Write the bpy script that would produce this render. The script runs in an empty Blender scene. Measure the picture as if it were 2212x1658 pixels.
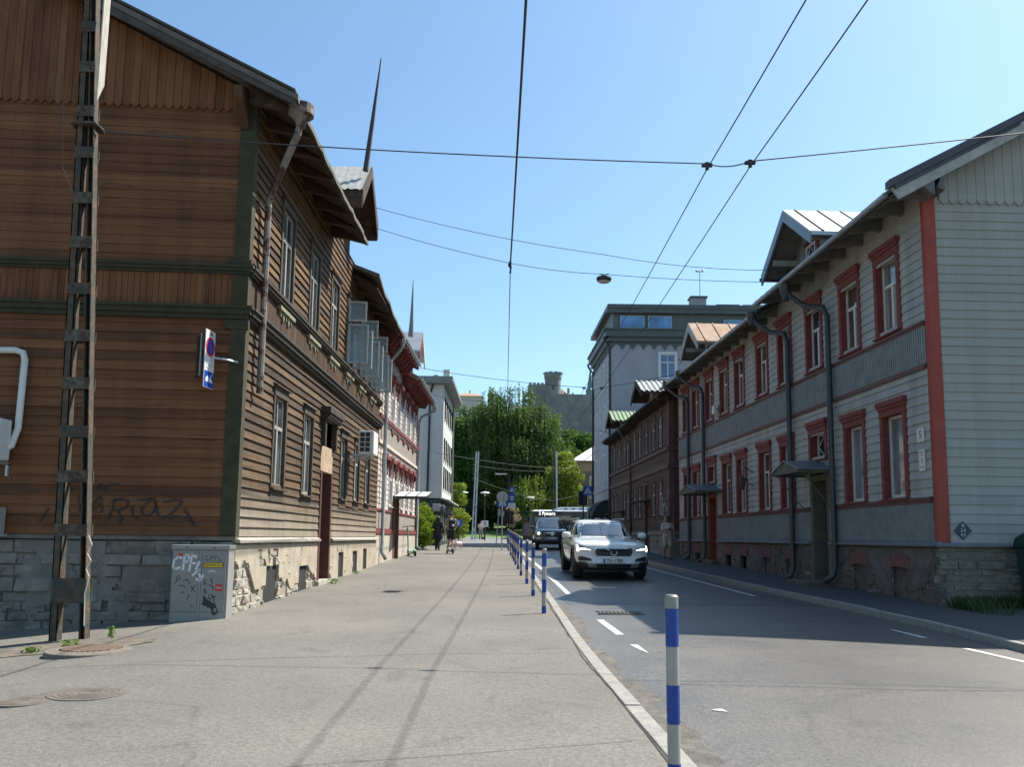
import bpy, bmesh, math, random
import numpy as np
from mathutils import Vector, Matrix, noise
from mathutils.bvhtree import BVHTree
R = math.radians
random.seed(7)
S = bpy.context.scene
COL = S.collection
# ------------------------------------------------------------------ camera
TH, ROLL = R(6.75), 0.0125
fw = Vector((0, math.cos(TH), math.sin(TH))); up0 = Vector((0, -math.sin(TH), math.cos(TH))); rt0 = Vector((1, 0, 0))
rt = rt0*math.cos(ROLL)+up0*math.sin(ROLL); up = up0*math.cos(ROLL)-rt0*math.sin(ROLL)
cam = bpy.data.objects.new('camera', bpy.data.cameras.new('camera')); COL.objects.link(cam)
cam.matrix_world = Matrix(((rt.x, up.x, -fw.x, 0), (rt.y, up.y, -fw.y, 0), (rt.z, up.z, -fw.z, 1.6), (0, 0, 0, 1)))
cam.data.sensor_width = 36; cam.data.sensor_fit = 'HORIZONTAL'; cam.data.lens = 36*1800/2212
cam.data.shift_y = 119/2212
cam.data.clip_start = .05; cam.data.clip_end = 3000
S.camera = cam
# ------------------------------------------------------------------ sky and sun
SUN_AZ, SUN_EL = R(60), R(54.4)
W = bpy.data.worlds.new('World'); S.world = W; W.use_nodes = True
nt = W.node_tree; bg = nt.nodes['Background']
sky = nt.nodes.new('ShaderNodeTexSky'); sky.sky_type = 'NISHITA'; sky.sun_disc = False
sky.sun_elevation = SUN_EL; sky.sun_rotation = SUN_AZ; sky.air_density = 1.0; sky.dust_density = 1.1; sky.ozone_density = 1.15
tint = nt.nodes.new('ShaderNodeMix'); tint.data_type = 'RGBA'; tint.blend_type = 'MULTIPLY'; tint.inputs[0].default_value = 1; tint.inputs[7].default_value = (.82, 1.0, 1.03, 1)
nt.links.new(sky.outputs[0], tint.inputs[6]); nt.links.new(tint.outputs[2], bg.inputs[0]); bg.inputs[1].default_value = .104
sd = bpy.data.lights.new('sun', 'SUN'); sd.energy = 4.6; sd.angle = R(.5); sd.color = (1, .95, .86)
sun = bpy.data.objects.new('sun', sd); COL.objects.link(sun)
sv = Vector((math.sin(SUN_AZ)*math.cos(SUN_EL), math.cos(SUN_AZ)*math.cos(SUN_EL), math.sin(SUN_EL)))
sun.rotation_euler = sv.to_track_quat('Z', 'Y').to_euler(); sun.location = sv*80
S.view_settings.view_transform = 'Standard'; S.view_settings.look = 'None'
S.view_settings.exposure = 0.98; S.view_settings.gamma = 1
S.cycles.max_bounces = 6; S.cycles.diffuse_bounces = 3; S.cycles.glossy_bounces = 3; S.cycles.transparent_max_bounces = 8
S.cycles.use_denoising = True

# ------------------------------------------------------------------ helpers
class MB:
    def __init__(s): s.v = []; s.f = []
    def add(s, vs, fs):
        n = len(s.v); s.v += [tuple(p) for p in vs]; s.f += [tuple(i+n for i in f) for f in fs]; return s
    def hexa(s, p):   # 8 corners: bottom 4 then top 4
        return s.add(p, [(0, 3, 2, 1), (4, 5, 6, 7), (0, 1, 5, 4), (1, 2, 6, 5), (2, 3, 7, 6), (3, 0, 4, 7)])
    def box(s, x0, x1, y0, y1, z0, z1):
        return s.hexa([(x0, y0, z0), (x1, y0, z0), (x1, y1, z0), (x0, y1, z0), (x0, y0, z1), (x1, y0, z1), (x1, y1, z1), (x0, y1, z1)])
    def fbox(s, F, s0, s1, o0, o1, z0, z1):
        p = F.pt
        return s.hexa([p(s0, o0, z0), p(s1, o0, z0), p(s1, o1, z0), p(s0, o1, z0), p(s0, o0, z1), p(s1, o0, z1), p(s1, o1, z1), p(s0, o1, z1)])
    def prism(s, poly, vec):
        n = len(poly); vec = Vector(vec); a = [Vector(p) for p in poly]
        return s.add(a+[p+vec for p in a], [tuple(range(n))[::-1], tuple(range(n, 2*n))]+[(i, (i+1) % n, n+(i+1) % n, n+i) for i in range(n)])
    def fprism(s, F, poly, o0, o1):   # polygon of (s,z) extruded from o0 to o1
        a = [F.pt(q[0], o0, q[1]) for q in poly]; return s.prism(a, F.pt(0, o1, 0)-F.pt(0, o0, 0))
    def sprism(s, F, poly, s0, s1):   # polygon of (o,z) extruded along the facade
        a = [F.pt(s0, q[0], q[1]) for q in poly]; return s.prism(a, F.pt(s1, 0, 0)-F.pt(s0, 0, 0))
    def tube(s, pts, r, n=8, cap=True):
        pts = [Vector(p) for p in pts]; rs = r if isinstance(r, (list, tuple)) else [r]*len(pts)
        base = len(s.v); prev = None
        for i, p in enumerate(pts):
            t = (pts[min(i+1, len(pts)-1)]-pts[max(i-1, 0)]).normalized()
            if prev is None:
                a = Vector((0, 0, 1)) if abs(t.z) < .9 else Vector((1, 0, 0)); u = t.cross(a).normalized()
            else: u = (prev-t*prev.dot(t)).normalized()
            prev = u; w = t.cross(u)
            for k in range(n):
                q = 2*math.pi*k/n; s.v.append(tuple(p+(u*math.cos(q)+w*math.sin(q))*rs[i]))
        for i in range(len(pts)-1):
            for k in range(n):
                a = base+i*n+k; b = base+i*n+(k+1) % n; s.f.append((a, b, b+n, a+n))
        if cap: s.f.append(tuple(base+k for k in range(n))[::-1]); s.f.append(tuple(base+(len(pts)-1)*n+k for k in range(n)))
        return s
    def lathe(s, prof, c, n=20, axis=None):
        c = Vector(c); base = len(s.v); ax = Vector(axis or (0, 0, 1)).normalized()
        a = Vector((1, 0, 0)) if abs(ax.x) < .9 else Vector((0, 1, 0)); u = ax.cross(a).normalized(); w = ax.cross(u)
        for (r, z) in prof:
            for k in range(n):
                q = 2*math.pi*k/n; s.v.append(tuple(c+ax*z+(u*math.cos(q)+w*math.sin(q))*max(r, 1e-4)))
        for i in range(len(prof)-1):
            for k in range(n):
                a_ = base+i*n+k; b_ = base+i*n+(k+1) % n; s.f.append((a_, b_, b_+n, a_+n))
        s.f.append(tuple(base+k for k in range(n))[::-1]); s.f.append(tuple(base+(len(prof)-1)*n+k for k in range(n)))
        return s
    def grid(s, rows):
        base = len(s.v); m = len(rows[0])
        for r in rows: s.v += [tuple(p) for p in r]
        for i in range(len(rows)-1):
            for j in range(m-1):
                a = base+i*m+j; s.f.append((a, a+1, a+m+1, a+m))
        return s
    def xf(s, M):
        s.v = [tuple(M @ Vector(p)) for p in s.v]; return s
    def build(s, name, mat, parent=None, smooth=False, bevel=0, sub=0, recalc=True, seg=2):
        me = bpy.data.meshes.new(name); me.from_pydata(s.v, [], s.f)
        if recalc:
            bm = bmesh.new(); bm.from_mesh(me); bmesh.ops.recalc_face_normals(bm, faces=bm.faces); bm.to_mesh(me); bm.free()
        if mat: me.materials.append(mat)
        o = bpy.data.objects.new(name, me); COL.objects.link(o)
        if smooth:
            for p in me.polygons: p.use_smooth = True
        if parent is not None: attach(o, parent)
        if bevel:
            b = o.modifiers.new('bevel', 'BEVEL'); b.width = bevel; b.segments = seg; b.limit_method = 'ANGLE'; b.angle_limit = R(40)
        if sub:
            m = o.modifiers.new('sub', 'SUBSURF'); m.levels = sub; m.render_levels = sub
        return o
def attach(o, parent):
    o.parent = parent
    if parent.type == 'EMPTY' and parent.get('_s'): o.matrix_parent_inverse = Matrix.Translation(-parent.location)
class FR:
    def __init__(s, P, d, side):
        s.P = Vector((P[0], P[1])); s.d = Vector(d).normalized(); s.n = Vector((s.d.y, -s.d.x))*side
    def pt(s, a, o, z):
        q = s.P+s.d*a+s.n*o; return Vector((q.x, q.y, z))
def thing(name, label, cat, loc=(0, 0, 0), group=None, static=True):
    o = bpy.data.objects.new(name, None); COL.objects.link(o); o.location = loc; o.empty_display_size = .2
    o['label'] = label; o['category'] = cat
    if group: o['group'] = group
    if static: o['_s'] = 1
    return o
def tag(o, label, cat, group=None):
    o['label'] = label; o['category'] = cat
    if group: o['group'] = group
    return o
def kind(o, k): o['kind'] = k; return o
def copy_tree(o, parent=None):
    c = o.copy(); COL.objects.link(c)
    if parent is not None: c.parent = parent
    for ch in list(o.children): copy_tree(ch, c)
    return c
def text_mesh(txt, size, M, mat, name, parent, ext=.002, bold=0.0, align='CENTER'):
    cu = bpy.data.curves.new('t', 'FONT'); cu.body = txt; cu.size = size; cu.extrude = ext; cu.align_x = align; cu.align_y = 'CENTER'; cu.offset = bold; cu.resolution_u = 3
    to = bpy.data.objects.new('t', cu); COL.objects.link(to)
    dg = bpy.context.evaluated_depsgraph_get(); me = bpy.data.meshes.new_from_object(to.evaluated_get(dg))
    bpy.data.objects.remove(to); bpy.data.curves.remove(cu)
    me.transform(M); me.materials.clear(); me.materials.append(mat)
    o = bpy.data.objects.new(name, me); COL.objects.link(o)
    if parent is not None: attach(o, parent)
    return o
def fmat(F, s, o, z, flip=1):   # matrix that lays text (xy-plane, facing z) on a facade
    x = Vector((F.d.x, F.d.y, 0))*flip; n = Vector((F.n.x, F.n.y, 0)); y = Vector((0, 0, 1))
    p = F.pt(s, o, z); return Matrix(((x.x, y.x, n.x, p.x), (x.y, y.y, n.y, p.y), (x.z, y.z, n.z, p.z), (0, 0, 0, 1)))
def apply_mods(o):
    dg = bpy.context.evaluated_depsgraph_get(); me = bpy.data.meshes.new_from_object(o.evaluated_get(dg))
    o.modifiers.clear(); old = o.data; o.data = me; bpy.data.meshes.remove(old)
    return o

# ------------------------------------------------------------------ materials
_M = {}
def nodes(name):
    m = bpy.data.materials.new(name); m.use_nodes = True; t = m.node_tree
    return m, t, t.nodes['Principled BSDF'], t.nodes.new, t.links.new
def rgb(c): return (c[0], c[1], c[2], 1)
def mat(name, col, rough=.7, var=.18, sc=3., st=(1, 1, 1), metal=0, bump=0, bsc=40., spec=.5, col2=None, thr=.5, wid=.2, coat=0, var2=0):
    """plain material: base colour broken up by noise, an optional second colour in patches, a fine bump"""
    if name in _M: return _M[name]
    m, t, b, N, L = nodes(name)
    tc = N('ShaderNodeTexCoord'); mp = N('ShaderNodeMapping'); L(tc.outputs['Object'], mp.inputs[0]); mp.inputs['Scale'].default_value = st
    nz = N('ShaderNodeTexNoise'); nz.inputs['Scale'].default_value = sc; nz.inputs['Detail'].default_value = 6; nz.inputs['Roughness'].default_value = .65; L(mp.outputs[0], nz.inputs[0])
    rp = N('ShaderNodeValToRGB'); L(nz.outputs[0], rp.inputs[0])
    e = rp.color_ramp.elements; e[0].position = .3; e[1].position = .7
    e[0].color = rgb([c*(1-var) for c in col]); e[1].color = rgb([min(1, c*(1+var)) for c in col])
    out = rp.outputs[0]
    if col2 is not None:
        n2 = N('ShaderNodeTexNoise'); n2.inputs['Scale'].default_value = sc*.6+1; n2.inputs['Detail'].default_value = 9; n2.inputs['Roughness'].default_value = .7; L(mp.outputs[0], n2.inputs[0])
        r2 = N('ShaderNodeMapRange'); r2.inputs[1].default_value = thr; r2.inputs[2].default_value = thr+wid; L(n2.outputs[0], r2.inputs[0])
        mx = N('ShaderNodeMix'); mx.data_type = 'RGBA'; L(r2.outputs[0], mx.inputs[0]); L(out, mx.inputs[6]); mx.inputs[7].default_value = rgb(col2); out = mx.outputs[2]
    L(out, b.inputs['Base Color'])
    b.inputs['Roughness'].default_value = rough; b.inputs['Metallic'].default_value = metal; b.inputs['Specular IOR Level'].default_value = spec
    if coat: b.inputs['Coat Weight'].default_value = coat; b.inputs['Coat Roughness'].default_value = .03
    if bump:
        n3 = N('ShaderNodeTexNoise'); n3.inputs['Scale'].default_value = bsc; n3.inputs['Detail'].default_value = 5; L(mp.outputs[0], n3.inputs[0])
        bp = N('ShaderNodeBump'); bp.inputs['Strength'].default_value = bump; bp.inputs['Distance'].default_value = .02; L(n3.outputs[0], bp.inputs['Height']); L(bp.outputs[0], b.inputs['Normal'])
    _M[name] = m; return m
def board_mat(name, cols, pitch, axis='z', off=0., st=(1, 1, 12), sc=1.2, rough=.75, worn=None, wthr=.55, wlow=None, bump=.25, streak=.78):
    """painted or weathered boards: every board gets its own tone (by its index along axis), grain along the board,
    worn patches; wlow = (z, blend, colour): boards bleached below a height by weather"""
    m, t, b, N, L = nodes(name)
    tc = N('ShaderNodeTexCoord'); sp = N('ShaderNodeSeparateXYZ'); L(tc.outputs['Object'], sp.inputs[0])
    ad = N('ShaderNodeMath'); ad.operation = 'SUBTRACT'; ad.inputs[1].default_value = off
    if axis == 'xy':
        a2 = N('ShaderNodeMath'); a2.operation = 'ADD'; L(sp.outputs[0], a2.inputs[0]); L(sp.outputs[1], a2.inputs[1]); L(a2.outputs[0], ad.inputs[0])
    else: L(sp.outputs[{'x': 0, 'y': 1, 'z': 2}[axis]], ad.inputs[0])
    dv = N('ShaderNodeMath'); dv.operation = 'DIVIDE'; dv.inputs[1].default_value = pitch; L(ad.outputs[0], dv.inputs[0])
    fl = N('ShaderNodeMath'); fl.operation = 'FLOOR'; L(dv.outputs[0], fl.inputs[0])
    wn = N('ShaderNodeTexWhiteNoise'); wn.noise_dimensions = '1D'; L(fl.outputs[0], wn.inputs['W'])
    mp = N('ShaderNodeMapping'); L(tc.outputs['Object'], mp.inputs[0]); mp.inputs['Scale'].default_value = st
    nz = N('ShaderNodeTexNoise'); nz.inputs['Scale'].default_value = sc; nz.inputs['Detail'].default_value = 8; nz.inputs['Roughness'].default_value = .7; L(mp.outputs[0], nz.inputs[0])
    a = N('ShaderNodeMath'); a.operation = 'MULTIPLY'; a.inputs[1].default_value = .45; L(wn.outputs[0], a.inputs[0])
    c = N('ShaderNodeMath'); c.operation = 'MULTIPLY_ADD'; c.inputs[1].default_value = 1.3; L(nz.outputs[0], c.inputs[0]); L(a.outputs[0], c.inputs[2])
    d = N('ShaderNodeMath'); d.operation = 'SUBTRACT'; d.inputs[1].default_value = .38; L(c.outputs[0], d.inputs[0])
    rp = N('ShaderNodeValToRGB'); L(d.outputs[0], rp.inputs[0]); el = rp.color_ramp.elements
    for i, k in enumerate(cols):
        p = i/(len(cols)-1)
        if i < 1: el[0].position = p; el[0].color = rgb(k)
        elif i == len(cols)-1: el[-1].position = 1; el[-1].color = rgb(k)
        else: q = el.new(p); q.color = rgb(k)
    out = rp.outputs[0]
    if wlow:
        n4 = N('ShaderNodeTexNoise'); n4.inputs['Scale'].default_value = .8; n4.inputs['Detail'].default_value = 6; L(mp.outputs[0], n4.inputs[0])
        q = N('ShaderNodeMath'); q.operation = 'MULTIPLY_ADD'; q.inputs[1].default_value = wlow[1]; L(n4.outputs[0], q.inputs[0]); L(sp.outputs[2], q.inputs[2])
        mr = N('ShaderNodeMapRange'); mr.inputs[1].default_value = wlow[0]+wlow[1]*.9; mr.inputs[2].default_value = wlow[0]+wlow[1]*.3; L(q.outputs[0], mr.inputs[0])
        mx = N('ShaderNodeMix'); mx.data_type = 'RGBA'; L(mr.outputs[0], mx.inputs[0]); L(out, mx.inputs[6]); mx.inputs[7].default_value = rgb(wlow[2]); out = mx.outputs[2]
    if worn:
        n5 = N('ShaderNodeTexNoise'); n5.inputs['Scale'].default_value = 2.6; n5.inputs['Detail'].default_value = 10; n5.inputs['Roughness'].default_value = .75; L(mp.outputs[0], n5.inputs[0])
        mr = N('ShaderNodeMapRange'); mr.inputs[1].default_value = wthr; mr.inputs[2].default_value = wthr+.08; L(n5.outputs[0], mr.inputs[0])
        mx = N('ShaderNodeMix'); mx.data_type = 'RGBA'; L(mr.outputs[0], mx.inputs[0]); L(out, mx.inputs[6]); mx.inputs[7].default_value = rgb(worn); out = mx.outputs[2]
    m6 = N('ShaderNodeMapping'); L(tc.outputs['Object'], m6.inputs[0]); m6.inputs['Scale'].default_value = (2.2, 2.2, .13)
    n6 = N('ShaderNodeTexNoise'); n6.inputs['Scale'].default_value = 1; n6.inputs['Detail'].default_value = 6; n6.inputs['Roughness'].default_value = .7; L(m6.outputs[0], n6.inputs[0])
    r6 = N('ShaderNodeMapRange'); r6.inputs[1].default_value = .36; r6.inputs[2].default_value = .66; r6.inputs[3].default_value = streak; r6.inputs[4].default_value = 1.08; L(n6.outputs[0], r6.inputs[0])
    x6 = N('ShaderNodeMix'); x6.data_type = 'RGBA'; x6.blend_type = 'MULTIPLY'; x6.inputs[0].default_value = 1; L(out, x6.inputs[6]); L(r6.outputs[0], x6.inputs[7]); out = x6.outputs[2]
    L(out, b.inputs['Base Color']); b.inputs['Roughness'].default_value = rough; b.inputs['Specular IOR Level'].default_value = .3
    if bump:
        bp = N('ShaderNodeBump'); bp.inputs['Strength'].default_value = bump; bp.inputs['Distance'].default_value = .01; L(nz.outputs[0], bp.inputs['Height']); L(bp.outputs[0], b.inputs['Normal'])
    return m
def asphalt(name, c1, c2, speck, rough=.8, crack=.6, spec=.4, fine=95., bump=.5, patch=.35):
    m, t, b, N, L = nodes(name)
    tc = N('ShaderNodeTexCoord'); P = tc.outputs['Object']
    n1 = N('ShaderNodeTexNoise'); n1.inputs['Scale'].default_value = patch; n1.inputs['Detail'].default_value = 7; n1.inputs['Roughness'].default_value = .6; L(P, n1.inputs[0])
    r1 = N('ShaderNodeMapRange'); r1.inputs[1].default_value = .35; r1.inputs[2].default_value = .65; L(n1.outputs[0], r1.inputs[0])
    mx = N('ShaderNodeMix'); mx.data_type = 'RGBA'; L(r1.outputs[0], mx.inputs[0]); mx.inputs[6].default_value = rgb(c1); mx.inputs[7].default_value = rgb(c2)
    n2 = N('ShaderNodeTexNoise'); n2.inputs['Scale'].default_value = fine; n2.inputs['Detail'].default_value = 3; n2.inputs['Roughness'].default_value = .8; L(P, n2.inputs[0])
    n2b = N('ShaderNodeTexNoise'); n2b.inputs['Scale'].default_value = fine*.28; n2b.inputs['Detail'].default_value = 4; n2b.inputs['Roughness'].default_value = .8; L(P, n2b.inputs[0])
    av = N('ShaderNodeMath'); av.operation = 'MULTIPLY_ADD'; av.inputs[1].default_value = .5; L(n2.outputs[0], av.inputs[0])
    h2 = N('ShaderNodeMath'); h2.operation = 'MULTIPLY'; h2.inputs[1].default_value = .5; L(n2b.outputs[0], h2.inputs[0]); L(h2.outputs[0], av.inputs[2])
    r2 = N('ShaderNodeMapRange'); r2.inputs[1].default_value = .34; r2.inputs[2].default_value = .66; r2.inputs[3].default_value = 1-speck; r2.inputs[4].default_value = 1+speck; L(av.outputs[0], r2.inputs[0])
    m2 = N('ShaderNodeMix'); m2.data_type = 'RGBA'; m2.blend_type = 'MULTIPLY'; m2.inputs[0].default_value = 1; L(mx.outputs[2], m2.inputs[6]); L(r2.outputs[0], m2.inputs[7])
    vw = N('ShaderNodeTexNoise'); vw.inputs['Scale'].default_value = 1.6; vw.inputs['Detail'].default_value = 6; L(P, vw.inputs[0])
    vm = N('ShaderNodeMix'); vm.data_type = 'RGBA'; vm.inputs[0].default_value = .22; L(P, vm.inputs[6]); L(vw.outputs[1], vm.inputs[7])
    vo = N('ShaderNodeTexVoronoi'); vo.feature = 'DISTANCE_TO_EDGE'; vo.inputs['Scale'].default_value = .42; L(vm.outputs[2], vo.inputs[0])
    cr = N('ShaderNodeMapRange'); cr.inputs[1].default_value = .0; cr.inputs[2].default_value = .012; cr.inputs[3].default_value = 1-crack; cr.inputs[4].default_value = 1; L(vo.outputs[0], cr.inputs[0])
    cm = N('ShaderNodeTexNoise'); cm.inputs['Scale'].default_value = .5; cm.inputs['Detail'].default_value = 3; L(P, cm.inputs[0])
    cs = N('ShaderNodeMapRange'); cs.inputs[1].default_value = .5; cs.inputs[2].default_value = .58; L(cm.outputs[0], cs.inputs[0])
    m3 = N('ShaderNodeMix'); m3.data_type = 'RGBA'; m3.blend_type = 'MULTIPLY'; L(cs.outputs[0], m3.inputs[0]); L(m2.outputs[2], m3.inputs[6]); L(cr.outputs[0], m3.inputs[7])
    n8 = N('ShaderNodeTexNoise'); n8.inputs['Scale'].default_value = 1.1; n8.inputs['Detail'].default_value = 8; n8.inputs['Roughness'].default_value = .62; n8.inputs['Distortion'].default_value = .8; L(P, n8.inputs[0])
    r8 = N('ShaderNodeMapRange'); r8.inputs[1].default_value = .57; r8.inputs[2].default_value = .7; r8.inputs[3].default_value = 1; r8.inputs[4].default_value = .74; L(n8.outputs[0], r8.inputs[0])
    m8 = N('ShaderNodeMix'); m8.data_type = 'RGBA'; m8.blend_type = 'MULTIPLY'; m8.inputs[0].default_value = 1; L(m3.outputs[2], m8.inputs[6]); L(r8.outputs[0], m8.inputs[7])
    L(m8.outputs[2], b.inputs['Base Color']); b.inputs['Roughness'].default_value = rough; b.inputs['Specular IOR Level'].default_value = spec
    bp = N('ShaderNodeBump'); bp.inputs['Strength'].default_value = bump; bp.inputs['Distance'].default_value = .008; L(av.outputs[0], bp.inputs['Height']); L(bp.outputs[0], b.inputs['Normal'])
    return m
def glass(name, col, rough=.03, var=.5, sc=.8, st=(1, 1, 1)):
    m, t, b, N, L = nodes(name)
    tc = N('ShaderNodeTexCoord'); nz = N('ShaderNodeTexNoise'); nz.inputs['Scale'].default_value = sc; nz.inputs['Detail'].default_value = 3; gm = N('ShaderNodeMapping'); gm.inputs['Scale'].default_value = st; L(tc.outputs['Object'], gm.inputs[0]); L(gm.outputs[0], nz.inputs[0])
    rp = N('ShaderNodeValToRGB'); e = rp.color_ramp.elements; e[0].position = .35; e[1].position = .65
    e[0].color = rgb([c*(1-var) for c in col]); e[1].color = rgb([c*(1+var) for c in col]); L(nz.outputs[0], rp.inputs[0]); L(rp.outputs[0], b.inputs['Base Color'])
    b.inputs['Roughness'].default_value = rough; b.inputs['Specular IOR Level'].default_value = .9; b.inputs['IOR'].default_value = 1.6
    n2 = N('ShaderNodeTexNoise'); n2.inputs['Scale'].default_value = 1.7; L(tc.outputs['Object'], n2.inputs[0])
    bp = N('ShaderNodeBump'); bp.inputs['Strength'].default_value = .12; bp.inputs['Distance'].default_value = .03; L(n2.outputs[0], bp.inputs['Height']); L(bp.outputs[0], b.inputs['Normal'])
    return m
def emit(name, col, s):
    m, t, b, N, L = nodes(name); b.inputs['Base Color'].default_value = rgb(col); b.inputs['Emission Color'].default_value = rgb(col); b.inputs['Emission Strength'].default_value = s; return m
def leaf_mat(name, cols, trans=.35):
    m, t, b, N, L = nodes(name)
    gi = N('ShaderNodeNewGeometry'); tc = N('ShaderNodeTexCoord')
    nz = N('ShaderNodeTexNoise'); nz.inputs['Scale'].default_value = .55; nz.inputs['Detail'].default_value = 3; L(tc.outputs['Object'], nz.inputs[0])
    a = N('ShaderNodeMath'); a.operation = 'MULTIPLY_ADD'; a.inputs[1].default_value = .5; L(gi.outputs['Random Per Island'], a.inputs[0])
    c = N('ShaderNodeMath'); c.operation = 'MULTIPLY_ADD'; c.inputs[1].default_value = 1.4; c.inputs[2].default_value = -.45; L(nz.outputs[0], c.inputs[0]); L(c.outputs[0], a.inputs[2])
    rp = N('ShaderNodeValToRGB'); L(a.outputs[0], rp.inputs[0]); el = rp.color_ramp.elements
    for i, k in enumerate(cols):
        p = i/(len(cols)-1)
        if i == 0: el[0].position = 0; el[0].color = rgb(k)
        elif i == len(cols)-1: el[-1].position = 1; el[-1].color = rgb(k)
        else: q = el.new(p); q.color = rgb(k)
    L(rp.outputs[0], b.inputs['Base Color']); b.inputs['Roughness'].default_value = .55; b.inputs['Specular IOR Level'].default_value = .3
    tr = N('ShaderNodeBsdfTranslucent'); mul = N('ShaderNodeMix'); mul.data_type = 'RGBA'; mul.blend_type = 'MULTIPLY'; mul.inputs[0].default_value = 1; mul.inputs[7].default_value = (1.5, 1.5, .6, 1); L(rp.outputs[0], mul.inputs[6]); L(mul.outputs[2], tr.inputs[0])
    ms = N('ShaderNodeMixShader'); ms.inputs[0].default_value = trans; L(b.outputs[0], ms.inputs[1]); L(tr.outputs[0], ms.inputs[2])
    L(ms.outputs[0], t.nodes['Material Output'].inputs[0]); return m

# ------------------------------------------------------------------ facade helpers
def cells(mb, F, s0, s1, z0, z1, holes, o=0., topfn=None):
    ss = sorted({s0, s1} | {h[i] for h in holes for i in (0, 1) if s0 < h[i] < s1}); zs = sorted({z0, z1} | {h[i] for h in holes for i in (2, 3) if z0 < h[i] < z1})
    for a, b in zip(ss, ss[1:]):
        for c, d in zip(zs, zs[1:]):
            m, k = (a+b)/2, (c+d)/2
            if any(h[0] < m < h[1] and h[2] < k < h[3] for h in holes): continue
            mb.add([F.pt(a, o, c), F.pt(b, o, c), F.pt(b, o, d), F.pt(a, o, d)], [(0, 1, 2, 3)])
def cut(a, b, hs):
    iv = [(a, b)]
    for h0, h1 in hs:
        nv = []
        for p, q in iv:
            if h1 <= p or h0 >= q: nv.append((p, q)); continue
            if h0 > p: nv.append((p, h0))
            if h1 < q: nv.append((h1, q))
        iv = nv
    return iv
def lap(mb, F, s0, s1, z0, z1, bh, holes=(), lapd=.02, jit=0., topfn=None, rnd=None, joints=0, o=.004):
    """horizontal lapped boards, each a wedge thicker at its bottom edge"""
    rnd = rnd or random; z = z0
    while z < z1-.01:
        t = min(z+bh, z1); a, b = s0, s1
        if topfn:
            zz = t; n = 200; ok = [s0+(s1-s0)*i/n for i in range(n+1) if topfn(s0+(s1-s0)*i/n) >= zz]
            if not ok: break
            a, b = min(ok), max(ok)
        mid = (z+t)/2
        for p, q in cut(a, b, [(h[0], h[1]) for h in holes if h[2] < mid < h[3]]):
            xs = [p]
            if joints:
                while xs[-1]+joints*1.3 < q: xs.append(xs[-1]+joints*rnd.uniform(.7, 1.3))
            xs.append(q)
            for i in range(len(xs)-1):
                u, v = xs[i]+(.002 if i else 0), xs[i+1]-.002
                j1, j2, j3 = rnd.uniform(-jit, jit), rnd.uniform(-jit, jit), abs(rnd.uniform(0, jit))
                ob = o+lapd+j3
                P = F.pt
                mb.hexa([P(u, -.01, z+j1), P(v, -.01, z+j2), P(v, ob, z+j2), P(u, ob, z+j1), P(u, -.01, t), P(v, -.01, t), P(v, o, t), P(u, o, t)])
        z = t
def vboards(mb, F, s0, s1, z0, z1, bw, holes=(), o=.02, gap=.008, point=0., topfn=None, botfn=None, jit=0.):
    n = max(1, round((s1-s0)/bw)); w = (s1-s0)/n
    for i in range(n):
        a, b = s0+i*w+gap/2, s0+(i+1)*w-gap/2; m = (a+b)/2
        spans = cut(z0, z1, [(h[2], h[3]) for h in holes if h[0] < m < h[1]])
        for k, (c, d) in enumerate(spans):
            oo = o+random.uniform(-jit, jit)
            ta, tb = (topfn(a), topfn(b)) if topfn and k == len(spans)-1 else (d, d)
            if max(ta, tb) <= c+.03: continue
            poly = [(a, c), (m, c-point), (b, c), (b, tb), (a, ta)] if point else [(a, c), (b, c), (b, tb), (a, ta)]
            mb.fprism(F, poly, 0, oo)
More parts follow.
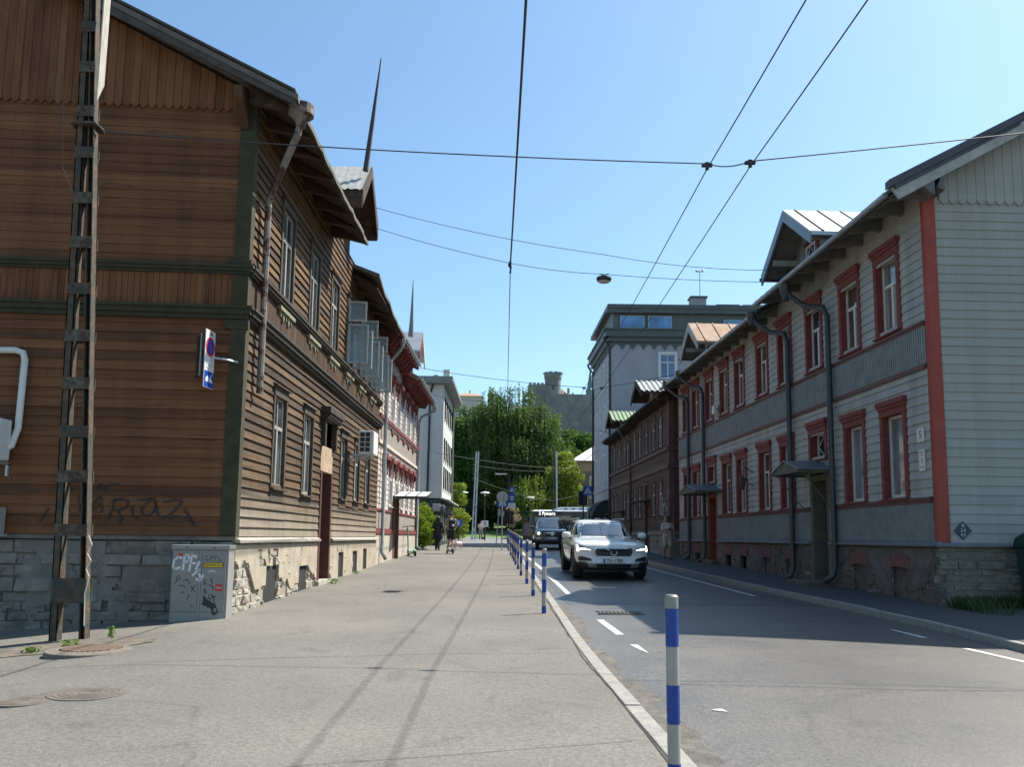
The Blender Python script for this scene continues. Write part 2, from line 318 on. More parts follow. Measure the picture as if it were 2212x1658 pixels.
def window(root, F, s, w, z0, z1, cm, fm, pm, cw=.13, head=.3, hp=.10, sill=.07, depth=.12, style='T', name='window', hs='step', cas_o=.05, label=None, lowboard=0):
    a, b = s-w/2, s+w/2
    m = MB()
    m.fbox(F, a-cw, a, -.01, cas_o, z0-.06, z1); m.fbox(F, b, b+cw, -.01, cas_o, z0-.06, z1)
    if hs == 'step':
        m.fbox(F, a-cw, b+cw, -.01, cas_o+.01, z1, z1+head*.45); m.fbox(F, a-cw-.02, b+cw+.02, -.01, cas_o+.04, z1+head*.45, z1+head*.68); m.fbox(F, a-cw-.045, b+cw+.045, -.01, hp+.02, z1+head*.68, z1+head)
    elif hs == 'cap':
        m.fbox(F, a-cw, b+cw, -.01, cas_o+.012, z1, z1+head*.8)
        m.sprism(F, [(-.01, z1+head*.8), (hp+.04, z1+head*.74), (hp+.04, z1+head*.82), (-.01, z1+head*1.05)], a-cw-.05, b+cw+.05)
    else: m.fbox(F, a-cw, b+cw, -.01, cas_o, z1, z1+head)
    r = depth+.01   # reveal
    m.fbox(F, a-.02, a, -r, -.01, z0, z1); m.fbox(F, b, b+.02, -r, -.01, z0, z1); m.fbox(F, a, b, -r, -.01, z1, z1+.02); m.fbox(F, a, b, -r, -.01, z0-.02, z0)
    if lowboard: m.fbox(F, a-cw*.6, b+cw*.6, 0, .035, z0-.06-lowboard, z0-.06)
    wo = m.build(name, cm, root)
    if label: wo['label'] = label
    sl = MB().sprism(F, [(-r, z0), (sill+cas_o, z0-.03), (sill+cas_o, z0-.065), (-.005, z0-.065)], a-cw-.02, b+cw+.02); sl.build('sill', cm if sill < .08 else fm, wo)
    k = .055; o0, o1 = -depth, -depth+.05; g = MB()
    g.fbox(F, a, a+k, o0, o1, z0, z1); g.fbox(F, b-k, b, o0, o1, z0, z1); g.fbox(F, a+k, b-k, o0, o1, z0, z0+k*1.2); g.fbox(F, a+k, b-k, o0, o1, z1-k, z1)
    h = z1-z0
    if style in ('T', 'cross', 'tb'):
        zt = z0+h*.66; g.fbox(F, a+k, b-k, o0, o1+.012, zt-.035, zt+.035)
        if style != 'tb': g.fbox(F, s-.04, s+.04, o0, o1+.008, z0+k, zt-.035)
        if style == 'cross': g.fbox(F, s-.02, s+.02, o0, o1, zt+.035, z1-k)
    if style == 'X':
        for q in (-1, 1):
            c0, c1 = F.pt(s-q*(w/2-k), o1-.01, z0+k), F.pt(s+q*(w/2-k), o1-.01, z1-k); mz = F.pt(s, o1-.01, (z0+z1)/2)
            g.tube([F.pt(s-q*(w/2-k), o1-.012, (z0+z1)/2), F.pt(s, o1-.012, z1-k)], .013, 4); g.tube([F.pt(s-q*(w/2-k), o1-.012, (z0+z1)/2), F.pt(s, o1-.012, z0+k)], .013, 4)
    g.build('sash', fm, wo)
    MB().fbox(F, a+k*.5, b-k*.5, o0+.008, o0+.022, z0+k*.5, z1-k*.5).build('pane', pm, wo)
    return (a, b, z0, z1)
def stones(mb, F, s0, s1, z0, z1, rh, ln, o=.03, rnd=None, jit=.02, holes=(), gap=.012):
    rnd = rnd or random; z = z0
    while z < z1-.03:
        h = rh*rnd.uniform(.7, 1.3); h = min(h, z1-z)
        if z1-z-h < rh*.35: h = z1-z
        s = s0-rnd.random()*ln*.4
        while s < s1:
            l = ln*rnd.uniform(.45, 1.5); a, b = max(s, s0), min(s+l, s1); s += l
            mid, mz = (a+b)/2, z+h/2
            if b-a < .03: continue
            for (a2, b2) in cut(a, b, [(q[0], q[1]) for q in holes if q[2] < mz < q[3]]):
                if b2-a2 < .04: continue
                j = lambda: rnd.uniform(-jit, jit); oo = o+rnd.uniform(-.6, .6)*jit*1.6; g = gap/2; P = F.pt
                mb.hexa([P(a2+g, -.1, z+g), P(b2-g, -.1, z+g), P(b2-g-abs(j())*.4, oo+j(), z+g+abs(j())*.5), P(a2+g+abs(j())*.4, oo+j(), z+g+abs(j())*.5), P(a2+g, -.1, z+h-g), P(b2-g, -.1, z+h-g), P(b2-g-abs(j())*.4, oo+j(), z+h-g-abs(j())*.5), P(a2+g+abs(j())*.4, oo+j(), z+h-g-abs(j())*.5)])
        z += h
def plaster(mb, F, s0, s1, z0, z1, keep, o, step=.05, holes=()):
    """render coat with a ragged edge: only the cells the keep(s,z) test wants"""
    ns, nz = max(1, int((s1-s0)/step)), max(1, int((z1-z0)/step))
    ok = [[keep(s0+(i+.5)*step, z0+(k+.5)*step) and not any(h[0] < s0+(i+.5)*step < h[1] and h[2] < z0+(k+.5)*step < h[3] for h in holes) for k in range(nz)] for i in range(ns)]
    P = F.pt
    for i in range(ns):
        for k in range(nz):
            if not ok[i][k]: continue
            a, b, c, d = s0+i*step, s0+(i+1)*step, z0+k*step, z0+(k+1)*step
            mb.add([P(a, o, c), P(b, o, c), P(b, o, d), P(a, o, d)], [(0, 1, 2, 3)])
            for di, dk, e in ((-1, 0, (a, c, a, d)), (1, 0, (b, c, b, d)), (0, -1, (a, c, b, c)), (0, 1, (a, d, b, d))):
                x, y = i+di, k+dk
                if 0 <= x < ns and 0 <= y < nz and ok[x][y]: continue
                mb.add([P(e[0], o, e[1]), P(e[2], o, e[3]), P(e[2], -.02, e[3]), P(e[0], -.02, e[1])], [(0, 1, 2, 3)])
def fn(x, y, s=1.): return noise.noise(Vector((x*s, y*s, 3.7)))
# ------------------------------------------------------------------ ground, road, pavements
def sm(a, b, x):
    t = max(0, min(1, (x-a)/(b-a))); return t*t*(3-2*t)
def H(x, y):
    if y < 55: z = .02*y
    elif y < 84: z = 1.1+.01*(y-55)
    elif y < 112: z = 1.39+.075*(y-84)
    elif y < 250: z = 3.49+.2*(y-112)
    else: z = 31.1
    if x < -4.3 and y < 26: z -= .075*min(-4.3-x, 7)*(1-sm(15, 26, y))
    return z
def itp(tab, y):
    if y <= tab[0][0]: return tab[0][1]
    for (a, p), (b, q) in zip(tab, tab[1:]):
        if y <= b: return p+(q-p)*(y-a)/(b-a)
    return tab[-1][1]
KL = [(-30, 2.6), (0, 1.36), (5.84, 1.09), (9.18, .92), (12.1, .83), (17.3, .75), (28, .52), (38, .28), (47, .05), (60, -.25)]
KR = [(-30, 7.0), (0, 6.85), (11.2, 6.74), (14.3, 6.69), (15.6, 6.55), (20.8, 6.12), (26, 5.75), (33.7, 5.35), (45, 5.0), (60, 4.7)]
kl = lambda y: itp(KL, y); kr = lambda y: itp(KR, y)
pave = asphalt('pavement asphalt', (.168, .155, .134), (.122, .114, .101), .6, rough=.85, crack=.18)
roadm = asphalt('road asphalt', (.135, .123, .106), (.08, .076, .071), 1.0, rough=.4, crack=.2, spec=.9, fine=110, bump=.8)
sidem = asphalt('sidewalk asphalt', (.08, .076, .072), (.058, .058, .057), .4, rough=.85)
crossm = asphalt('crossing asphalt', (.19, .185, .18), (.15, .15, .15), .3, rough=.7, fine=40)
kerbm = mat('kerb stone', (.25, .237, .21), .8, .22, 9, bump=.4, bsc=60, col2=(.2, .19, .18), thr=.6)
paint = mat('road paint', (.5, .485, .45), .7, .15, 14, col2=(.2, .19, .18), thr=.56, wid=.1)
grassm = mat('grass', (.09, .15, .03), .9, .4, 1.2, bump=.6, bsc=8, col2=(.17, .17, .06), thr=.55)
dirt = mat('ground dirt', (.16, .14, .11), .95, .3, 2, bump=.6, bsc=30)
def sheet(xs_of_y, ys, z, n=2):
    m = MB(); rows = []
    for y in ys:
        a, b = xs_of_y(y); rows.append([(a+(b-a)*i/n, y, z(a+(b-a)*i/n, y)) for i in range(n+1)])
    return m.grid(rows)
gx = [-900, -300, -120, -60, -30, -16, -12, -9, -7, -5.5, -4.3, -2, 2, 6, 10, 16, 30, 60, 120, 300, 900]
gy = [-300, -100, -40, -10, 0, 5, 10, 13, 16, 19, 22, 26, 34, 45, 55, 84, 90, 100, 112, 130, 160, 200, 250, 400, 1500]
kind(MB().grid([[(x, y, H(x, y)-.14) for x in gx] for y in gy]).build('ground', dirt), 'structure')
ys = [-30, -15, -6, 0]+[1.5*i for i in range(1, 36)]+[54.]
kind(sheet(lambda y: (kl(y)+.15, kr(y)), ys, lambda x, y: H(x, y)-.05+.03*math.sin(max(0, min(1, (x-kl(y))/(kr(y)-kl(y))))*math.pi), 10).build('road', roadm, smooth=True), 'structure')
def seamz(x, y): return H(x, y)
pys = [-30, -12, -4, 0]+[1.2*i for i in range(1, 45)]
kind(sheet(lambda y: (-16, kl(y)), pys, lambda x, y: H(x, y), 24).build('pavement', pave, smooth=True), 'structure')
kind(MB().grid([[(x, y, H(x, y)-.02) for x in (-60, -30, -12, -4, 0, 5, 12, 30, 60)] for y in (52.8, 54, 55, 60, 70, 84, 86)]).build('crossing_road', crossm), 'structure')
side = lambda x, y: H(x, y)+.06+.02*(x-kr(y))
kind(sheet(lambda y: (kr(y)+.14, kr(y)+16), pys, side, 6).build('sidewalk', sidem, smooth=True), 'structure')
def kerb(edge, off, top, joint, name, w=.14):
    m = MB(); y = -6.
    while y < 53:
        l = joint*random.uniform(.8, 1.25); a, b = y+.006, y+l-.006
        if y > 26: b = y+l+.0
        p = []
        j = random.uniform(-.006, .006)
        for z0 in (-.2, 1):
            for (yy, dx) in ((a, 0), (a, w), (b, w), (b, 0)):
                x = edge(yy)+dx+off; p.append((x, yy, H(x, yy)-.2 if z0 < 0 else top(x, yy)+j))
        m.hexa([p[0], p[1], p[2], p[3], p[4], p[5], p[6], p[7]]); y += l
    return kind(m.build(name, kerbm, bevel=.012, seg=2), 'structure')
kerb(kl, .004, lambda x, y: H(x, y)+.012, 1.05, 'kerb', .145)
kerb(kr, 0, lambda x, y: H(x, y)+.065, 1.6, 'kerb', .138)
# painted markings (thin sheets on the road)
rz = lambda x, y: H(x, y)-.05+.03*math.sin(max(0, min(1, (x-kl(y))/(kr(y)-kl(y))))*math.pi)+.006
newm = asphalt('newer asphalt', (.09, .086, .08), (.062, .061, .06), .8, rough=.45, crack=.15, spec=.8, fine=120)  # newer asphalt past the seam; its dark colour also deepens the road's shade
nys = [16.75]+[17.5+1.5*i for i in range(23)]
kind(sheet(lambda y: (kl(y)+.36+.04*fn(y, 3, .7), kr(y)-.16), nys, lambda x, y: rz(x, y)-.003, 10).build('road_patch', newm, smooth=True), 'structure')
gy_ = [-3+.25*i for i in range(80)]
kind(sheet(lambda y: (kl(y)+.15, kl(y)+.36+.16*fn(y, 2, .8)+.1*fn(y, 5, 3)+.06*fn(y, 7, 9)), gy_, lambda x, y: rz(x, y)-.0045, 3).build('gutter_dirt', mat('gutter sand', (.13, .117, .1), .95, .45, 7, bump=.8, bsc=70, col2=(.09, .084, .075), thr=.48)), 'structure')
mk = MB()
def mark(pts):
    mk.add([(x, y, rz(x, y)) for x, y in pts], [tuple(range(len(pts)))])
def stripe(a, b, w, n=1):
    for i in range(n):
        p = [a[0]+(b[0]-a[0])*i/n, a[1]+(b[1]-a[1])*i/n]; q = [a[0]+(b[0]-a[0])*(i+1)/n, a[1]+(b[1]-a[1])*(i+1)/n]
        mark([(p[0], p[1]), (p[0]+w, p[1]), (q[0]+w, q[1]), (q[0], q[1])])
mark([(1.44, 14.14), (1.56, 14.15), (1.66, 12.32), (1.54, 12.31)])
mark([(1.60, 11.34), (1.71, 11.35), (1.74, 10.62), (1.70, 10.78), (1.66, 10.95)])
mark([(1.77, 7.53), (1.88, 7.57), (1.9, 7.44), (1.84, 7.47)])
stripe((1.26, 18.88), (.99, 29), .12, 5); stripe((.99, 29), (.5, 44), .12, 6)
stripe((5.44, 19), (4.84, 30), .12, 5); stripe((4.84, 30), (4.3, 44), .12, 6)
mark([(5.95, 13.3), (6.0, 13.32), (6.12, 12.42), (6.0, 12.38)]); stripe((6.22, 10.2), (6.05, 11.4), .11)
kind(mk.build('road_markings', paint), 'structure')
# seams and tar lines in the pavement
tar = mat('seam tar', (.035, .033, .03), .9, .3, 6)
sm_ = MB()
def seam(pts, w, z, f):
    L_ = []
    for (a, b) in zip(pts, pts[1:]):
        n = max(1, int(math.dist(a, b)/.25))
        L_ += [(a[0]+(b[0]-a[0])*i/n, a[1]+(b[1]-a[1])*i/n) for i in range(n)]
    L_.append(pts[-1])
    q = [(x+fn(x, y, 1.7)*.03, y+fn(y+9, x, 1.7)*.04) for x, y in L_]
    for i in range(len(q)-1):
        (x0, y0), (x1, y1) = q[i], q[i+1]; d = Vector((x1-x0, y1-y0)).normalized(); k = Vector((-d.y, d.x))*w*(.6+.6*abs(fn(x0, y0, 5)))
        f.add([(x0+k.x, y0+k.y, z(x0, y0)), (x0-k.x, y0-k.y, z(x0, y0)), (x1-k.x, y1-k.y, z(x1, y1)), (x1+k.x, y1+k.y, z(x1, y1))], [(0, 1, 2, 3)])
pz = lambda x, y: H(x, y)+.004
seam([(-4.15, 9.3), (-2.8, 9.7), (-1, 10.1), (.88, 10.4)], .006, pz, sm_)
seam([(-6, 5.6), (-2.2, 5.3), (.9, 6.3)], .004, pz, sm_)
seam([(.95, 24.5), (-1.5, 24.2), (-4.5, 24.0)], .012, pz, sm_)
seam([(.95, 31.5), (-1.5, 31.2), (-4.5, 31.3)], .015, pz, sm_)
seam([(kl(2)-.02, 2), (kl(6)-.02, 6), (kl(10)-.02, 10), (kl(16)-.02, 16), (kl(24)-.02, 24)], .012, pz, sm_)
seam([(1.9, 16.9), (3.4, 16.5), (5.2, 16.9)], .012, rz, sm_); seam([(2.2, 14.3), (4, 14.2), (6.3, 14.0)], .008, rz, sm_); seam([(1.6, 8.7), (4, 8.4), (6.5, 8.6)], .008, rz, sm_)
kind(sm_.build('asphalt_seams', tar), 'structure')
g = []
for k in range(40):
    a = 2*math.pi*k/40; q = 1+.35*fn(math.cos(a)*2, math.sin(a)*2, .9)+.15*fn(math.cos(a)*6, math.sin(a)*6, 1.1); g.append((-5.75+1.05*q*math.cos(a), 11.0+.72*q*math.sin(a)))
patch = MB()
for f in (1, .75, .5, .25): patch.v += [(-5.75+(x+5.75)*f, 11+(y-11)*f, H(-5.75+(x+5.75)*f, 11+(y-11)*f)+.008) for x, y in g]
for i in range(3):
    for k in range(40): patch.f.append((i*40+k, i*40+(k+1) % 40, (i+1)*40+(k+1) % 40, (i+1)*40+k))
patch.f.append(tuple(range(120, 160)))
kind(patch.build('dirt_patch', mat('sandy dirt', (.15, .128, .098), .95, .45, 7, bump=1, bsc=60, col2=(.1, .088, .07), thr=.52)), 'structure')
# lawn bank beyond the crossing
kind(MB().grid([[(x, y, H(x, y)-.05+.12*fn(x, y, .3)) for x in (-60, -30, -16, -10, -6, -3, 0, 3, 6, 10, 20, 40, 70)] for y in (86, 88, 91, 95, 100, 106, 112, 130, 160, 200, 245)]).build('lawn', grassm, smooth=True), 'structure')
kind(MB().grid([[(x, y, H(x, y)+.03) for x in (-11.5, -9, -6.5)] for y in (60, 66, 72, 80, 85.9, 92)]).build('footpath', crossm), 'structure')

# ------------------------------------------------------------------ shared materials
iron = mat('dark iron', (.045, .042, .04), .6, .3, 8, metal=.3, bump=.2)
rust = mat('rusty steel', (.085, .055, .036), .85, .5, 7, bump=.5, bsc=25, col2=(.035, .042, .036), thr=.45, wid=.15)
rustpale = mat('rusty steel with old paint', (.095, .08, .06), .85, .5, 11, bump=.5, bsc=25, col2=(.05, .03, .02), thr=.48, wid=.1)
galv = mat('galvanised metal', (.42, .44, .46), .45, .15, 4, metal=.6)
zinc = mat('zinc downpipe', (.33, .35, .36), .5, .2, 3, metal=.5, col2=(.2, .12, .08), thr=.64)
blackp = mat('black plastic', (.02, .02, .021), .5, .2, 8)
whitep = mat('white plastic', (.62, .61, .57), .5, .08, 3)
win_dark = glass('window glass', (.03, .036, .042)); win_blind = glass('window glass with blind', (.2, .215, .21), .06, .25, 1.5)
win_mid = glass('window glass with curtain', (.09, .1, .105), .05, .6, 1.2); win_fold = glass('window glass over folded curtain', (.2, .2, .185), .05, .55, 1.0, (14, 14, .6)); win_brown = glass('window glass over brown room', (.07, .055, .04), .04, .7, 1.6)
interior = mat('dark interior', (.02, .02, .02), .9)
def clear_glass():
    m, t, b, N, L = nodes('clear sash glass'); b.inputs['Base Color'].default_value = (.4, .47, .5, 1); b.inputs['Roughness'].default_value = .05
    tr = N('ShaderNodeBsdfTransparent'); tr.inputs[0].default_value = (.75, .82, .85, 1); ms = N('ShaderNodeMixShader'); ms.inputs[0].default_value = .35
    L(tr.outputs[0], ms.inputs[1]); L(b.outputs[0], ms.inputs[2]); L(ms.outputs[0], t.nodes['Material Output'].inputs[0]); return m
clearg = clear_glass()

# ------------------------------------------------------------------ brown timber house on the left
def house_left():
    r = thing('timber_house', 'big weathered brown timber house with open upper windows and a tall spike, at left', 'house', (-9, 21, 0))
    F = FR((-4.66, 14.1), (0, 1), 1); G = FR((-4.66, 14.1), (-1, -.0695), -1)
    LF = 14.75; LG = 10.5
    rnd = random.Random(3)
    front = board_mat('weathered front boards', [(.02, .012, .007), (.052, .031, .016), (.118, .072, .037), (.19, .13, .078)], .17, 'z', 1.53, (3, .5, 14), 1.6, worn=(.26, .22, .17), wthr=.62, wlow=(2.0, 1.1, (.235, .198, .15)))
    front2 = board_mat('brown upper front boards', [(.02, .011, .006), (.055, .029, .012), (.125, .067, .025), (.21, .125, .053)], .17, 'z', 6.2, (3, .5, 14), 1.6, worn=(.03, .025, .02), wthr=.63)
    gab = board_mat('brown gable boards', [(.06, .025, .012), (.128, .052, .021), (.205, .084, .032), (.235, .106, .048)], .165, 'z', 1.55, (.35, 1, 9), 1.3, worn=(.05, .03, .02), wthr=.56)
    gabv = board_mat('brown gable upright boards', [(.07, .028, .012), (.135, .054, .021), (.205, .085, .032), (.185, .084, .037)], .145, 'x', 0, (6, 1, .8), 1.3)
    fv = board_mat('frieze boards', [(.035, .02, .011), (.075, .04, .019), (.12, .065, .03)], .16, 'y', 0, (1, 6, .8), 1.3)
    trim = mat('mossy dark trim', (.04, .036, .017), .85, .35, 5, st=(1, 1, 1), bump=.3, col2=(.07, .052, .032), thr=.58)
    trimd = mat('dark cornice wood', (.04, .032, .024), .85, .35, 6, bump=.3, col2=(.085, .06, .035), thr=.56)
    soft = mat('dark eave boards', (.05, .03, .018), .9, .5, 3, st=(2, 2, 2), bump=.4, col2=(.12, .065, .033), thr=.52)  # dark brown eave boards with lighter brown patches
    ledgem = mat('bleached ledge board', (.36, .33, .28), .85, .2, 6, st=(3, 1, 3), col2=(.28, .25, .2), thr=.6)
    roofm = mat('old roof sheet', (.12, .115, .105), .9, .3, 4, bump=.5, bsc=8)
    # window openings
    W1 = [(2.35, .82, 2.52, 4.3), (4.68, .82, 2.5, 4.28), (8.75, .78, 2.6, 4.25), (10.75, .74, 2.62, 4.25), (12.6, .74, 2.62, 4.2)]
    W2 = [(2.4, .84, 6.33, 8.15), (4.75, .84, 6.33, 8.12), (6.95, .84, 6.33, 8.1), (9.0, .84, 6.33, 8.1), (11.0, .82, 6.33, 8.08), (12.95, .82, 6.33, 8.05)]
    hl = [(s-w/2-.06, s+w/2+.06, a-.03, b+.08) for s, w, a, b in W1]+[(6.05, 7.35, 0, 4.5)]; hu = [(s-w/2-.06, s+w/2+.06, a-.03, b+.08) for s, w, a, b in W2]
    m = MB(); lap(m, F, .0, LF, 1.55, 5.3, .17, hl, .03, .006, rnd=rnd, joints=3.2); m.build('front_siding', front, r)
    m = MB(); lap(m, F, .0, LF, 6.2, 9.5, .17, hu, .03, .006, rnd=rnd, joints=3.2); m.build('front_siding', front2, r)
    m = MB(); vboards(m, F, .05, LF, 5.48, 6.08, .16, jit=.004); m.build('frieze', fv, r)
    m = MB(); cells(m, F, 0, LF, -.5, 9.5, hl+hu, -.012); m.build('wall_lining', interior, r)
    m = MB(); lap(m, G, .0, LG, 1.55, 5.28, .165, (), .022, .003, rnd=rnd, joints=3.6); lap(m, G, 0, LG, 6.24, 9.2, .165, (), .012, .002, rnd=rnd, joints=4); m.build('gable_siding', gab, r)
    tf = lambda s: 9.38+.515*(s if s < 5.1 else 10.2-s)
    m = MB(); vboards(m, G, .1, LG, 5.5, 6.1, .105, jit=.003, o=.025); vboards(m, G, .25, LG-.2, 9.12, 12.2, .145, point=.07, o=.05, topfn=tf, jit=.004); m.build('gable_boarding', gabv, r)
    m = MB(); m.fprism(G, [(0, -.6), (LG, -.6), (LG, 9.4), (LG/2-.05, 12.0), (0, 9.4)], -.013, -.1); m.build('wall_lining', interior, r)
    MB().box(-14.5, -5.2, 14.9, 28.6, -.5, 9.2).build('inner_wall', interior, r)
    # cornices and corner board
    for (z0, z1, p) in ((5.28, 5.36, .07), (5.36, 5.45, .12), (5.45, 5.5, .16)):
        a = MB().fbox(G, -p, LG, -.01, p, z0, z1); a.build('cornice', trim, r)
        a = MB().fbox(F, .03, LF+.05, -.01, p+.02, z0, z1); a.build('cornice', trimd, r)
    for (z0, z1, p) in ((6.08, 6.13, .06), (6.13, 6.19, .1), (6.19, 6.24, .13)):
        MB().fbox(G, -p, LG, -.01, p, z0, z1).build('cornice', trim, r); MB().fbox(F, .03, LF+.03, -.01, p+.02, z0, z1).build('cornice', trimd, r)
    m = MB()
    for z0, z1 in ((1.5, 5.27), (5.5, 6.07), (6.25, 9.3)):
        m.fbox(G, -.045, .22, -.01, .047, z0, z1); m.fbox(F, -.04, .16, -.01, .044, z0, z1)
    m.fbox(G, -.09, .32, -.01, .08, 5.1, 5.26); m.fbox(G, -.09, .32, -.01, .08, 6.26, 6.34)
    m.build('corner_board', trim, r, bevel=.006)
    m = MB().fbox(G, -.06, LG, -.01, .08, 1.48, 1.545); m.build('ledge', mat('grey gable ledge', (.15, .125, .1), .9, .3, 5), r)
    m = MB()
    for a, b in ((0, 3.1), (3.1, 6.02), (7.38, 10.6), (10.6, LF)): m.sprism(F, [(-.01, 1.46), (.12, 1.44), (.125, 1.49), (-.01, 1.55)], a+.004, b-.004)
    m.build('ledge', ledgem, r, bevel=.004)
    # carved brackets below the upper windows
    gm = mat('carved green bracket', (.2, .19, .12), .85, .3, 8)
    for s, w, a, b in W2:
        m = MB()
        for k in range(-2, 3):
            m.fprism(F, [(s+k*.19-.085, 6.07), (s+k*.19+.085, 6.07), (s+k*.19+.06, 5.97-.03*(k % 2)), (s+k*.19, 5.87-.09*(k % 2)), (s+k*.19-.06, 5.97-.03*(k % 2))], .02, .06)
        m.fbox(F, s-.55, s+.55, .0, .1, 6.0, 6.075); m.build('carved_bracket', gm, r)
    # windows
    cas = mat('dark weathered casing', (.06, .048, .032), .85, .35, 6, bump=.3, col2=(.12, .09, .055), thr=.57); fr = mat('weathered sash paint', (.27, .26, .23), .8, .3, 9, col2=(.13, .11, .085), thr=.58)
    for i, (s, w, a, b) in enumerate(W1):
        window(r, F, s, w, a, b, cas, fr, win_mid if i < 2 else win_dark, .075, .24, .08, .06, .07, 'cross', hs='cap', lowboard=.22)
    sashm = mat('open sash frame', (.4, .4, .37), .8, .25, 9, col2=(.2, .17, .13), thr=.6)
    for i, (s, w, a, b) in enumerate(W2):
        window(r, F, s, w, a, b, cas, fr, win_dark if i < 3 else interior, .09, .2, .07, .06, .06, 'cross' if i < 3 else 'none', hs='cap', label='open upper window' if i > 2 else None)
        if i > 2:
            wo = [c for c in r.children if c.name.startswith('window')][-1]
            for q, sw in ((-1, .62), (1, .5)):
                hs_ = s+q*w/2; Fq = FR((F.pt(hs_, .06, 0).x, F.pt(hs_, .06, 0).y), (1, -.1*q), 1)
                for z0, z1, wd in ((a, a+1.12, .56), (a+1.2, b, .5)):
                    if q > 0 and z0 > a+1: continue
                    g = MB(); k = .05
                    for x0, x1, c, d in ((0, k, z0, z1), (wd-k, wd, z0, z1), (k, wd-k, z0, z0+k), (k, wd-k, z1-k, z1)): g.fbox(Fq, x0, x1, -.02, .02, c, d)
                    so = g.build('open_sash', sashm, wo); MB().fbox(Fq, k*.5, wd-k*.5, -.004, .004, z0+k*.5, z1-k*.5).build('pane', clearg, wo)
    # door in its deep dark red recess
    red = mat('dark red door paint', (.085, .028, .022), .7, .3, 5, col2=(.05, .03, .025), thr=.58); tan = mat('peeling tan panel', (.36, .26, .17), .85, .25, 5, col2=(.5, .45, .37), thr=.57)
    m = MB(); m.fbox(F, 6.05, 6.2, -.4, .05, .3, 3.15); m.fbox(F, 7.22, 7.36, -.4, .05, .3, 3.15); d = m.build('door_frame', red, r)
    m = MB(); m.fbox(F, 6.2, 7.22, -.4, -.34, .35, 3.12)
    for c0, c1 in ((.55, 1.2), (1.35, 2.2), (2.35, 3.0)):
        for a, b in ((6.27, 6.66), (6.76, 7.15)): m.fbox(F, a, b, -.34, -.32, c0, c1)
    dd = m.build('door', red, r); MB().tube([F.pt(7.1, -.31, 1.55), F.pt(7.1, -.27, 1.55), F.pt(6.98, -.27, 1.55)], .012, 6).build('handle', iron, dd)
    MB().fbox(F, 6.05, 7.36, -.4, .03, 3.15, 3.78).build('door_panel', tan, r)
    m = MB(); m.fbox(F, 6.0, 6.14, -.01, .13, 3.75, 4.45); m.fbox(F, 7.28, 7.42, -.01, .13, 3.75, 4.45); m.fbox(F, 5.92, 7.5, -.01, .2, 4.42, 4.55); m.fbox(F, 5.86, 7.56, -.01, .27, 4.55, 4.7)
    for k in range(9): m.fbox(F, 5.98+k*.17, 6.06+k*.17, .2, .24, 4.45, 4.54)
    m.fbox(F, 6.14, 7.28, -.3, -.2, 3.78, 4.45); m.build('door_hood', trimd, r, bevel=.008)
    m = MB(); m.fbox(F, 6.2, 6.26, -.19, -.14, 3.8, 4.4); m.fbox(F, 7.16, 7.22, -.19, -.14, 3.8, 4.4); m.fbox(F, 6.68, 6.74, -.19, -.14, 3.8, 4.4); m.fbox(F, 6.26, 7.16, -.19, -.14, 3.8, 3.86); to = m.build('transom', fr, r); MB().fbox(F, 6.22, 7.2, -.185, -.175, 3.82, 4.4).build('pane', win_blind, to)
    # foundation: rubble with a peeling coat
    st = mat('grey limestone', (.19, .172, .145), .95, .4, 3, bump=1, bsc=14, col2=(.085, .072, .058), thr=.52); st2 = mat('sunlit limestone', (.33, .305, .255), .95, .35, 5, bump=1, bsc=18, col2=(.17, .135, .095), thr=.56)  # second limestone is a paler copy, sunlight on the front put into its colour
    cell = [(1.85, 2.7, -.5, .98), (4.3, 5.15, -.5, .92), (8.45, 9.15, -.5, 1.12), (10.5, 11.2, -.5, 1.15), (12.2, 12.85, -.5, 1.2)]
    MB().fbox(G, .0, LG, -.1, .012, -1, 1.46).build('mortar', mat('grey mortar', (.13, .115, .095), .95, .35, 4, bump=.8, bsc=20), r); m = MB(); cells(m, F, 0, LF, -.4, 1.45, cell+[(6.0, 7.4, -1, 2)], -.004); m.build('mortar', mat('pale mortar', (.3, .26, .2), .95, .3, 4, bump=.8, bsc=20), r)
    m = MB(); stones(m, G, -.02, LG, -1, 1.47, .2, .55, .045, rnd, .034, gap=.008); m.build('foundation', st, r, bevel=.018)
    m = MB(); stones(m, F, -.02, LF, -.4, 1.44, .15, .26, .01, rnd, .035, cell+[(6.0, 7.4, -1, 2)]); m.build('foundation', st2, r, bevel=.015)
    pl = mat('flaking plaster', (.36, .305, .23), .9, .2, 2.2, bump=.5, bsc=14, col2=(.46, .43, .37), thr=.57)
    def keep(s, z):
        e = .62+.35*fn(s, 1, .9)+.18*fn(s, 2, 3.1)
        if s < 1.0: e += .5*(1.0-s)
        if 2.2 < s < 5.9: e += .1
        if s > 7: e = .3+.5*max(0, fn(s, 4, .8))+.1*fn(s, 5, 4)
        return z > e+.12*fn(s*3, z*3, 1.3) and not (1.2 < s < 2.6 and 1.0 < z < 1.32 and fn(s*2, z*2.5, 2.2) > .12)
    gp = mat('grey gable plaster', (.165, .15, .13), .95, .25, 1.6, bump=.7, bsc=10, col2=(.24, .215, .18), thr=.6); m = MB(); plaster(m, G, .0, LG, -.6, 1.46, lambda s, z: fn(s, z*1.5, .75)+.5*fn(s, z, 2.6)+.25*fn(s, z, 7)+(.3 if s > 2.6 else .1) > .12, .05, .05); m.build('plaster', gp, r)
    m = MB(); plaster(m, F, 0, LF, 0.1, 1.45, keep, .048, .045, cell+[(6.0, 7.4, -1, 2)]); m.build('plaster', pl, r)
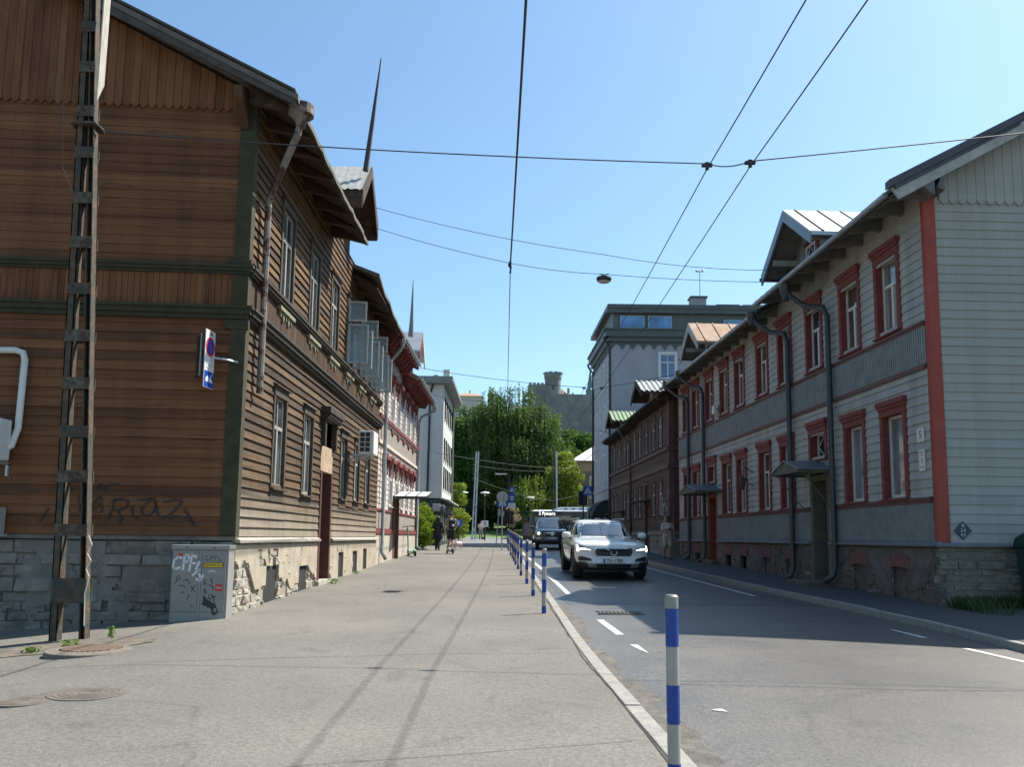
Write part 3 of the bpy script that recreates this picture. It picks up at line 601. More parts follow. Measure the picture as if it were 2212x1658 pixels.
    for c in cell:
        m = MB(); m.fbox(F, c[0], c[1], -.5, -.46, -.2, c[3]); m.fbox(F, c[0], c[0]+.03, -.46, -.1, -.2, c[3]); m.fbox(F, c[1]-.03, c[1], -.46, -.1, -.2, c[3]); m.build('cellar_window', mat('boarded cellar window', (.03, .02, .015), .9, .4, 4), r)  # open cellar windows: the shade inside is put into the dark colour
    MB().fbox(F, 5.95, 7.45, -.4, .12, -.2, .5).build('doorstep', st2, r, bevel=.02)
    # roofs with ragged dark brown eaves
    for (y0, y1, ex, ez, sag) in ((13.5, 20.7, -3.75, 9.0, .03), (23.15, 29.1, -3.86, 8.84, .1)):
        n = 26; m = MB(); rt_, rb = [], []
        for i in range(n+1):
            y = y0+(y1-y0)*i/n; dz = -sag*math.sin(math.pi*i/n)+(.1-.36*i/n if y0 > 20 else 0)+.015*fn(y, 3, 2.3); dx = .04*fn(y, 8, 3)
            rt_.append([(ex+dx, y, ez+.1+dz), (-4.7, y, ez+.1+.515*(ex+4.7)), (-9.75, y, ez+.1+.515*(ex+9.75)), (-15.8, y, ez+.05)])
            rb.append([(ex+dx, y, ez+dz), (-4.7, y, ez+.515*(ex+4.7)), (-9.75, y, ez+.515*(ex+9.75)), (-15.8, y, ez-.05)])
        m.grid(rt_); m.grid(rb)
        m.add([q for i in range(n+1) for q in (rt_[i][0], rb[i][0])], [(2*i, 2*i+1, 2*i+3, 2*i+2) for i in range(n)])
        for k in (0, n): m.add(rt_[k]+rb[k][::-1], [(0, 1, 6, 7), (1, 2, 5, 6), (2, 3, 4, 5)])
        m.build('roof', roofm, r)
        y = y0+.35; ez0 = ez
        while y < y1-.1:
            j = rnd.uniform(-.03, .03); m = MB(); ez = ez0+((.1-.36*(y-y0)/(y1-y0))-sag if y0 > 20 else 0)
            m.add([(ex-.1, y, ez-.03), (ex-.1, y+.14, ez-.03), (-4.7, y+.14, ez+.45), (-4.7, y, ez+.45), (ex-.12, y, ez-.02+j), (ex-.12, y+.14, ez-.02), (-4.2, y+.14, ez+.06), (-4.7, y+.14, ez+.14), (-4.7, y, ez+.14), (-4.2, y, ez+.06+j)], [(0, 1, 2, 3), (0, 1, 5, 4), (4, 5, 6, 9), (9, 6, 7, 8), (0, 4, 9, 8, 3), (1, 5, 6, 7, 2)])
            m.build('rafter_tail', soft, r); y += .93
        ez = ez0-(.2 if y0 > 20 else 0)
        m = MB()
        for k in range(6):
            x0, x1 = ex-.05-k*.16, ex-.05-(k+1)*.16+.01
            m.hexa([(x1, y0+.05, ez-.03+.515*(ex-x1)), (x0, y0+.05, ez-.03+.515*(ex-x0)), (x0, y1-.03, ez-.03+.515*(ex-x0)), (x1, y1-.03, ez-.03+.515*(ex-x1)), (x1, y0+.05, ez-.005+.515*(ex-x1)), (x0, y0+.05, ez-.005+.515*(ex-x0)), (x0, y1-.03, ez-.005+.515*(ex-x0)), (x1, y1-.03, ez-.005+.515*(ex-x1))])
        m.build('soffit', soft, r)
    MB().prism([(-4.66, 20.6, 9.5), (-9.75, 20.6, 12.1), (-15, 20.6, 9.2), (-15, 20.6, 9.1), (-4.66, 20.6, 9.4)], (0, 2.7, 0)).build('roof', roofm, r)
    # bargeboard on the gable
    bm_ = mat('grey bargeboard', (.07, .058, .048), .9, .35, 5, bump=.3); m = MB()
    for z0, z1, yy, t in ((-.2, .02, 13.52, .04), (.14, .18, 13.46, .3)):
        m.prism([(-3.78, yy, 9.0+max(z0, -.08)), (-9.75, yy, 9.0+z0+.515*5.97), (-9.75, yy, 9.0+z1+.515*5.97), (-3.78, yy, 9.0+z1)], (0, t, 0))
    m.prism([(-9.75, 13.52, 11.8), (-15.8, 13.52, 8.7), (-15.8, 13.52, 8.94), (-9.75, 13.52, 12.05)], (0, .04, 0)); m.build('bargeboard', bm_, r)
    m = MB(); m.prism([(-4.72, 14.0, 9.32), (-4.72, 13.56, 9.3), (-4.72, 13.58, 9.1), (-4.72, 13.75, 8.98), (-4.72, 14.0, 8.72)], (-.16, 0, 0)); m.build('eave_bracket', fv, r)
    # downpipe with its round hopper
    dp = mat('old downpipe with rust', (.2, .18, .155), .65, .3, 3, metal=.15, col2=(.07, .028, .02), thr=.47, wid=.06)
    h = MB().lathe([(.07, -.3), (.11, -.18), (.2, -.08), (.22, -.08), (.22, .1), (.2, .1), (.19, -.05), (.02, -.06)], (-3.78, 13.9, 9.0), 18).build('rain_hopper', dp, r, smooth=False)
    m = MB().tube([(-3.8, 13.9, 8.75), (-3.83, 13.92, 8.6), (-4.42, 14.55, 7.8), (-4.51, 14.65, 7.6), (-4.52, 14.7, 4.1)], .062, 10); m.build('downpipe', dp, r)
    # dormer with corrugated sheet
    corr = mat('old corrugated sheet', (.33, .33, .31), .9, .25, 8, col2=(.16, .16, .15), thr=.58)
    yc, xf, xb, za, ze, hw = 21.75, -3.92, -8.2, 11.58, 10.42, 1.22
    for sgn in (-1, 1):
        m = MB(); rows = []
        for k in range(4):
            t = k/3; row = []
            for i in range(57):
                x = xf+(xb-xf)*i/56; row.append((x, yc+sgn*hw*t, za+.03+(ze-za)*t+.022*math.cos((x-xf)/.13*2*math.pi)))
            rows.append(row)
        m.grid(rows); m.build('dormer_roof', corr, r, smooth=True)
        m = MB(); m.hexa([(xb, yc, za-.09), (xf-.03, yc, za-.09), (xf-.03, yc+sgn*hw, ze-.09), (xb, yc+sgn*hw, ze-.09), (xb, yc, za-.03), (xf-.03, yc, za-.03), (xf-.03, yc+sgn*hw, ze-.03), (xb, yc+sgn*hw, ze-.03)])
        m.hexa([(xf-.02, yc, za-.3), (xf+.02, yc, za-.3), (xf+.02, yc+sgn*hw, ze-.42), (xf-.02, yc+sgn*hw, ze-.42), (xf-.02, yc, za), (xf+.02, yc, za), (xf+.02, yc+sgn*hw*1.02, ze), (xf-.02, yc+sgn*hw*1.02, ze)])
        m.fbox(FR((0, 0), (0, 1), 1), yc+sgn*hw-.05, yc+sgn*hw+.05, xb, xf, ze-.45, ze-.1); m.build('dormer_barge', soft, r)
    m = MB(); m.prism([(-4.64, yc-.95, 9.45), (-4.64, yc+.95, 9.45), (-4.64, yc+.95, 10.5), (-4.64, yc, 11.4), (-4.64, yc-.95, 10.5)], (-3.5, 0, 0)); dw = m.build('dormer_wall', soft, r)
    m = MB().box(-4.64, -4.6, yc-.3, yc+.3, 9.8, 10.6); m.build('dormer_window', win_dark, dw)
    MB().tube([(-3.97, 21.1, 11.2), (-3.86, 21.2, 12.5), (-3.69, 21.3, 14.5)], [.075, .06, .015], 8).build('finial', mat('dark finial', (.035, .033, .035), .7, .3, 5), r)
    # graffiti on the gable
    ink = mat('graffiti ink', (.04, .03, .026), .7, .3, 10)
    def scrawl(lines, name, w, mt, o=.034):
        m = MB()
        for L_ in lines:
            pts = []
            for i in range(len(L_)-1):
                for k in range(4): pts.append((L_[i][0]+(L_[i+1][0]-L_[i][0])*k/4, L_[i][1]+(L_[i+1][1]-L_[i][1])*k/4))
            pts.append(L_[-1])
            for i in range(1, len(pts)-1): pts[i] = ((pts[i-1][0]+2*pts[i][0]+pts[i+1][0])/4, (pts[i-1][1]+2*pts[i][1]+pts[i+1][1])/4)
            for a, b in zip(pts, pts[1:]):
                d = Vector((b[0]-a[0], b[1]-a[1])); d = d.normalized() if d.length else Vector((1, 0)); n = Vector((-d.y, d.x))*w/2; e = d*w*.2
                m.fprism(G, [(a[0]+n.x-e.x, a[1]+n.y-e.y), (a[0]-n.x-e.x, a[1]-n.y-e.y), (b[0]-n.x+e.x, b[1]-n.y+e.y), (b[0]+n.x+e.x, b[1]+n.y+e.y)], o-.02, o)
        m.build(name, mt, r)
    sx = lambda z: -.0041*(z-1195)+.0   # photograph crop units to metres along the gable
    def g2(pts): return [((1195-x)*.00372-.35+.0, 1.5+(1070-y)*.00366) for x, y in pts]
    R_ = [g2([(575, 890), (565, 940), (548, 985)]), g2([(560, 905), (600, 890), (640, 905), (620, 935), (575, 945)]), g2([(590, 945), (610, 980), (600, 1000)]),
          g2([(650, 925), (655, 960), (672, 980)]), g2([(672, 895), (720, 890), (750, 885)]), g2([(735, 890), (690, 935), (700, 965), (735, 965), (755, 930), (750, 890), (762, 960), (790, 975)]),
          g2([(790, 905), (840, 890), (872, 900), (830, 950), (800, 975), (850, 965), (900, 975), (935, 1010)]), g2([(880, 935), (900, 960), (925, 1010)])]
    scrawl(R_, 'graffiti_tag', .032, ink)
    T_ = [g2([(465, 835), (470, 900)]), g2([(490, 850), (510, 820), (535, 860)]), g2([(485, 835), (590, 822)]), g2([(440, 905), (520, 915), (460, 960), (510, 865), (525, 960), (455, 940)]), g2([(390, 815), (350, 830), (390, 850), (345, 870)]), g2([(340, 925), (350, 965), (375, 925), (380, 965)]), g2([(455, 1005), (470, 975), (515, 980)]), g2([(255, 1000), (290, 940)]), g2([(415, 880), (425, 955)])]
    scrawl(T_, 'graffiti_tag', .02, ink)
    return r, F, G
L1, F1, G1 = house_left()
# ------------------------------------------------------------------ pale house with dark red trim, beyond the brown one
def gutter_pipe(r, path, rad, m, name='downpipe', hop=None):
    o = MB().tube(path, rad, 10).build(name, m, r, smooth=True)
    if hop: MB().lathe([(rad*.9, -.3), (rad*1.9, -.04), (rad*2, .1), (rad*1.7, .1), (rad*1.5, 0)], hop, 14).build('rain_hopper', m, r)
    return o
def house_pink():
    r = thing('timber_house', 'pale pink timber house with dark red window trim and red brackets under its eaves', 'house', (-8, 35, .6))
    F = FR((-4.75, 29.0), (0, 1), 1); L_ = 12.1; rnd = random.Random(5)
    sid = board_mat('pale house boards', [(.42, .36, .33), (.52, .46, .42), (.58, .53, .49)], .2, 'z', 2.55, (3, .4, 10), 1.5, bump=.15)
    tb = mat('taupe boards', (.27, .235, .2), .8, .15, 3); red = mat('oxblood trim', (.16, .035, .03), .65, .25, 5); white = mat('white sash', (.6, .57, .53), .6, .12, 5)
    cream = mat('cream moulding', (.55, .49, .42), .7, .12, 4); conc = mat('stained plaster base', (.4, .36, .3), .9, .22, 1.6, bump=.4, bsc=12, col2=(.25, .22, .19), thr=.58)
    W2 = [(1.9+1.72*i, .8, 6.05, 7.55) for i in range(6)]; W1 = [(1.9+1.72*i, .8, 2.75, 4.3) for i in range(6)]
    hs = [(s-.43, s+.43, a-.03, b+.05) for s, w, a, b in W1+W2]
    m = MB(); lap(m, F, .2, L_, 2.55, 4.9, .2, hs, .02, .002); lap(m, F, .2, L_, 5.95, 8.5, .2, hs, .02, .002); m.build('front_siding', sid, r)
    m = MB(); vboards(m, F, .2, L_, 5.02, 5.72, .12); vboards(m, F, .2, L_, 1.85, 2.5, .12); m.build('frieze', tb, r)
    m = MB(); cells(m, F, 0, L_, 1.5, 8.6, hs, -.01); m.build('wall_lining', interior, r)
    m = MB(); m.box(-14.5, -5.3, 29.15, 41, -.5, 8.4); m.build('inner_wall', interior, r)
    m = MB(); m.prism([(-4.77, 29.02, .0), (-4.77, 29.02, 8.5), (-9.7, 29.02, 11.2), (-14.6, 29.02, 8.5), (-14.6, 29.02, 0)], (0, .1, 0)); m.prism([(-4.77, 41.0, .0), (-4.77, 41.0, 8.4), (-9.7, 41.0, 11.0), (-14.6, 41.0, 8.4), (-14.6, 41.0, 0)], (0, .09, 0)); m.build('side_wall', sid, r)
    for z0, z1, p in ((4.88, 5.0, .09), (5.72, 5.8, .07), (5.8, 5.93, .12)): MB().fbox(F, .2, L_, -.01, p, z0, z1).build('cornice', cream if z0 < 5.75 else red, r)
    MB().fbox(F, .2, L_, -.01, .06, 2.48, 2.56).build('cornice', red, r); MB().fbox(F, 0, L_+.05, -.01, .1, 1.66, 1.84).build('base_board', red, r)
    MB().fbox(F, -.03, .2, -.01, .05, 1.85, 8.6).build('corner_board', red, r); MB().fbox(F, L_-.02, L_+.1, -.2, .05, 1.85, 8.3).build('corner_board', red, r)
    MB().fbox(F, 0, L_+.05, -.2, .06, .1, 1.65).build('foundation', conc, r)
    for W_ in (W1, W2):
        for s, w, a, b in W_:
            window(r, F, s, w, a, b, white, white, win_mid, .07, .08, .04, .05, .06, 'tb', hs='flat')
            wo = [c for c in r.children if c.name.startswith('window')][-1]
            m = MB(); m.fbox(F, s-.56, s+.56, -.01, .2, b+.1, b+.24); m.fbox(F, s-.52, s+.52, -.01, .12, b+.24, b+.34)
            for q in (-1, 1): m.sprism(F, [(0, b+.1), (.17, b+.1), (.15, b-.08), (.07, b-.2), (.09, b-.34), (.03, b-.5), (0, b-.5)], s+q*.5-.05, s+q*.5+.05)
            m.build('window_hood', red, wo)
    for s, *_ in W2:   # red carved drops on the frieze
        MB().fprism(F, [(s-.32, 5.72), (s+.32, 5.72), (s+.24, 5.55), (s+.1, 5.6), (s, 5.45), (s-.1, 5.6), (s-.24, 5.55)], .02, .07).build('carved_bracket', red, r)
    # roof in two runs with a dormer between
    roofm = mat('grey metal roof', (.3, .32, .34), .45, .15, 3, metal=.4)
    def slab(y0, y1, ex, ez, name='roof', c=None):
        m = MB(); k = .5
        m.prism([(ex, y0, ez), (-9.7, y0, ez+k*(ex+9.7)), (-15.6, y0, ez), (-15.6, y0, ez+.1), (-9.7, y0, ez+.1+k*(ex+9.7)), (ex-.02, y0, ez+.1)], (0, y1-y0, 0)); m.build(name, c or roofm, r)
        m = MB(); m.hexa([(ex-.05, y0+.05, ez-.04), (-4.75, y0+.05, ez-.04+k*(ex-.05+4.75)), (-4.75, y1-.05, ez-.04+k*(ex+4.7)), (ex-.05, y1-.05, ez-.04), (ex-.05, y0+.05, ez-.01), (-4.75, y0+.05, ez-.01+k*(ex+4.7)), (-4.75, y1-.05, ez-.01+k*(ex+4.7)), (ex-.05, y1-.05, ez-.01)]); m.build('soffit', cream, r)
        y = y0+.2
        while y < y1-.1:
            MB().prism([(ex+.02, y, ez-.03), (ex+.02, y, ez-.2), (-4.2, y, ez-.1), (-4.35, y, ez-.35), (-4.76, y, ez-.3), (-4.76, y, ez+.3)], (0, .12, 0)).build('rafter_tail', red, r); y += .66
        MB().tube([(ex+.06, y0, ez+.03), (ex+.06, y1, ez+.03)], .055, 8).build('gutter', zinc, r)
    slab(28.9, 34.6, -3.98, 8.72); slab(34.9, 41.4, -3.96, 8.25)
    yc = 35.2; za, ze, hw, xf = 10.35, 9.3, 1.15, -3.9
    for sg in (-1, 1):
        m = MB(); m.hexa([(-8, yc, za-.08), (xf, yc, za-.08), (xf, yc+sg*hw, ze-.08), (-8, yc+sg*hw, ze-.08), (-8, yc, za), (xf, yc, za), (xf, yc+sg*hw, ze), (-8, yc+sg*hw, ze)]); m.build('dormer_roof', roofm, r)
        m = MB(); m.hexa([(xf-.04, yc, za-.32), (xf+.02, yc, za-.32), (xf+.02, yc+sg*hw, ze-.35), (xf-.04, yc+sg*hw, ze-.35), (xf-.04, yc, za-.07), (xf+.02, yc, za-.07), (xf+.02, yc+sg*hw, ze-.07), (xf-.04, yc+sg*hw, ze-.07)]); m.build('dormer_barge', cream if sg > 0 else red, r)
    m = MB(); m.prism([(-4.4, yc-.9, 8.4), (-4.4, yc+.9, 8.4), (-4.4, yc+.9, 9.4), (-4.4, yc, 10.15), (-4.4, yc-.9, 9.4)], (-3, 0, 0)); m.build('dormer_wall', red, r)
    MB().tube([(-4.3, 34.2, 9.9), (-4.28, 34.2, 10.6), (-4.26, 34.2, 12.4)], [.12, .08, .01], 8).build('finial', mat('grey finial', (.14, .15, .16), .5, .2, 5), r)
    gutter_pipe(r, [(-3.98, 29.4, 8.7), (-4.0, 29.5, 8.35), (-4.55, 30.0, 7.85), (-4.6, 30.05, 7.6), (-4.6, 30.05, 1.0), (-4.45, 30.0, .75)], .065, zinc, hop=(-3.98, 29.4, 8.65))
    gutter_pipe(r, [(-3.9, 41.3, 8.1), (-3.95, 41.3, 7.8), (-4.55, 41.25, 7.5), (-4.62, 41.22, 7.3), (-4.62, 41.2, 1.1), (-4.4, 41.2, .95)], .065, zinc, hop=(-3.9, 41.3, 8.05))
    # door canopy of frosted sheets on a post
    fro = mat('frosted canopy sheet', (.5, .52, .53), .35, .08, 2); post = mat('brown door post', (.12, .06, .045), .7, .25, 5)
    cz = 3.35; m = MB()
    for k in range(3): m.hexa([(-4.7+.45*k, 33.2, cz-.22), (-4.27+.45*k, 33.2, cz-.22), (-4.27+.45*k, 35.4, cz+.1), (-4.7+.45*k, 35.4, cz+.1), (-4.7+.45*k, 33.2, cz-.205), (-4.27+.45*k, 33.2, cz-.205), (-4.27+.45*k, 35.4, cz+.115), (-4.7+.45*k, 35.4, cz+.115)])
    ca = m.build('canopy', fro, r); m = MB()
    for x in (-4.71, -4.26, -3.81, -3.37): m.hexa([(x, 33.18, cz-.24), (x+.03, 33.18, cz-.24), (x+.03, 35.42, cz+.08), (x, 35.42, cz+.08), (x, 33.18, cz-.19), (x+.03, 33.18, cz-.19), (x+.03, 35.42, cz+.13), (x, 35.42, cz+.13)])
    m.box(-4.7, -3.34, 33.13, 33.18, cz-.3, cz-.19); m.build('canopy_frame', iron, ca)
    MB().box(-4.7, -4.55, 33.9, 34.05, .6, 3.2).build('door_post', post, r); MB().fbox(F, 4.3, 5.6, -.01, .07, .7, 3.1).build('door', post, r)
    g = MB(); g.tube([(-4.5, 35.6, 4.9), (-4.3, 35.6, 5.05), (-4.2, 35.6, 4.98)], .1, 6); g.tube([(-4.45, 33.4, 4.95), (-4.3, 33.5, 5.1)], .1, 6)
    return r
L2 = house_pink()

# ------------------------------------------------------------------ plain white block of flats beyond
def white_block():
    r = thing('apartment_block', 'plain white four-storey block with a dark green ground floor beyond the pink house', 'building', (-8, 55, 1))
    A = FR((-4.25, 51), (-1, 0), -1); B = FR((-4.25, 51), (0, 1), 1)
    wh = mat('white render', (.52, .53, .5), .85, .07, .8, bump=.1, bsc=25); gr = mat('dark green ground floor', (.028, .045, .036), .6, .2, 2); eav = mat('grey eave sheet', (.2, .2, .19), .6, .2, 3)
    W_ = [(.95+1.5*i, .5, z, z+1.35) for z in (8.9, 6.35, 4.55) for i in range(5)]
    hs = [(s-.25, s+.25, a, b) for s, w, a, b in W_]
    m = MB(); cells(m, B, 0, 8, 3.9, 10.95, hs, 0); m.add([A.pt(0, 0, 3.9), A.pt(9, 0, 3.9), A.pt(9, 0, 10.95), A.pt(0, 0, 10.95)], [(0, 1, 2, 3)]); m.add([B.pt(8, 0, 0), B.pt(8, -9, 0), B.pt(8, -9, 10.95), B.pt(8, 0, 10.95)], [(0, 1, 2, 3)]); m.build('wall', wh, r)
    MB().box(-13, -4.6, 51.2, 58.8, 4, 10.9).build('inner_wall', interior, r)
    frm = mat('grey window frame', (.3, .3, .28), .6, .1, 4)
    for s, w, a, b in W_: window(r, B, s, w, a, b, wh, frm, win_mid, .0, .001, .0, .04, .04, 'tb', hs='flat')
    m = MB(); m.box(-13, -4.28, 51.06, 58.97, .2, 3.85); m.build('ground_floor', gr, r)
    m = MB(); m.box(-13.5, -3.62, 50.45, 59.6, 10.96, 11.06); m.box(-13.5, -3.7, 50.5, 59.5, 11.06, 11.4); m.build('roof', eav, r)
    MB().box(-4.35, -3.95, 51.4, 52.1, 11.4, 12.0).build('chimney', wh, r)
    m = MB(); m.hexa([(-4.3, 50.98, 3.86), (-3.7, 50.8, 3.7), (-3.7, 59, 3.7), (-4.3, 59, 3.86), (-4.3, 50.98, 3.95), (-3.7, 50.8, 3.78), (-3.7, 59, 3.78), (-4.3, 59, 3.95)]); m.build('canopy', mat('pale canopy edge', (.4, .4, .37), .6, .1, 3), r)
    MB().tube([(-4.92, 50.9, 11), (-5.1, 50.92, 10.4), (-5.15, 50.92, 1.2)], .06, 8).build('downpipe', blackp, r)
    MB().tube([(-4.2, 58.9, 10.9), (-4.16, 58.9, 1.2)], .06, 8).build('downpipe', mat('green downpipe', (.2, .25, .19), .5, .2, 3), r)
    m = MB()
    for y0, y1 in ((51.6, 52.6), (52.9, 54.2), (54.5, 56), (56.3, 57.8)): m.box(-4.3, -4.262, y0, y1, 1.3, 3.0)
    m.build('shop_window', win_dark, r); m = MB()
    for y in (51.5, 52.7, 54.3, 56.1, 57.9): m.box(-4.3, -4.24, y, y+.1, 1.1, 3.05)
    m.build('shop_frame', frm, r)
    MB().box(-4.28, -4.2, 51.7, 53.4, 3.08, 3.5).build('shop_sign', mat('pink and white shop sign', (.45, .3, .3), .6, .4, 2.5, col2=(.7, .66, .62), thr=.5), r)
    return r
L3 = white_block()

# ------------------------------------------------------------------ grey-green house with red trim on the right
def house_grey():
    r = thing('timber_house', 'long grey-green timber house with brick red window trim, on the right of the road', 'house', (12, 24, .5))
    P = (8.19, 16.03); F = FR(P, (-.042, 1), -1); G = FR(P, (1, .025), 1); L_ = 20.3; LG = 11.
    rnd = random.Random(11)
    sid = board_mat('grey-green boards', [(.31, .3, .27), (.395, .385, .35), (.44, .43, .395)], .19, 'z', 2.45, (2, .4, 10), 1.4, bump=.12, worn=(.2, .2, .19), wthr=.63); gab = board_mat('pale green gable boards', streak=.9, cols=[(.3, .292, .25), (.335, .33, .285), (.36, .355, .308)], pitch=.183, axis='z', off=1.6, st=(.4, 1, 8), sc=1.2, bump=.12, worn=(.33, .35, .29), wthr=.68)
    bat = mat('slate grey battens', (.24, .243, .235), .8, .2, 3, col2=(.2, .2, .19), thr=.63); red = mat('brick red trim', (.18, .038, .027), .75, .3, 5, col2=(.1, .034, .028), thr=.57); redb = mat('bright red corner board', (.3, .05, .03), .7, .18, 3, col2=(.17, .045, .035), thr=.6)
    rd = mat('dull red moulding', (.13, .055, .045), .7, .2, 4); wf = mat('cream window frame', (.6, .58, .52), .5, .07, 4); soft = mat('grey eave boards', (.13, .125, .115), .85, .3, 4)
    roofm = mat('dark metal roof', (.06, .062, .066), .5, .2, 3, metal=.2); pipe = mat('charcoal downpipe', (.06, .058, .055), .45, .2, 3, metal=.3, col2=(.075, .08, .085), thr=.6); ledm = mat('grey ledge sheet', (.2, .21, .22), .5, .15, 4, metal=.3)
    mas = mat('brown rubble masonry', (.125, .098, .078), .95, .4, 5, bump=1, bsc=16, col2=(.075, .06, .055), thr=.55); brick = mat('old brick arch', (.19, .085, .065), .9, .35, 10, bump=.5, bsc=20, col2=(.4, .36, .33), thr=.66); ren = mat('patchy grey render', (.14, .112, .094), .95, .35, 2.5, bump=.6, bsc=14, col2=(.21, .185, .165), thr=.62); gst = mat('gable limestone', (.2, .175, .13), .95, .35, 5, bump=1, bsc=14, col2=(.1, .09, .075), thr=.57)
    U = [1.55, 3.38, 5.5, 7.6, 9.5, 11.75, 13.5, 15.4, 17.4, 18.95]; Lw = [1.52, 3.35, 7.6, 9.45, 11.7, 13.35, 17.4, 18.9]; D = [5.45, 15.2]
    W2 = [(s, .86, 6.08, 7.72) for s in U]; W1 = [(s, .86, 2.53, 4.28) for s in Lw]; WD = [(s, .9, 3.72, 4.38) for s in D]
    hs = [(s-w/2-.03, s+w/2+.03, a, b) for s, w, a, b in W2+W1+WD]+[(s-.6, s+.6, 0, 3.35) for s in D]
    m = MB(); lap(m, F, .1, L_, 2.48, 5.02, .185, hs, .024, .002, rnd=rnd); lap(m, F, .1, L_, 5.98, 8.75, .185, hs, .024, .002, rnd=rnd); m.build('front_siding', sid, r)
    m = MB(); vboards(m, F, .1, L_, 5.12, 5.88, .085, o=.04, gap=.035); vboards(m, F, .1, L_, 1.62, 2.36, .07, hs, o=.035, gap=.028)
    for s in D: vboards(m, F, s-.95, s+.95, 8.12, 8.6, .11, o=.05, point=.06)
    m.build('batten_band', bat, r)
    m = MB(); cells(m, F, 0, L_, .0, 8.9, hs+[(s-.35, s+.35, -.2, 1.07) for s in (1.5, 3.35, 7.6, 9.45, 11.7, 13.35, 17.4, 18.9)], -.008); m.build('wall_lining', bat, r)
    m = MB(); m.prism([(9.0, 16.9, 0), (17.6, 16.9, 0), (17.6, 36.3, 0), (8.1, 36.3, 0)], (0, 0, 8.6)); m.build('inner_wall', interior, r)
    tf = lambda s: 8.75+.54*(s if s < 5.4 else 10.8-s)
    m = MB(); lap(m, G, .1, LG, 1.6, 8.5, .183, (), .02, .002, rnd=rnd, joints=3.4); m.build('gable_siding', gab, r)
    m = MB(); vboards(m, G, .3, LG-.2, 8.42, 12.2, .19, point=.09, o=.045, topfn=tf); m.build('gable_boarding', gab, r)
    m = MB(); m.fprism(G, [(0, -.3), (LG, -.3), (LG, 8.7), (LG/2, 11.6), (0, 8.7)], -.009, -.1); m.build('wall_lining', bat, r)
    m = MB(); m.fbox(G, -.03, .2, -.01, .05, 1.6, 8.7); m.fbox(F, -.045, .06, -.01, .048, 1.6, 8.75); m.build('corner_board', redb, r, bevel=.005)
    for z0, z1, p in ((2.36, 2.42, .05), (2.42, 2.48, .075), (5.02, 5.07, .06), (5.07, 5.12, .045), (5.88, 5.93, .05), (5.93, 5.98, .075)):
        iv = [(0.14, L_)] if z0 > 3 else cut(.14, L_, [(s-.62, s+.62) for s in D])
        m = MB(); [m.fbox(F, a, b, -.01, p, z0, z1) for a, b in iv]; m.build('moulding', rd, r)
    m = MB()
    for a, b in cut(-.05, L_, [(s-.62, s+.62) for s in D]): m.sprism(F, [(-.01, 1.53), (.13, 1.52), (.135, 1.56), (-.01, 1.63)], a, b)
    m.sprism(G, [(-.01, 1.53), (.12, 1.52), (.125, 1.555), (-.01, 1.62)], -.12, LG); m.build('ledge', ledm, r)
    for W_, st in ((W2, 'T'), (W1, 'single')):
        for i, (s, w, a, b) in enumerate(W_):
            window(r, F, s, w, a, b, red, wf, (win_mid, win_dark, win_fold, win_brown, win_dark, win_fold)[(i*7+2) % 6] if st == 'T' else win_blind if i < 2 else (win_fold, win_brown, win_blind, win_mid)[i % 4], .13, .33, .1, .06, .15, st if st == 'T' or i < 2 else 'T')
            if st == 'T' and i in ():   # tilted sash
                wo = [c for c in r.children if c.name.startswith('window')][-1]; m = MB(); q = FR((F.pt(s, -.1, 0).x, F.pt(s, -.1, 0).y), F.d, -1)
                m.hexa([F.pt(s-.32, -.09, a+.1), F.pt(s-.27, -.09, a+.1), F.pt(s+.3, -.02, b-.5), F.pt(s+.25, -.02, b-.5), F.pt(s-.32, -.06, a+.1), F.pt(s-.27, -.06, a+.1), F.pt(s+.3, .01, b-.5), F.pt(s+.25, .01, b-.5)]); m.build('tilted_sash', wf, wo)
    for s, w, a, b in WD: window(r, F, s, w, a, b, red, wf, win_dark, .13, .33, .1, .05, .2, 'X', name='transom_window')
    # doors with little sloping canopies
    dm = mat('brown panelled door', (.1, .05, .035), .65, .3, 4, col2=(.16, .09, .06), thr=.6); jam = mat('olive door jamb', (.12, .105, .075), .8, .25, 4); dred = mat('red door', (.22, .05, .03), .65, .2, 4); cs = mat('blue-grey canopy sheet', (.2, .23, .26), .45, .12, 3, metal=.4)
    for i, s in enumerate(D):
        m = MB(); m.fbox(F, s-.6, s-.44, -.5, .03, .4, 3.3); m.fbox(F, s+.44, s+.6, -.5, .03, .4, 3.3); m.fbox(F, s-.44, s+.44, -.5, .03, 3.14, 3.3); m.build('door_frame', jam if i == 0 else dred, r)
        m = MB(); m.fbox(F, s-.44, s+.44, -.36, -.3, .45, 3.14)
        for c0, c1 in ((.65, 1.15), (1.3, 1.9), (2.05, 2.95)):
            for q in (-.22, .22): m.fbox(F, s+q-.15, s+q+.15, -.3, -.275, c0, c1)
        dd = m.build('door', dm if i == 0 else dred, r); MB().tube([F.pt(s+.36, -.27, 1.6), F.pt(s+.36, -.22, 1.6), F.pt(s+.25, -.22, 1.6)], .012, 6).build('handle', galv, dd)
        if i == 0: MB().fbox(F, s-.18, s+.18, -.3, -.27, 2.2, 2.8).build('door_light', mat('warm door light', (.35, .3, .14), .3, .3, 3), dd)
        w2, pr = (.95, .95) if i == 0 else (1.25, 1.0); m = MB()
        for q in (-1, 1):
            p0, p1 = F.pt(s, 0, 0), 0
            m.hexa([F.pt(s, 0, 3.62), F.pt(s, pr, 3.62), F.pt(s+q*w2, pr, 3.36), F.pt(s+q*w2, 0, 3.36), F.pt(s, 0, 3.645), F.pt(s, pr, 3.645), F.pt(s+q*w2, pr, 3.385), F.pt(s+q*w2, 0, 3.385)])
        ca = m.build('canopy', cs, r)
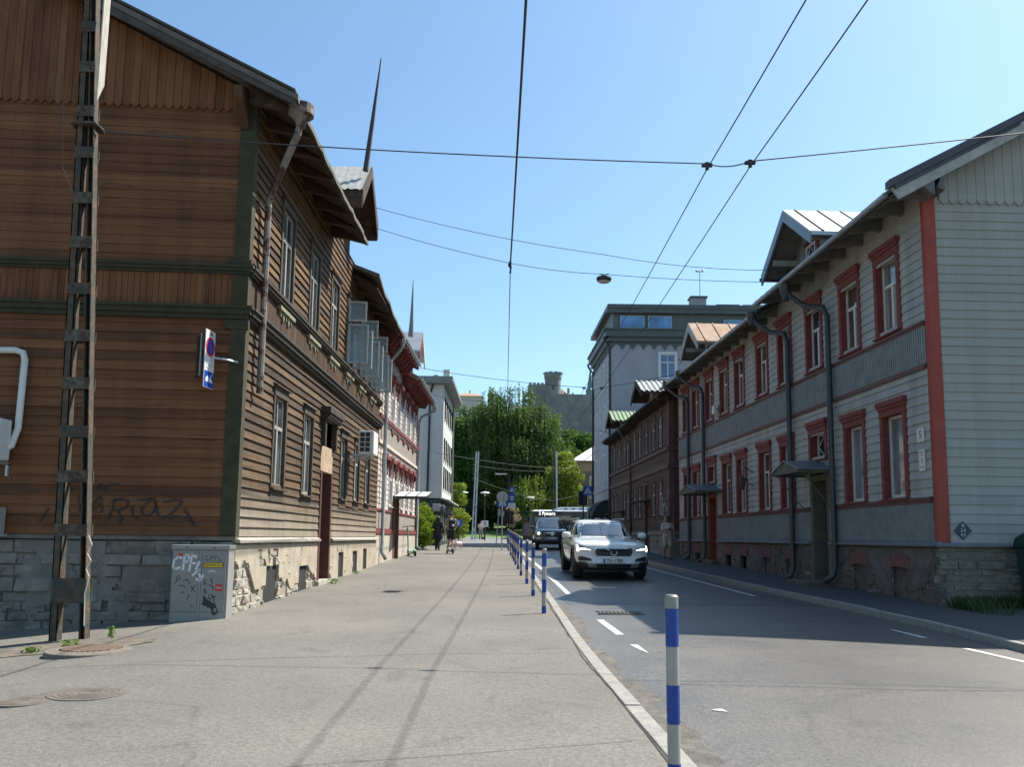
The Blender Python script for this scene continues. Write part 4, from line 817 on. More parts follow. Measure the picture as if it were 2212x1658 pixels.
        m = MB(); m.fprism(F, [(s-w2+.06, 3.3), (s+w2-.06, 3.3), (s+w2-.06, 3.36), (s, 3.6), (s-w2+.06, 3.36)], pr-.08, pr-.03); m.fbox(F, s-w2+.06, s-w2+.12, 0, pr-.03, 3.28, 3.35); m.fbox(F, s+w2-.12, s+w2-.06, 0, pr-.03, 3.28, 3.35)
        for q in (-1, 1): m.tube([F.pt(s+q*(w2-.1), pr-.15, 3.3), F.pt(s+q*(w2-.1), .03, 2.35)], .015, 5)
        m.build('canopy_frame', jam, ca)
        MB().fbox(F, s-.75, s+.75, -.5, .7 if i == 0 else .3, -.1, .6 if i == 0 else .85).build('doorstep', mas, r, bevel=.02)
    # foundation with blocked brick arches
    nb = [1.5, 3.35, 7.6, 9.45, 11.7, 13.35, 17.4, 18.9]; hol = [(s-.36, s+.36, -.2, 1.08) for s in nb]+[(s-.62, s+.62, -.2, 2) for s in D]
    m = MB(); stones(m, F, -.02, L_, -.2, 1.52, .15, .34, .012, rnd, .018, hol, gap=.006); m.build('foundation', mas, r, bevel=.01)
    m = MB(); stones(m, G, -.02, LG, -.2, 1.52, .13, .55, .02, rnd, .024, gap=.008); m.build('foundation', gst, r, bevel=.012)
    keep = lambda s, z: fn(s, z, .9)+.4*fn(s, z, 3.5)+(z-.85)*.9-(.9 if s < 1 else 0)*(1-s) > -.05
    m = MB(); plaster(m, F, 0, L_, .2, 1.5, keep, .03, .055, hol); m.build('render_coat', ren, r)
    for s in nb:
        m = MB()
        for k in range(9):
            a = -.42+.84*k/9; b = a+.084; za = 1.02+.08*math.cos(a*3.4); zb = 1.02+.08*math.cos(b*3.4); m.fprism(F, [(s+a, za), (s+b, zb), (s+b*1.08, zb+.27), (s+a*1.08, za+.27)], -.05, .045)
        m.build('brick_arch', brick, r)
    for i, s in enumerate(nb): MB().fbox(F, s-.37, s+.37, -.2, -.06 if i in (0, 1, 2, 3) else -.16, -.2, 1.12).build('blocked_niche', mas, r)
    # roof, eaves and gutter
    ex, ez = .82, 8.42
    def slab(s0, s1, e, z):
        y0, y1 = s0, s1; p = F.pt; k = .54; D_ = -10.8
        m = MB(); m.sprism(F, [(e, z), (-5.4, z+k*(e+5.4)), (D_-e, z), (D_-e, z+.09), (-5.4, z+.09+k*(e+5.4)), (e+.02, z+.09)], s0, s1); m.build('roof', roofm, r)
        m = MB(); m.sprism(F, [(e-.04, z-.05), (-.1, z-.05+k*(e+.1)), (-.1, z-.02+k*(e+.1)), (e-.04, z-.02)], s0+.05, s1-.03); m.build('soffit', soft, r)
        s = s0+.3
        while s < s1-.2:
            MB().sprism(F, [(-.0, z-.02), (.25, z-.0), (.4, z-.04), (.6, z-.08), (e-.06, z-.09), (e-.06, z-.04), (0, z-.05+k*e)], s, s+.1).build('rafter_tail', soft, r); s += .92
        MB().tube([F.pt(s0+.3, e+.05, z+.0), F.pt(s1, e+.05, z-.02)], .06, 8).build('gutter', zinc, r)
        m = MB(); s = s0+.5
        while s < s1: m.fbox(F, s, s+.02, e-.06, e+.0, z+.09, z+.13); s += .45
        m.build('roof_rib', roofm, r)
    slab(-.5, 7.7, ex, ez); slab(7.75, 20.4, .76, 8.2)
    m = MB(); m.fprism(G, [(-ex-.05, 8.46), (5.4, 11.82), (5.4, 11.66), (-ex+.1, 8.24)], .42, .47); m.fprism(G, [(5.4, 11.82), (11.6, 8.47), (11.5, 8.24), (5.4, 11.6)], .42, .47); m.build('bargeboard', sid, r)
    m = MB(); m.fprism(G, [(-ex-.12, 8.44), (5.4, 11.84), (5.4, 12.0), (-ex-.12, 8.6)], .36, .54); m.fprism(G, [(5.4, 11.84), (11.6, 8.47), (11.6, 8.63), (5.4, 12.0)], .36, .54); m.build('verge_cap', roofm, r)
    m = MB(); m.fprism(G, [(-.25, 8.55), (.0, 8.75), (.0, 8.35), (-.15, 8.45)], .0, .45); m.fprism(G, [(.05, 8.5), (.2, 8.9), (.2, 8.45)], 0, .45); m.build('eave_bracket', soft, r)
    # dormers
    rustm = mat('rusty dormer sheet', (.33, .2, .12), .8, .3, 3, col2=(.42, .38, .33), thr=.52); silv = mat('bright dormer sheet', (.5, .5, .48), .35, .1, 2, metal=.5)
    for i, (sc, tm, za, ze, hw, pr) in enumerate(((5.4, silv, 10.38, 9.15, 1.75, .8), (15.25, rustm, 9.85, 8.85, 1.3, .85))):
        for q in (-1, 1):
            m = MB(); m.hexa([F.pt(sc, -4.2, za-.1), F.pt(sc, pr, za-.1), F.pt(sc+q*hw, pr, ze-.1), F.pt(sc+q*hw, -4.2, ze-.1), F.pt(sc, -4.2, za), F.pt(sc, pr, za), F.pt(sc+q*hw, pr, ze), F.pt(sc+q*hw, -4.2, ze)]); dr = m.build('dormer_roof', tm, r)
            m = MB()
            for k in range(8): o = pr-.35-.62*k; m.hexa([F.pt(sc, o, za), F.pt(sc, o+.04, za), F.pt(sc+q*hw, o+.04, ze), F.pt(sc+q*hw, o, ze), F.pt(sc, o, za+.035), F.pt(sc, o+.04, za+.035), F.pt(sc+q*hw, o+.04, ze+.035), F.pt(sc+q*hw, o, ze+.035)])
            m.build('standing_seam', roofm if i == 0 else tm, dr)
            m = MB(); m.fprism(F, [(sc, za-.32), (sc+q*hw, ze-.32), (sc+q*hw, ze-.02), (sc, za-.02)], pr-.03, pr+.02); m.build('dormer_barge', cs if i == 0 else sid, r)
            m = MB(); m.hexa([F.pt(sc, .1, za-.15), F.pt(sc, pr-.04, za-.15), F.pt(sc+q*(hw-.04), pr-.04, ze-.13), F.pt(sc+q*(hw-.04), .1, ze-.13), F.pt(sc, .1, za-.12), F.pt(sc, pr-.04, za-.12), F.pt(sc+q*(hw-.04), pr-.04, ze-.1), F.pt(sc+q*(hw-.04), .1, ze-.1)]); m.build('soffit', soft, r)
            MB().fbox(F, sc+q*hw*.62-.05, sc+q*hw*.62+.05, 0, pr-.1, ze+.05, ze+.2).build('purlin', sid, r)
        w = hw*.68; m = MB(); m.fprism(F, [(sc-w, 8.4), (sc+w, 8.4), (sc+w, ze+.25), (sc, za-.14), (sc-w, ze+.25)], -4, .02); m.build('dormer_wall', bat, r)
        window(r, F, sc, .6, 8.75 if i == 0 else 8.65, 9.45 if i == 0 else 9.25, red, wf, win_dark, .12, .16, .05, .16, -.04, 'X' if i == 0 else 'tb', name='dormer_window')
        MB().tube([F.pt(sc+hw+.02, -.2, ze-.14), F.pt(sc+hw+.02, pr+.05, ze-.14)], .05, 8).build('dormer_gutter', pipe, r)
    for i, s in enumerate((4.35, 7.05, 15.9-.0, 18.2)):   # crooked downpipes
        b = (.72, .62, .85, .85)[i]; s2 = s+(0 if i else .0)
        gutter_pipe(r, [F.pt(s+1.0, .8, 8.2), F.pt(s+.9, .72, 7.95), F.pt(s+.65, .42, 7.62), F.pt(s+.1, .2, 7.45), F.pt(s, .15, 7.2), F.pt(s, .15, b+.25), F.pt(s, .2, b+.05), F.pt(s, .42, b-.1)], .072, pipe, hop=F.pt(s+1.0, .82, 8.2))
    # plates, lantern
    pl = mat('white enamel plate', (.6, .6, .57), .35, .05, 5); ink = mat('black lettering', (.02, .02, .02), .5, .1, 5)
    n = MB().fbox(F, .3, .56, .03, .045, 3.58, 3.86).build('number_plate', pl, r); text_mesh('5', .22, fmat(F, .43, .047, 3.72, -1), ink, 'digit', n, .001)
    n = MB().fbox(F, .3, .52, .03, .045, 3.0, 3.42).build('notice_plate', pl, r); m = MB()
    for k, z in enumerate((3.36, 3.31, 3.07)): m.fbox(F, .33, .49, .045, .047, z, z+.015)
    m.fbox(F, .39, .42, .045, .047, 3.16, 3.26); m.build('print', mat('red print', (.4, .06, .05), .5, .1, 5), n)
    m = MB(); m.tube([F.pt(10.55, .02, 3.75), F.pt(10.55, .3, 3.9), F.pt(10.55, .42, 3.72), F.pt(10.55, .34, 3.6)], .018, 6); m.tube([F.pt(10.55, .02, 3.3), F.pt(10.55, .2, 3.42), F.pt(10.55, .3, 3.62)], .014, 6); lan = m.build('lantern_bracket', iron, r); MB().lathe([(.02, -.32), (.07, -.28), (.11, 0), (.12, .02), (.03, .14)], F.pt(10.55, .38, 3.5), 6).build('lantern', iron, lan)
    n = MB().fprism(G, [(.45, 1.65), (.62, 1.83), (.45, 2.01), (.28, 1.83)], .022, .04).build('diamond_plate', mat('dark blue plate', (.02, .035, .06), .4, .1, 4), r)
    for tx, z in (('B', 1.92), ('2,4', 1.835), ('4,5', 1.745)): text_mesh(tx, .09, fmat(G, .45, .0405, z), pl, 'lettering', n, .001)
    # pale conduit and box
    m = MB(); m.fbox(F, 14.2, 14.5, .05, .2, 6.2, 6.5); m.tube([F.pt(14.4, .1, 6.35), F.pt(13.2, .3, 6.4)], .02, 6); m.build('junction_box', wf, r)
    return r, F, G
R1, FR1, GR1 = house_grey()

# ------------------------------------------------------------------ brown house with corrugated dormers
def house_brown():
    r = thing('timber_house', 'dark brown timber house with two corrugated dormers, between the grey-green and lavender buildings', 'house', (11, 45, .8))
    P = (7.03, 36.95); F = FR(P, (-.031, 1), -1); G = FR(P, (1, .02), 1); L_ = 17.4; rnd = random.Random(21)
    sid = board_mat('dark brown boards', [(.045, .026, .018), (.09, .05, .032), (.125, .072, .045)], .18, 'z', 1.9, (2, .4, 10), 1.4); gab = board_mat('rust brown gable boards', [(.09, .042, .022), (.13, .062, .03), (.16, .08, .04)], .18, 'z', 1.9, (.4, 1, 10), 1.4)
    tr = mat('oxide brown trim', (.12, .06, .05), .8, .25, 4); wf = mat('dull white frame', (.42, .4, .36), .7, .15, 4); soft = mat('brown eave boards', (.05, .035, .025), .9, .4, 4); fd = mat('dingy base plaster', (.21, .19, .165), .95, .3, 2, bump=.5, bsc=12, col2=(.3, .28, .24), thr=.6)
    U = [1.85, 3.4, 5.25, 7.05, 8.6, 10.85, 12.0, 13.9, 15.9, 16.7]; U = U[:-1]; Lw = [1.9, 3.5, 7.15, 8.5, 10.85, 12.0, 15.2, 16.6]
    W2 = [(s, .8, 5.88, 7.35) for s in U]; W1 = [(s, .8, 2.72, 4.2) for s in Lw]
    hs = [(s-.43, s+.43, a-.02, b+.02) for s, w, a, b in W1+W2]+[(4.7, 5.8, 0, 4.4)]
    m = MB(); lap(m, F, .2, L_, 1.95, 4.75, .18, hs, .022, .003, rnd=rnd); lap(m, F, .2, L_, 5.7, 8.2, .18, hs, .022, .003, rnd=rnd); m.build('front_siding', sid, r)
    m = MB(); vboards(m, F, .2, L_, 4.95, 5.55, .12); m.build('frieze', sid, r)
    m = MB(); cells(m, F, 0, L_, .3, 8.3, hs, -.01); m.build('wall_lining', interior, r)
    m = MB(); m.prism([(7.6, 37.6, 0), (16, 37.6, 0), (16, 54, 0), (7.2, 54, 0)], (0, 0, 8)); m.build('inner_wall', interior, r)
    m = MB(); lap(m, G, .15, 9.6, 1.9, 8.1, .18, (), .02, .002, rnd=rnd); m.fprism(G, [(0, 0), (9.8, 0), (9.8, 8.1), (4.9, 10.6), (0, 8.1)], -.01, -.1); m.build('gable_siding', gab, r)
    m = MB(); m.fbox(F, -.04, .25, -.01, .05, 1.9, 8.1); m.fbox(G, -.05, .2, -.01, .05, 1.9, 8.1); m.build('corner_board', tr, r)
    for z0, z1, p in ((4.75, 4.95, .1), (5.55, 5.7, .13), (1.8, 1.95, .1)):
        m = MB(); [m.fbox(F, a, b, -.01, p, z0, z1) for a, b in (cut(-.06, L_, [(4.7, 5.8)]) if z0 < 3 else [(-.06, L_)])]; m.fbox(G, -.06, 9.6, -.01, p, z0, z1); m.build('moulding', tr if z0 > 3 else fd, r)
    for W_ in (W1, W2):
        for i, (s, w, a, b) in enumerate(W_): window(r, F, s, w, a, b, tr, wf, (win_mid, win_fold, win_brown, win_dark)[(i*5+1) % 4], .09, .16, .08, .05, .07, 'tb', hs='cap')
    dm = mat('plum door', (.09, .045, .045), .7, .25, 3); m = MB(); m.fbox(F, 4.7, 4.85, -.3, .04, .8, 4.4); m.fbox(F, 5.65, 5.8, -.3, .04, .8, 4.4); m.fbox(F, 4.85, 5.65, -.3, .04, 4.3, 4.4); m.fbox(F, 4.85, 5.65, -.25, -.02, 3.35, 3.55); m.build('door_frame', tr, r)
    MB().fbox(F, 4.85, 5.65, -.25, -.18, .8, 3.35).build('door', dm, r); MB().fbox(F, 4.9, 5.6, -.2, -.16, 3.55, 4.28).build('transom', win_mid, r)
    for a, b, z in ((4.2, 6.0, 3.35), (11.8, 13.4, 3.05)):
        m = MB(); m.sprism(F, [(0, z+.12), (1.0, z-.05), (1.0, z), (0, z+.2)], a, b); m.tube([F.pt(a+.1, .9, z-.03), F.pt(a+.1, .02, z-.7)], .02, 5); m.build('canopy', soft, r)
    m = MB(); stones(m, F, 0, L_, .2, 1.8, .3, .5, .0, rnd, .01, [(4.7, 5.8, 0, 3)]); m.fbox(G, 0, 9.6, -.1, .0, 0, 1.8); m.build('foundation', fd, r)
    corr = mat('grey corrugated sheet', (.33, .34, .33), .8, .2, 6); grn = mat('green profiled sheet', (.2, .27, .15), .5, .12, 3)
    k = .52; e, z = .62, 7.9
    for s0, s1, dz in ((-.45, 8, 0), (8.03, 17.6, -.12)):
        m = MB(); m.sprism(F, [(e, z+dz), (-4.9, z+dz+k*(e+4.9)), (-10.4, z+dz), (-10.4, z+.1+dz), (-4.9, z+.1+dz+k*(e+4.9)), (e, z+.1+dz)], s0, s1); m.build('roof', soft, r)
        s = s0+.2
        while s < s1-.1: MB().sprism(F, [(0, z+dz-.2), (.3, z+dz-.18), (e-.03, z+dz-.14), (e-.03, z+dz), (0, z+dz+k*e)], s, s+.12).build('rafter_tail', soft, r); s += .85
    for sc, tm, za, ze, hw, pr, pit in ((3.6, corr, 9.35, 8.6, 1.5, .85, .18), (12.6, grn, 9.2, 8.45, 1.4, .85, .2)):
        for q in (-1, 1):
            m = MB(); rows = []
            for t in (0, 1): rows.append([F.pt(sc+q*hw*t, pr-5*i/80, za+(ze-za)*t+.03*(1 if (i % 4) < 2 else -1)) for i in range(81)])
            m.grid(rows); m.build('dormer_roof', tm, r)
            m = MB(); m.hexa([F.pt(sc, -4, za-.14), F.pt(sc, pr, za-.14), F.pt(sc+q*hw, pr, ze-.14), F.pt(sc+q*hw, -4, ze-.14), F.pt(sc, -4, za-.04), F.pt(sc, pr, za-.04), F.pt(sc+q*hw, pr, ze-.04), F.pt(sc+q*hw, -4, ze-.04)]); m.fprism(F, [(sc, za-.3), (sc+q*hw, ze-.3), (sc+q*hw, ze-.05), (sc, za-.05)], pr-.04, pr); m.build('dormer_barge', soft, r)
        w = hw*.7; m = MB(); m.fprism(F, [(sc-w, 8), (sc+w, 8), (sc+w, ze+.15), (sc, za-.15), (sc-w, ze+.15)], -4, .02); m.build('dormer_wall', sid, r); window(r, F, sc, .6, 8.2, 8.75, tr, wf, win_dark, .06, .08, .04, .06, -.04, 'tb', name='dormer_window', hs='flat')
    pp = mat('dark brown downpipe', (.05, .04, .035), .6, .3, 4)
    gutter_pipe(r, [F.pt(10.2, .6, 7.8), F.pt(9.9, .45, 7.3), F.pt(9.3, .15, 6.9), F.pt(9.3, .12, 1.2)], .06, pp, hop=F.pt(10.2, .6, 7.8)); gutter_pipe(r, [F.pt(17.3, .12, 7.7), F.pt(17.3, .12, 1.3)], .06, pp)
    # faded paint tags by the corner
    tg = mat('pale graffiti paint', (.45, .42, .42), .8, .3, 9, col2=(.12, .1, .1), thr=.5, wid=.05); m = MB(); rr = random.Random(4)
    for k in range(46):
        s, zz = rr.uniform(.2, 1.4), rr.uniform(1.0, 3.6); q = [(s, zz)]
        for j in range(rr.randint(2, 4)): q.append((q[-1][0]+rr.uniform(-.22, .22), q[-1][1]+rr.uniform(-.16, .16)))
        for a, b in zip(q, q[1:]):
            d = Vector((b[0]-a[0], b[1]-a[1])); d.normalize(); n_ = Vector((-d.y, d.x))*.022; m.fprism(F, [(a[0]+n_.x, a[1]+n_.y), (a[0]-n_.x, a[1]-n_.y), (b[0]-n_.x, b[1]-n_.y), (b[0]+n_.x, b[1]+n_.y)], .0, .056)
    m.build('graffiti_tag', tg, r)
    return r, F
R2, FR2 = house_brown()

# ------------------------------------------------------------------ lavender grey building with the dark attic storey
def house_lavender():
    r = thing('apartment_block', 'tall lavender-grey building with a dark attic storey and scalloped cornice, behind the brown house', 'building', (12, 60, 1))
    P = (6.62, 55.0); F = FR(P, (-.028, 1), -1); G = FR(P, (1, .0), 1); L_ = 9.2; LG = 12
    wl = mat('lavender render', (.32, .315, .355), .85, .12, .6, bump=.15, bsc=20, st=(1, 1, .5), col2=(.27, .265, .295), thr=.56); wt = mat('white window trim', (.6, .62, .62), .6, .06, 4); dk = mat('dark green-grey attic sheet', (.075, .09, .088), .5, .12, 2); dk2 = mat('attic cladding panel', (.105, .12, .112), .55, .12, 1.5)
    Wf = [(s, .75, z, z+1.7) for z in (2.2, 5.6, 9.1, 12.0) for s in (1.0, 3.1, 5.2, 7.3) if z > 3]; hs = [(s-.37, s+.37, a, b) for s, w, a, b in Wf]; hg = [(3.25, 4.3, 12.3, 13.95)]
    m = MB(); cells(m, F, 0, L_, .5, 14.7, hs, 0); cells(m, G, 0, LG, .5, 14.7, hg, 0); m.add([F.pt(L_, 0, 0), F.pt(L_, -12, 0), F.pt(L_, -12, 14.7), F.pt(L_, 0, 14.7)], [(0, 1, 2, 3)]); m.build('wall', wl, r)
    MB().prism([(7.0, 55.4, 0), (18, 55.4, 0), (18, 63.8, 0), (6.8, 63.8, 0)], (0, 0, 14.6)).build('inner_wall', interior, r)
    for s, w, a, b in Wf: window(r, F, s, w, a, b, wt, wt, win_mid, .08, .1, .03, .05, .08, 'tb', hs='flat')
    window(r, G, 3.78, 1.0, 12.3, 13.95, wt, wt, glass('blue reflecting glass', (.05, .09, .19)), .14, .16, .03, .05, .06, 'cross', hs='flat')
    MB().fbox(F, 0, L_, -.01, .08, 4.9, 5.1).build('moulding', wl, r); m = MB(); m.fbox(F, 2.2, 4.2, 0, .06, 4.0, 4.12); m.build('moulding', wl, r)
    m = MB()   # cornice with scallops on both sides
    for Q, n in ((F, L_), (G, LG)):
        m.fbox(Q, -.45, n, -.1, .45, 15.05, 15.5); m.fbox(Q, -.25, n, -.05, .25, 14.75, 15.05); m.fbox(Q, -.55, n, -.1, .55, 15.5, 15.62)
        k = 0; w = .72
        while k*w < n:
            c = k*w+w/2; poly = [(c-w/2, 14.78), (c+w/2, 14.78)]+[(c+w/2*math.cos(t*math.pi/8+0), 14.2+.42*abs(math.sin(t*math.pi/8))**.8) for t in range(0, 9)]
            m.fprism(Q, [(c-w/2, 14.8), (c-w/2, 14.22)]+[(c-w/2+w*t/8, 14.22+.4*math.sin(math.pi*t/8)) for t in range(1, 8)]+[(c+w/2, 14.22), (c+w/2, 14.8)], -.02, .06); k += 1
    m.build('cornice', dk, r)
    m = MB(); m.prism([(6.75, 55.15, 15.6), (18.4, 55.15, 15.6), (18.4, 63.9, 15.6), (6.5, 63.9, 15.6)], (0, 0, 1.5)); m.build('attic', dk2, r)
    m = MB(); m.prism([(6.35, 54.75, 17.05), (18.6, 54.75, 17.05), (18.6, 64.3, 17.05), (6.1, 64.3, 17.05)], (0, 0, .28)); m.box(6.3, 18.6, 54.8, 55.2, 16.75, 17.04); m.build('roof', dk, r)
    gb = glass('blue attic glass', (.06, .2, .42), .05)
    for a, b, z0, z1 in ((.6, 2.25, 15.75, 16.6), (2.5, 4.1, 15.75, 16.6), (7.6, 8.8, 15.9, 16.4)):
        m = MB(); m.fbox(G, a-.08, b+.08, -.16, -.1, z0-.1, z1+.08); aw = m.build('attic_window', dk, r); m = MB(); k = .04
        for c in ((a, a+k, z0, z1), (b-k, b, z0, z1), (a+k, b-k, z0, z0+k), (a+k, b-k, z1-k, z1)): m.fbox(G, c[0], c[1], -.1, -.07, c[2], c[3])
        m.build('sash', galv, aw); MB().fbox(G, a+k, b-k, -.1, -.085, z0+k, z1-k).build('pane', gb, aw)
    m = MB()
    for k in range(6): m.fbox(G, 4.45+.62*k, 4.48+.62*k, -.16, -.135, 15.65, 16.7)
    m.build('panel_joint', dk, r)
    br = mat('grey brick chimney', (.3, .3, .3), .9, .3, 7, st=(1, 1, 3), col2=(.2, .2, .2), thr=.55); ch = MB().box(12.3, 13.35, 56.2, 57, 17.3, 18.25).build('chimney', br, r, bevel=.01); MB().box(12.22, 13.43, 56.1, 57.1, 18.25, 18.36).build('chimney_cap', dk, ch)
    mast = MB().tube([(13.0, 56.6, 18.3), (13.0, 56.6, 20.3)], .03, 6).build('weather_mast', galv, r); m = MB(); m.box(12.8, 13.25, 56.57, 56.63, 20.22, 20.28); m.lathe([(.02, 0), (.1, .05), (.1, .14), (.02, .2)], (12.8, 56.6, 20.2), 8); m.lathe([(.02, 0), (.12, .05), (.02, .14)], (13.25, 56.6, 20.3), 8); m.build('wind_gauge', galv, mast)
    m = MB(); m.box(14.0, 15.6, 56, 57.5, 17.3, 17.75); m.build('roof_box', dk, r); m = MB()
    for x in np.arange(15.8, 18.4, .3): m.box(x, x+.03, 56, 56.04, 17.3, 17.7)
    m.box(15.8, 18.4, 55.99, 56.05, 17.7, 17.75); m.build('roof_railing', galv, r)
    gutter_pipe(r, [F.pt(.1, .5, 15.1), F.pt(.1, .45, 14.9), F.pt(.1, .1, 14.4), F.pt(.1, .1, 10.2), F.pt(.12, .12, 10.0), F.pt(.12, .12, 1.2)], .075, blackp); gutter_pipe(r, [F.pt(L_-.1, .5, 15.1), F.pt(L_-.1, .45, 14.85), F.pt(L_-.1, .1, 14.4), F.pt(L_-.1, .1, 1.2)], .075, blackp)
    aw = mat('black fabric awning', (.018, .026, .024), .7, .3, 4)
    for a, b in ((1.2, 2.9), (3.5, 5.6)):
        rows = []
        for s in (a, b): rows.append([F.pt(s, .02, 4.2), F.pt(s, .45, 4.1), F.pt(s, .85, 3.75), F.pt(s, 1.1, 3.3), F.pt(s, 1.1, 3.05)])
        m = MB().grid(rows); [m.add(rw+[F.pt(s, .02, 3.05)], [tuple(range(6))]) for rw, s in zip(rows, (a, b))]; m.build('awning', aw, r)
    for a, b in ((1.4, 2.7), (3.7, 5.4)): MB().fbox(F, a, b, -.05, .02, 1.3, 3.5).build('shop_window', win_dark, r)
    return r, F
R3, FR3 = house_lavender()
# ------------------------------------------------------------------ small stone house at the crossing
def stone_house():
    r = thing('stone_house', 'small brick and stone house with a pale metal roof, behind the right traffic signs', 'house', (12, 95, 1.4))
    F = FR((7.4, 92), (0, 1), -1); G = FR((7.4, 92), (1, 0), 1)
    br = board_mat('mixed brick and stone', [(.1, .07, .05), (.22, .16, .11), (.3, .25, .19)], .16, 'z', 0, (2, 2, 5), 2.2, bump=.6); och = mat('ochre frieze', (.34, .24, .14), .85, .15, 2); rf = mat('pale metal roof', (.55, .57, .58), .45, .08, 2, metal=.3); tr = mat('cream surround', (.5, .45, .36), .8, .1, 3)
    m = MB(); cells(m, G, 0, 9, .5, 8.9, [(1.35, 2.35, 6, 8.2)], 0); cells(m, F, 0, 9, .5, 8.9, [], 0); m.build('wall', br, r); MB().box(7.8, 16, 92.3, 101, 1, 8.8).build('inner_wall', interior, r)
    m = MB(); m.fbox(G, -.02, 9, -.02, .06, 8.9, 9.95); m.fbox(F, -.02, 9, -.02, .06, 8.9, 9.95); m.build('frieze', och, r)
    m = MB(); m.add([(6.5, 91.2, 10.05), (17.3, 91.2, 10.05), (17.3, 102, 10.05), (6.5, 102, 10.05), (9.6, 94.6, 12.2), (14, 94.6, 12.2), (14, 98.6, 12.2), (9.6, 98.6, 12.2)], [(0, 3, 2, 1), (4, 5, 6, 7), (0, 1, 5, 4), (1, 2, 6, 5), (2, 3, 7, 6), (3, 0, 4, 7)]); m.build('roof', rf, r)
    window(r, G, 1.85, 1.0, 6, 8.2, tr, tr, win_mid, .16, .2, .05, .05, .1, 'cross', hs='flat'); MB().tube([(7.2, 91.8, 10), (7.3, 91.85, 9.2), (7.3, 91.85, 1.4)], .08, 8).build('downpipe', galv, r)
    return r
stone_house()
# ------------------------------------------------------------------ castle on its hill
def castle():
    st = mat('castle limestone', (.19, .19, .197), .95, .25, .3, bump=.6, bsc=1.5, col2=(.14, .143, .152), thr=.55); rf = mat('terracotta roof', (.34, .2, .14), .8, .2, .5); cp = mat('green copper spire', (.13, .2, .21), .6, .2, .5)
    r = thing('castle', 'grey stone castle wall with a round battlemented tower, on the hill', 'castle', (15, 260, 31))
    MB().hexa([(10, 255, 25), (60, 255, 25), (60, 262, 25), (10, 262, 25), (10.2, 255.3, 45.9), (60, 255.3, 45.9), (60, 262, 45.9), (10.2, 262, 45.9)]).build('wall', st, r)
    MB().hexa([(4.6, 256, 25), (11.5, 256, 25), (11.5, 266, 25), (4.6, 266, 25), (4.9, 256, 49.0), (11.5, 256, 49.0), (11.5, 266, 49.0), (4.9, 266, 49.0)]).build('wall', st, r)
    m = MB()
    for k in range(5): m.box(5.2+k*1.25, 5.9+k*1.25, 256, 257, 49, 49.6)
    m.build('battlement', st, r)
    MB().lathe([(2.55, 25), (2.5, 50.5), (2.75, 51.2), (2.8, 52.6), (2.2, 52.6), (2.2, 51.5)], (12.6, 257.5, 0), 28).build('tower', st, r)
    m = MB()
    for k in range(10):
        a = 2*math.pi*k/10; c = Vector((12.6+2.5*math.cos(a), 257.5+2.5*math.sin(a), 52.55)); m.lathe([(.7, 0), (.7, .4)], c, 6)
    m.build('battlement', st, r); MB().box(12.4, 12.8, 254.9, 255.1, 47.2, 48.6).build('window', interior, r)
    MB().hexa([(15.3, 257, 45.9), (21, 257, 45.9), (21, 261, 45.9), (15.3, 261, 45.9), (15.3, 258, 48.0), (17, 258, 46.6), (17, 260, 46.6), (15.3, 260, 48)]).build('roof', rf, r)
    m = MB(); m.box(17.2, 17.9, 258, 259, 45.5, 48.3); c = m.build('chimney', rf, r); MB().box(18.6, 19.2, 258, 259, 45.5, 46.8).build('chimney', st, r)
    m = MB(); m.box(18.6, 20.3, 254.9, 255, 35.8, 37.3); m.build('blocked_window', mat('pale blocked window', (.25, .26, .27), .9, .1, 1), r)
    s = thing('church_spire', 'slim green church spire rising behind the castle wall, beside the lavender building', 'spire', (27.6, 290, 31))
    MB().lathe([(2.0, 40), (2.0, 49.8)], (27.4, 290, 0), 10).build('tower', st, s); MB().lathe([(1.9, 49.8), (2.1, 51), (1.5, 52.2), (1.75, 53.2), (1.2, 54), (.9, 56), (.5, 58.5), (.06, 62)], (27.4, 290, 0), 10).build('spire', cp, s)
    h = thing('palace', 'distant pale palace with a reddish hipped roof on the hill behind the trees', 'building', (-13, 230, 31))
    wl = mat('pale pink palace wall', (.5, .44, .42), .8, .1, .6); 
    m = MB(); m.box(-26, -16.2, 225, 240, 26, 43.0); m.build('wall', wl, h); m = MB(); m.add([(-16.5, 226, 40), (-8, 226, 40), (-8, 236, 40), (-16.5, 236, 40), (-13.5, 230, 41.4), (-10.5, 230, 41.4)], [(0, 3, 2, 1), (0, 1, 5, 4), (2, 3, 4, 5), (1, 2, 5), (3, 0, 4)]); m.build('roof', rf, h); MB().box(-16.5, -8, 226.5, 235, 28, 40).build('wall', wl, h)
    m = MB(); m.add([(-26.5, 224.5, 43), (-16, 224.5, 43), (-16, 240, 43), (-26.5, 240, 43), (-21, 224.4, 45.6), (-21, 240, 45.6)], [(0, 3, 2, 1), (0, 1, 4), (1, 2, 5, 4), (2, 3, 5), (3, 0, 4, 5)]); m.build('roof', mat('pale grey roof', (.4, .41, .42), .6, .1, 1), h)
    m = MB()
    for k in range(4):
        for z in (33, 37.2): m.box(-18.6+k*.62-.2, -18.6+k*.62+.12, 224.85, 225, z, z+2.2)
    m.build('window', interior, h); MB().tube([(-12, 231, 41), (-12, 231, 42.4)], .25, 6).build('chimney', wl, h)
castle()

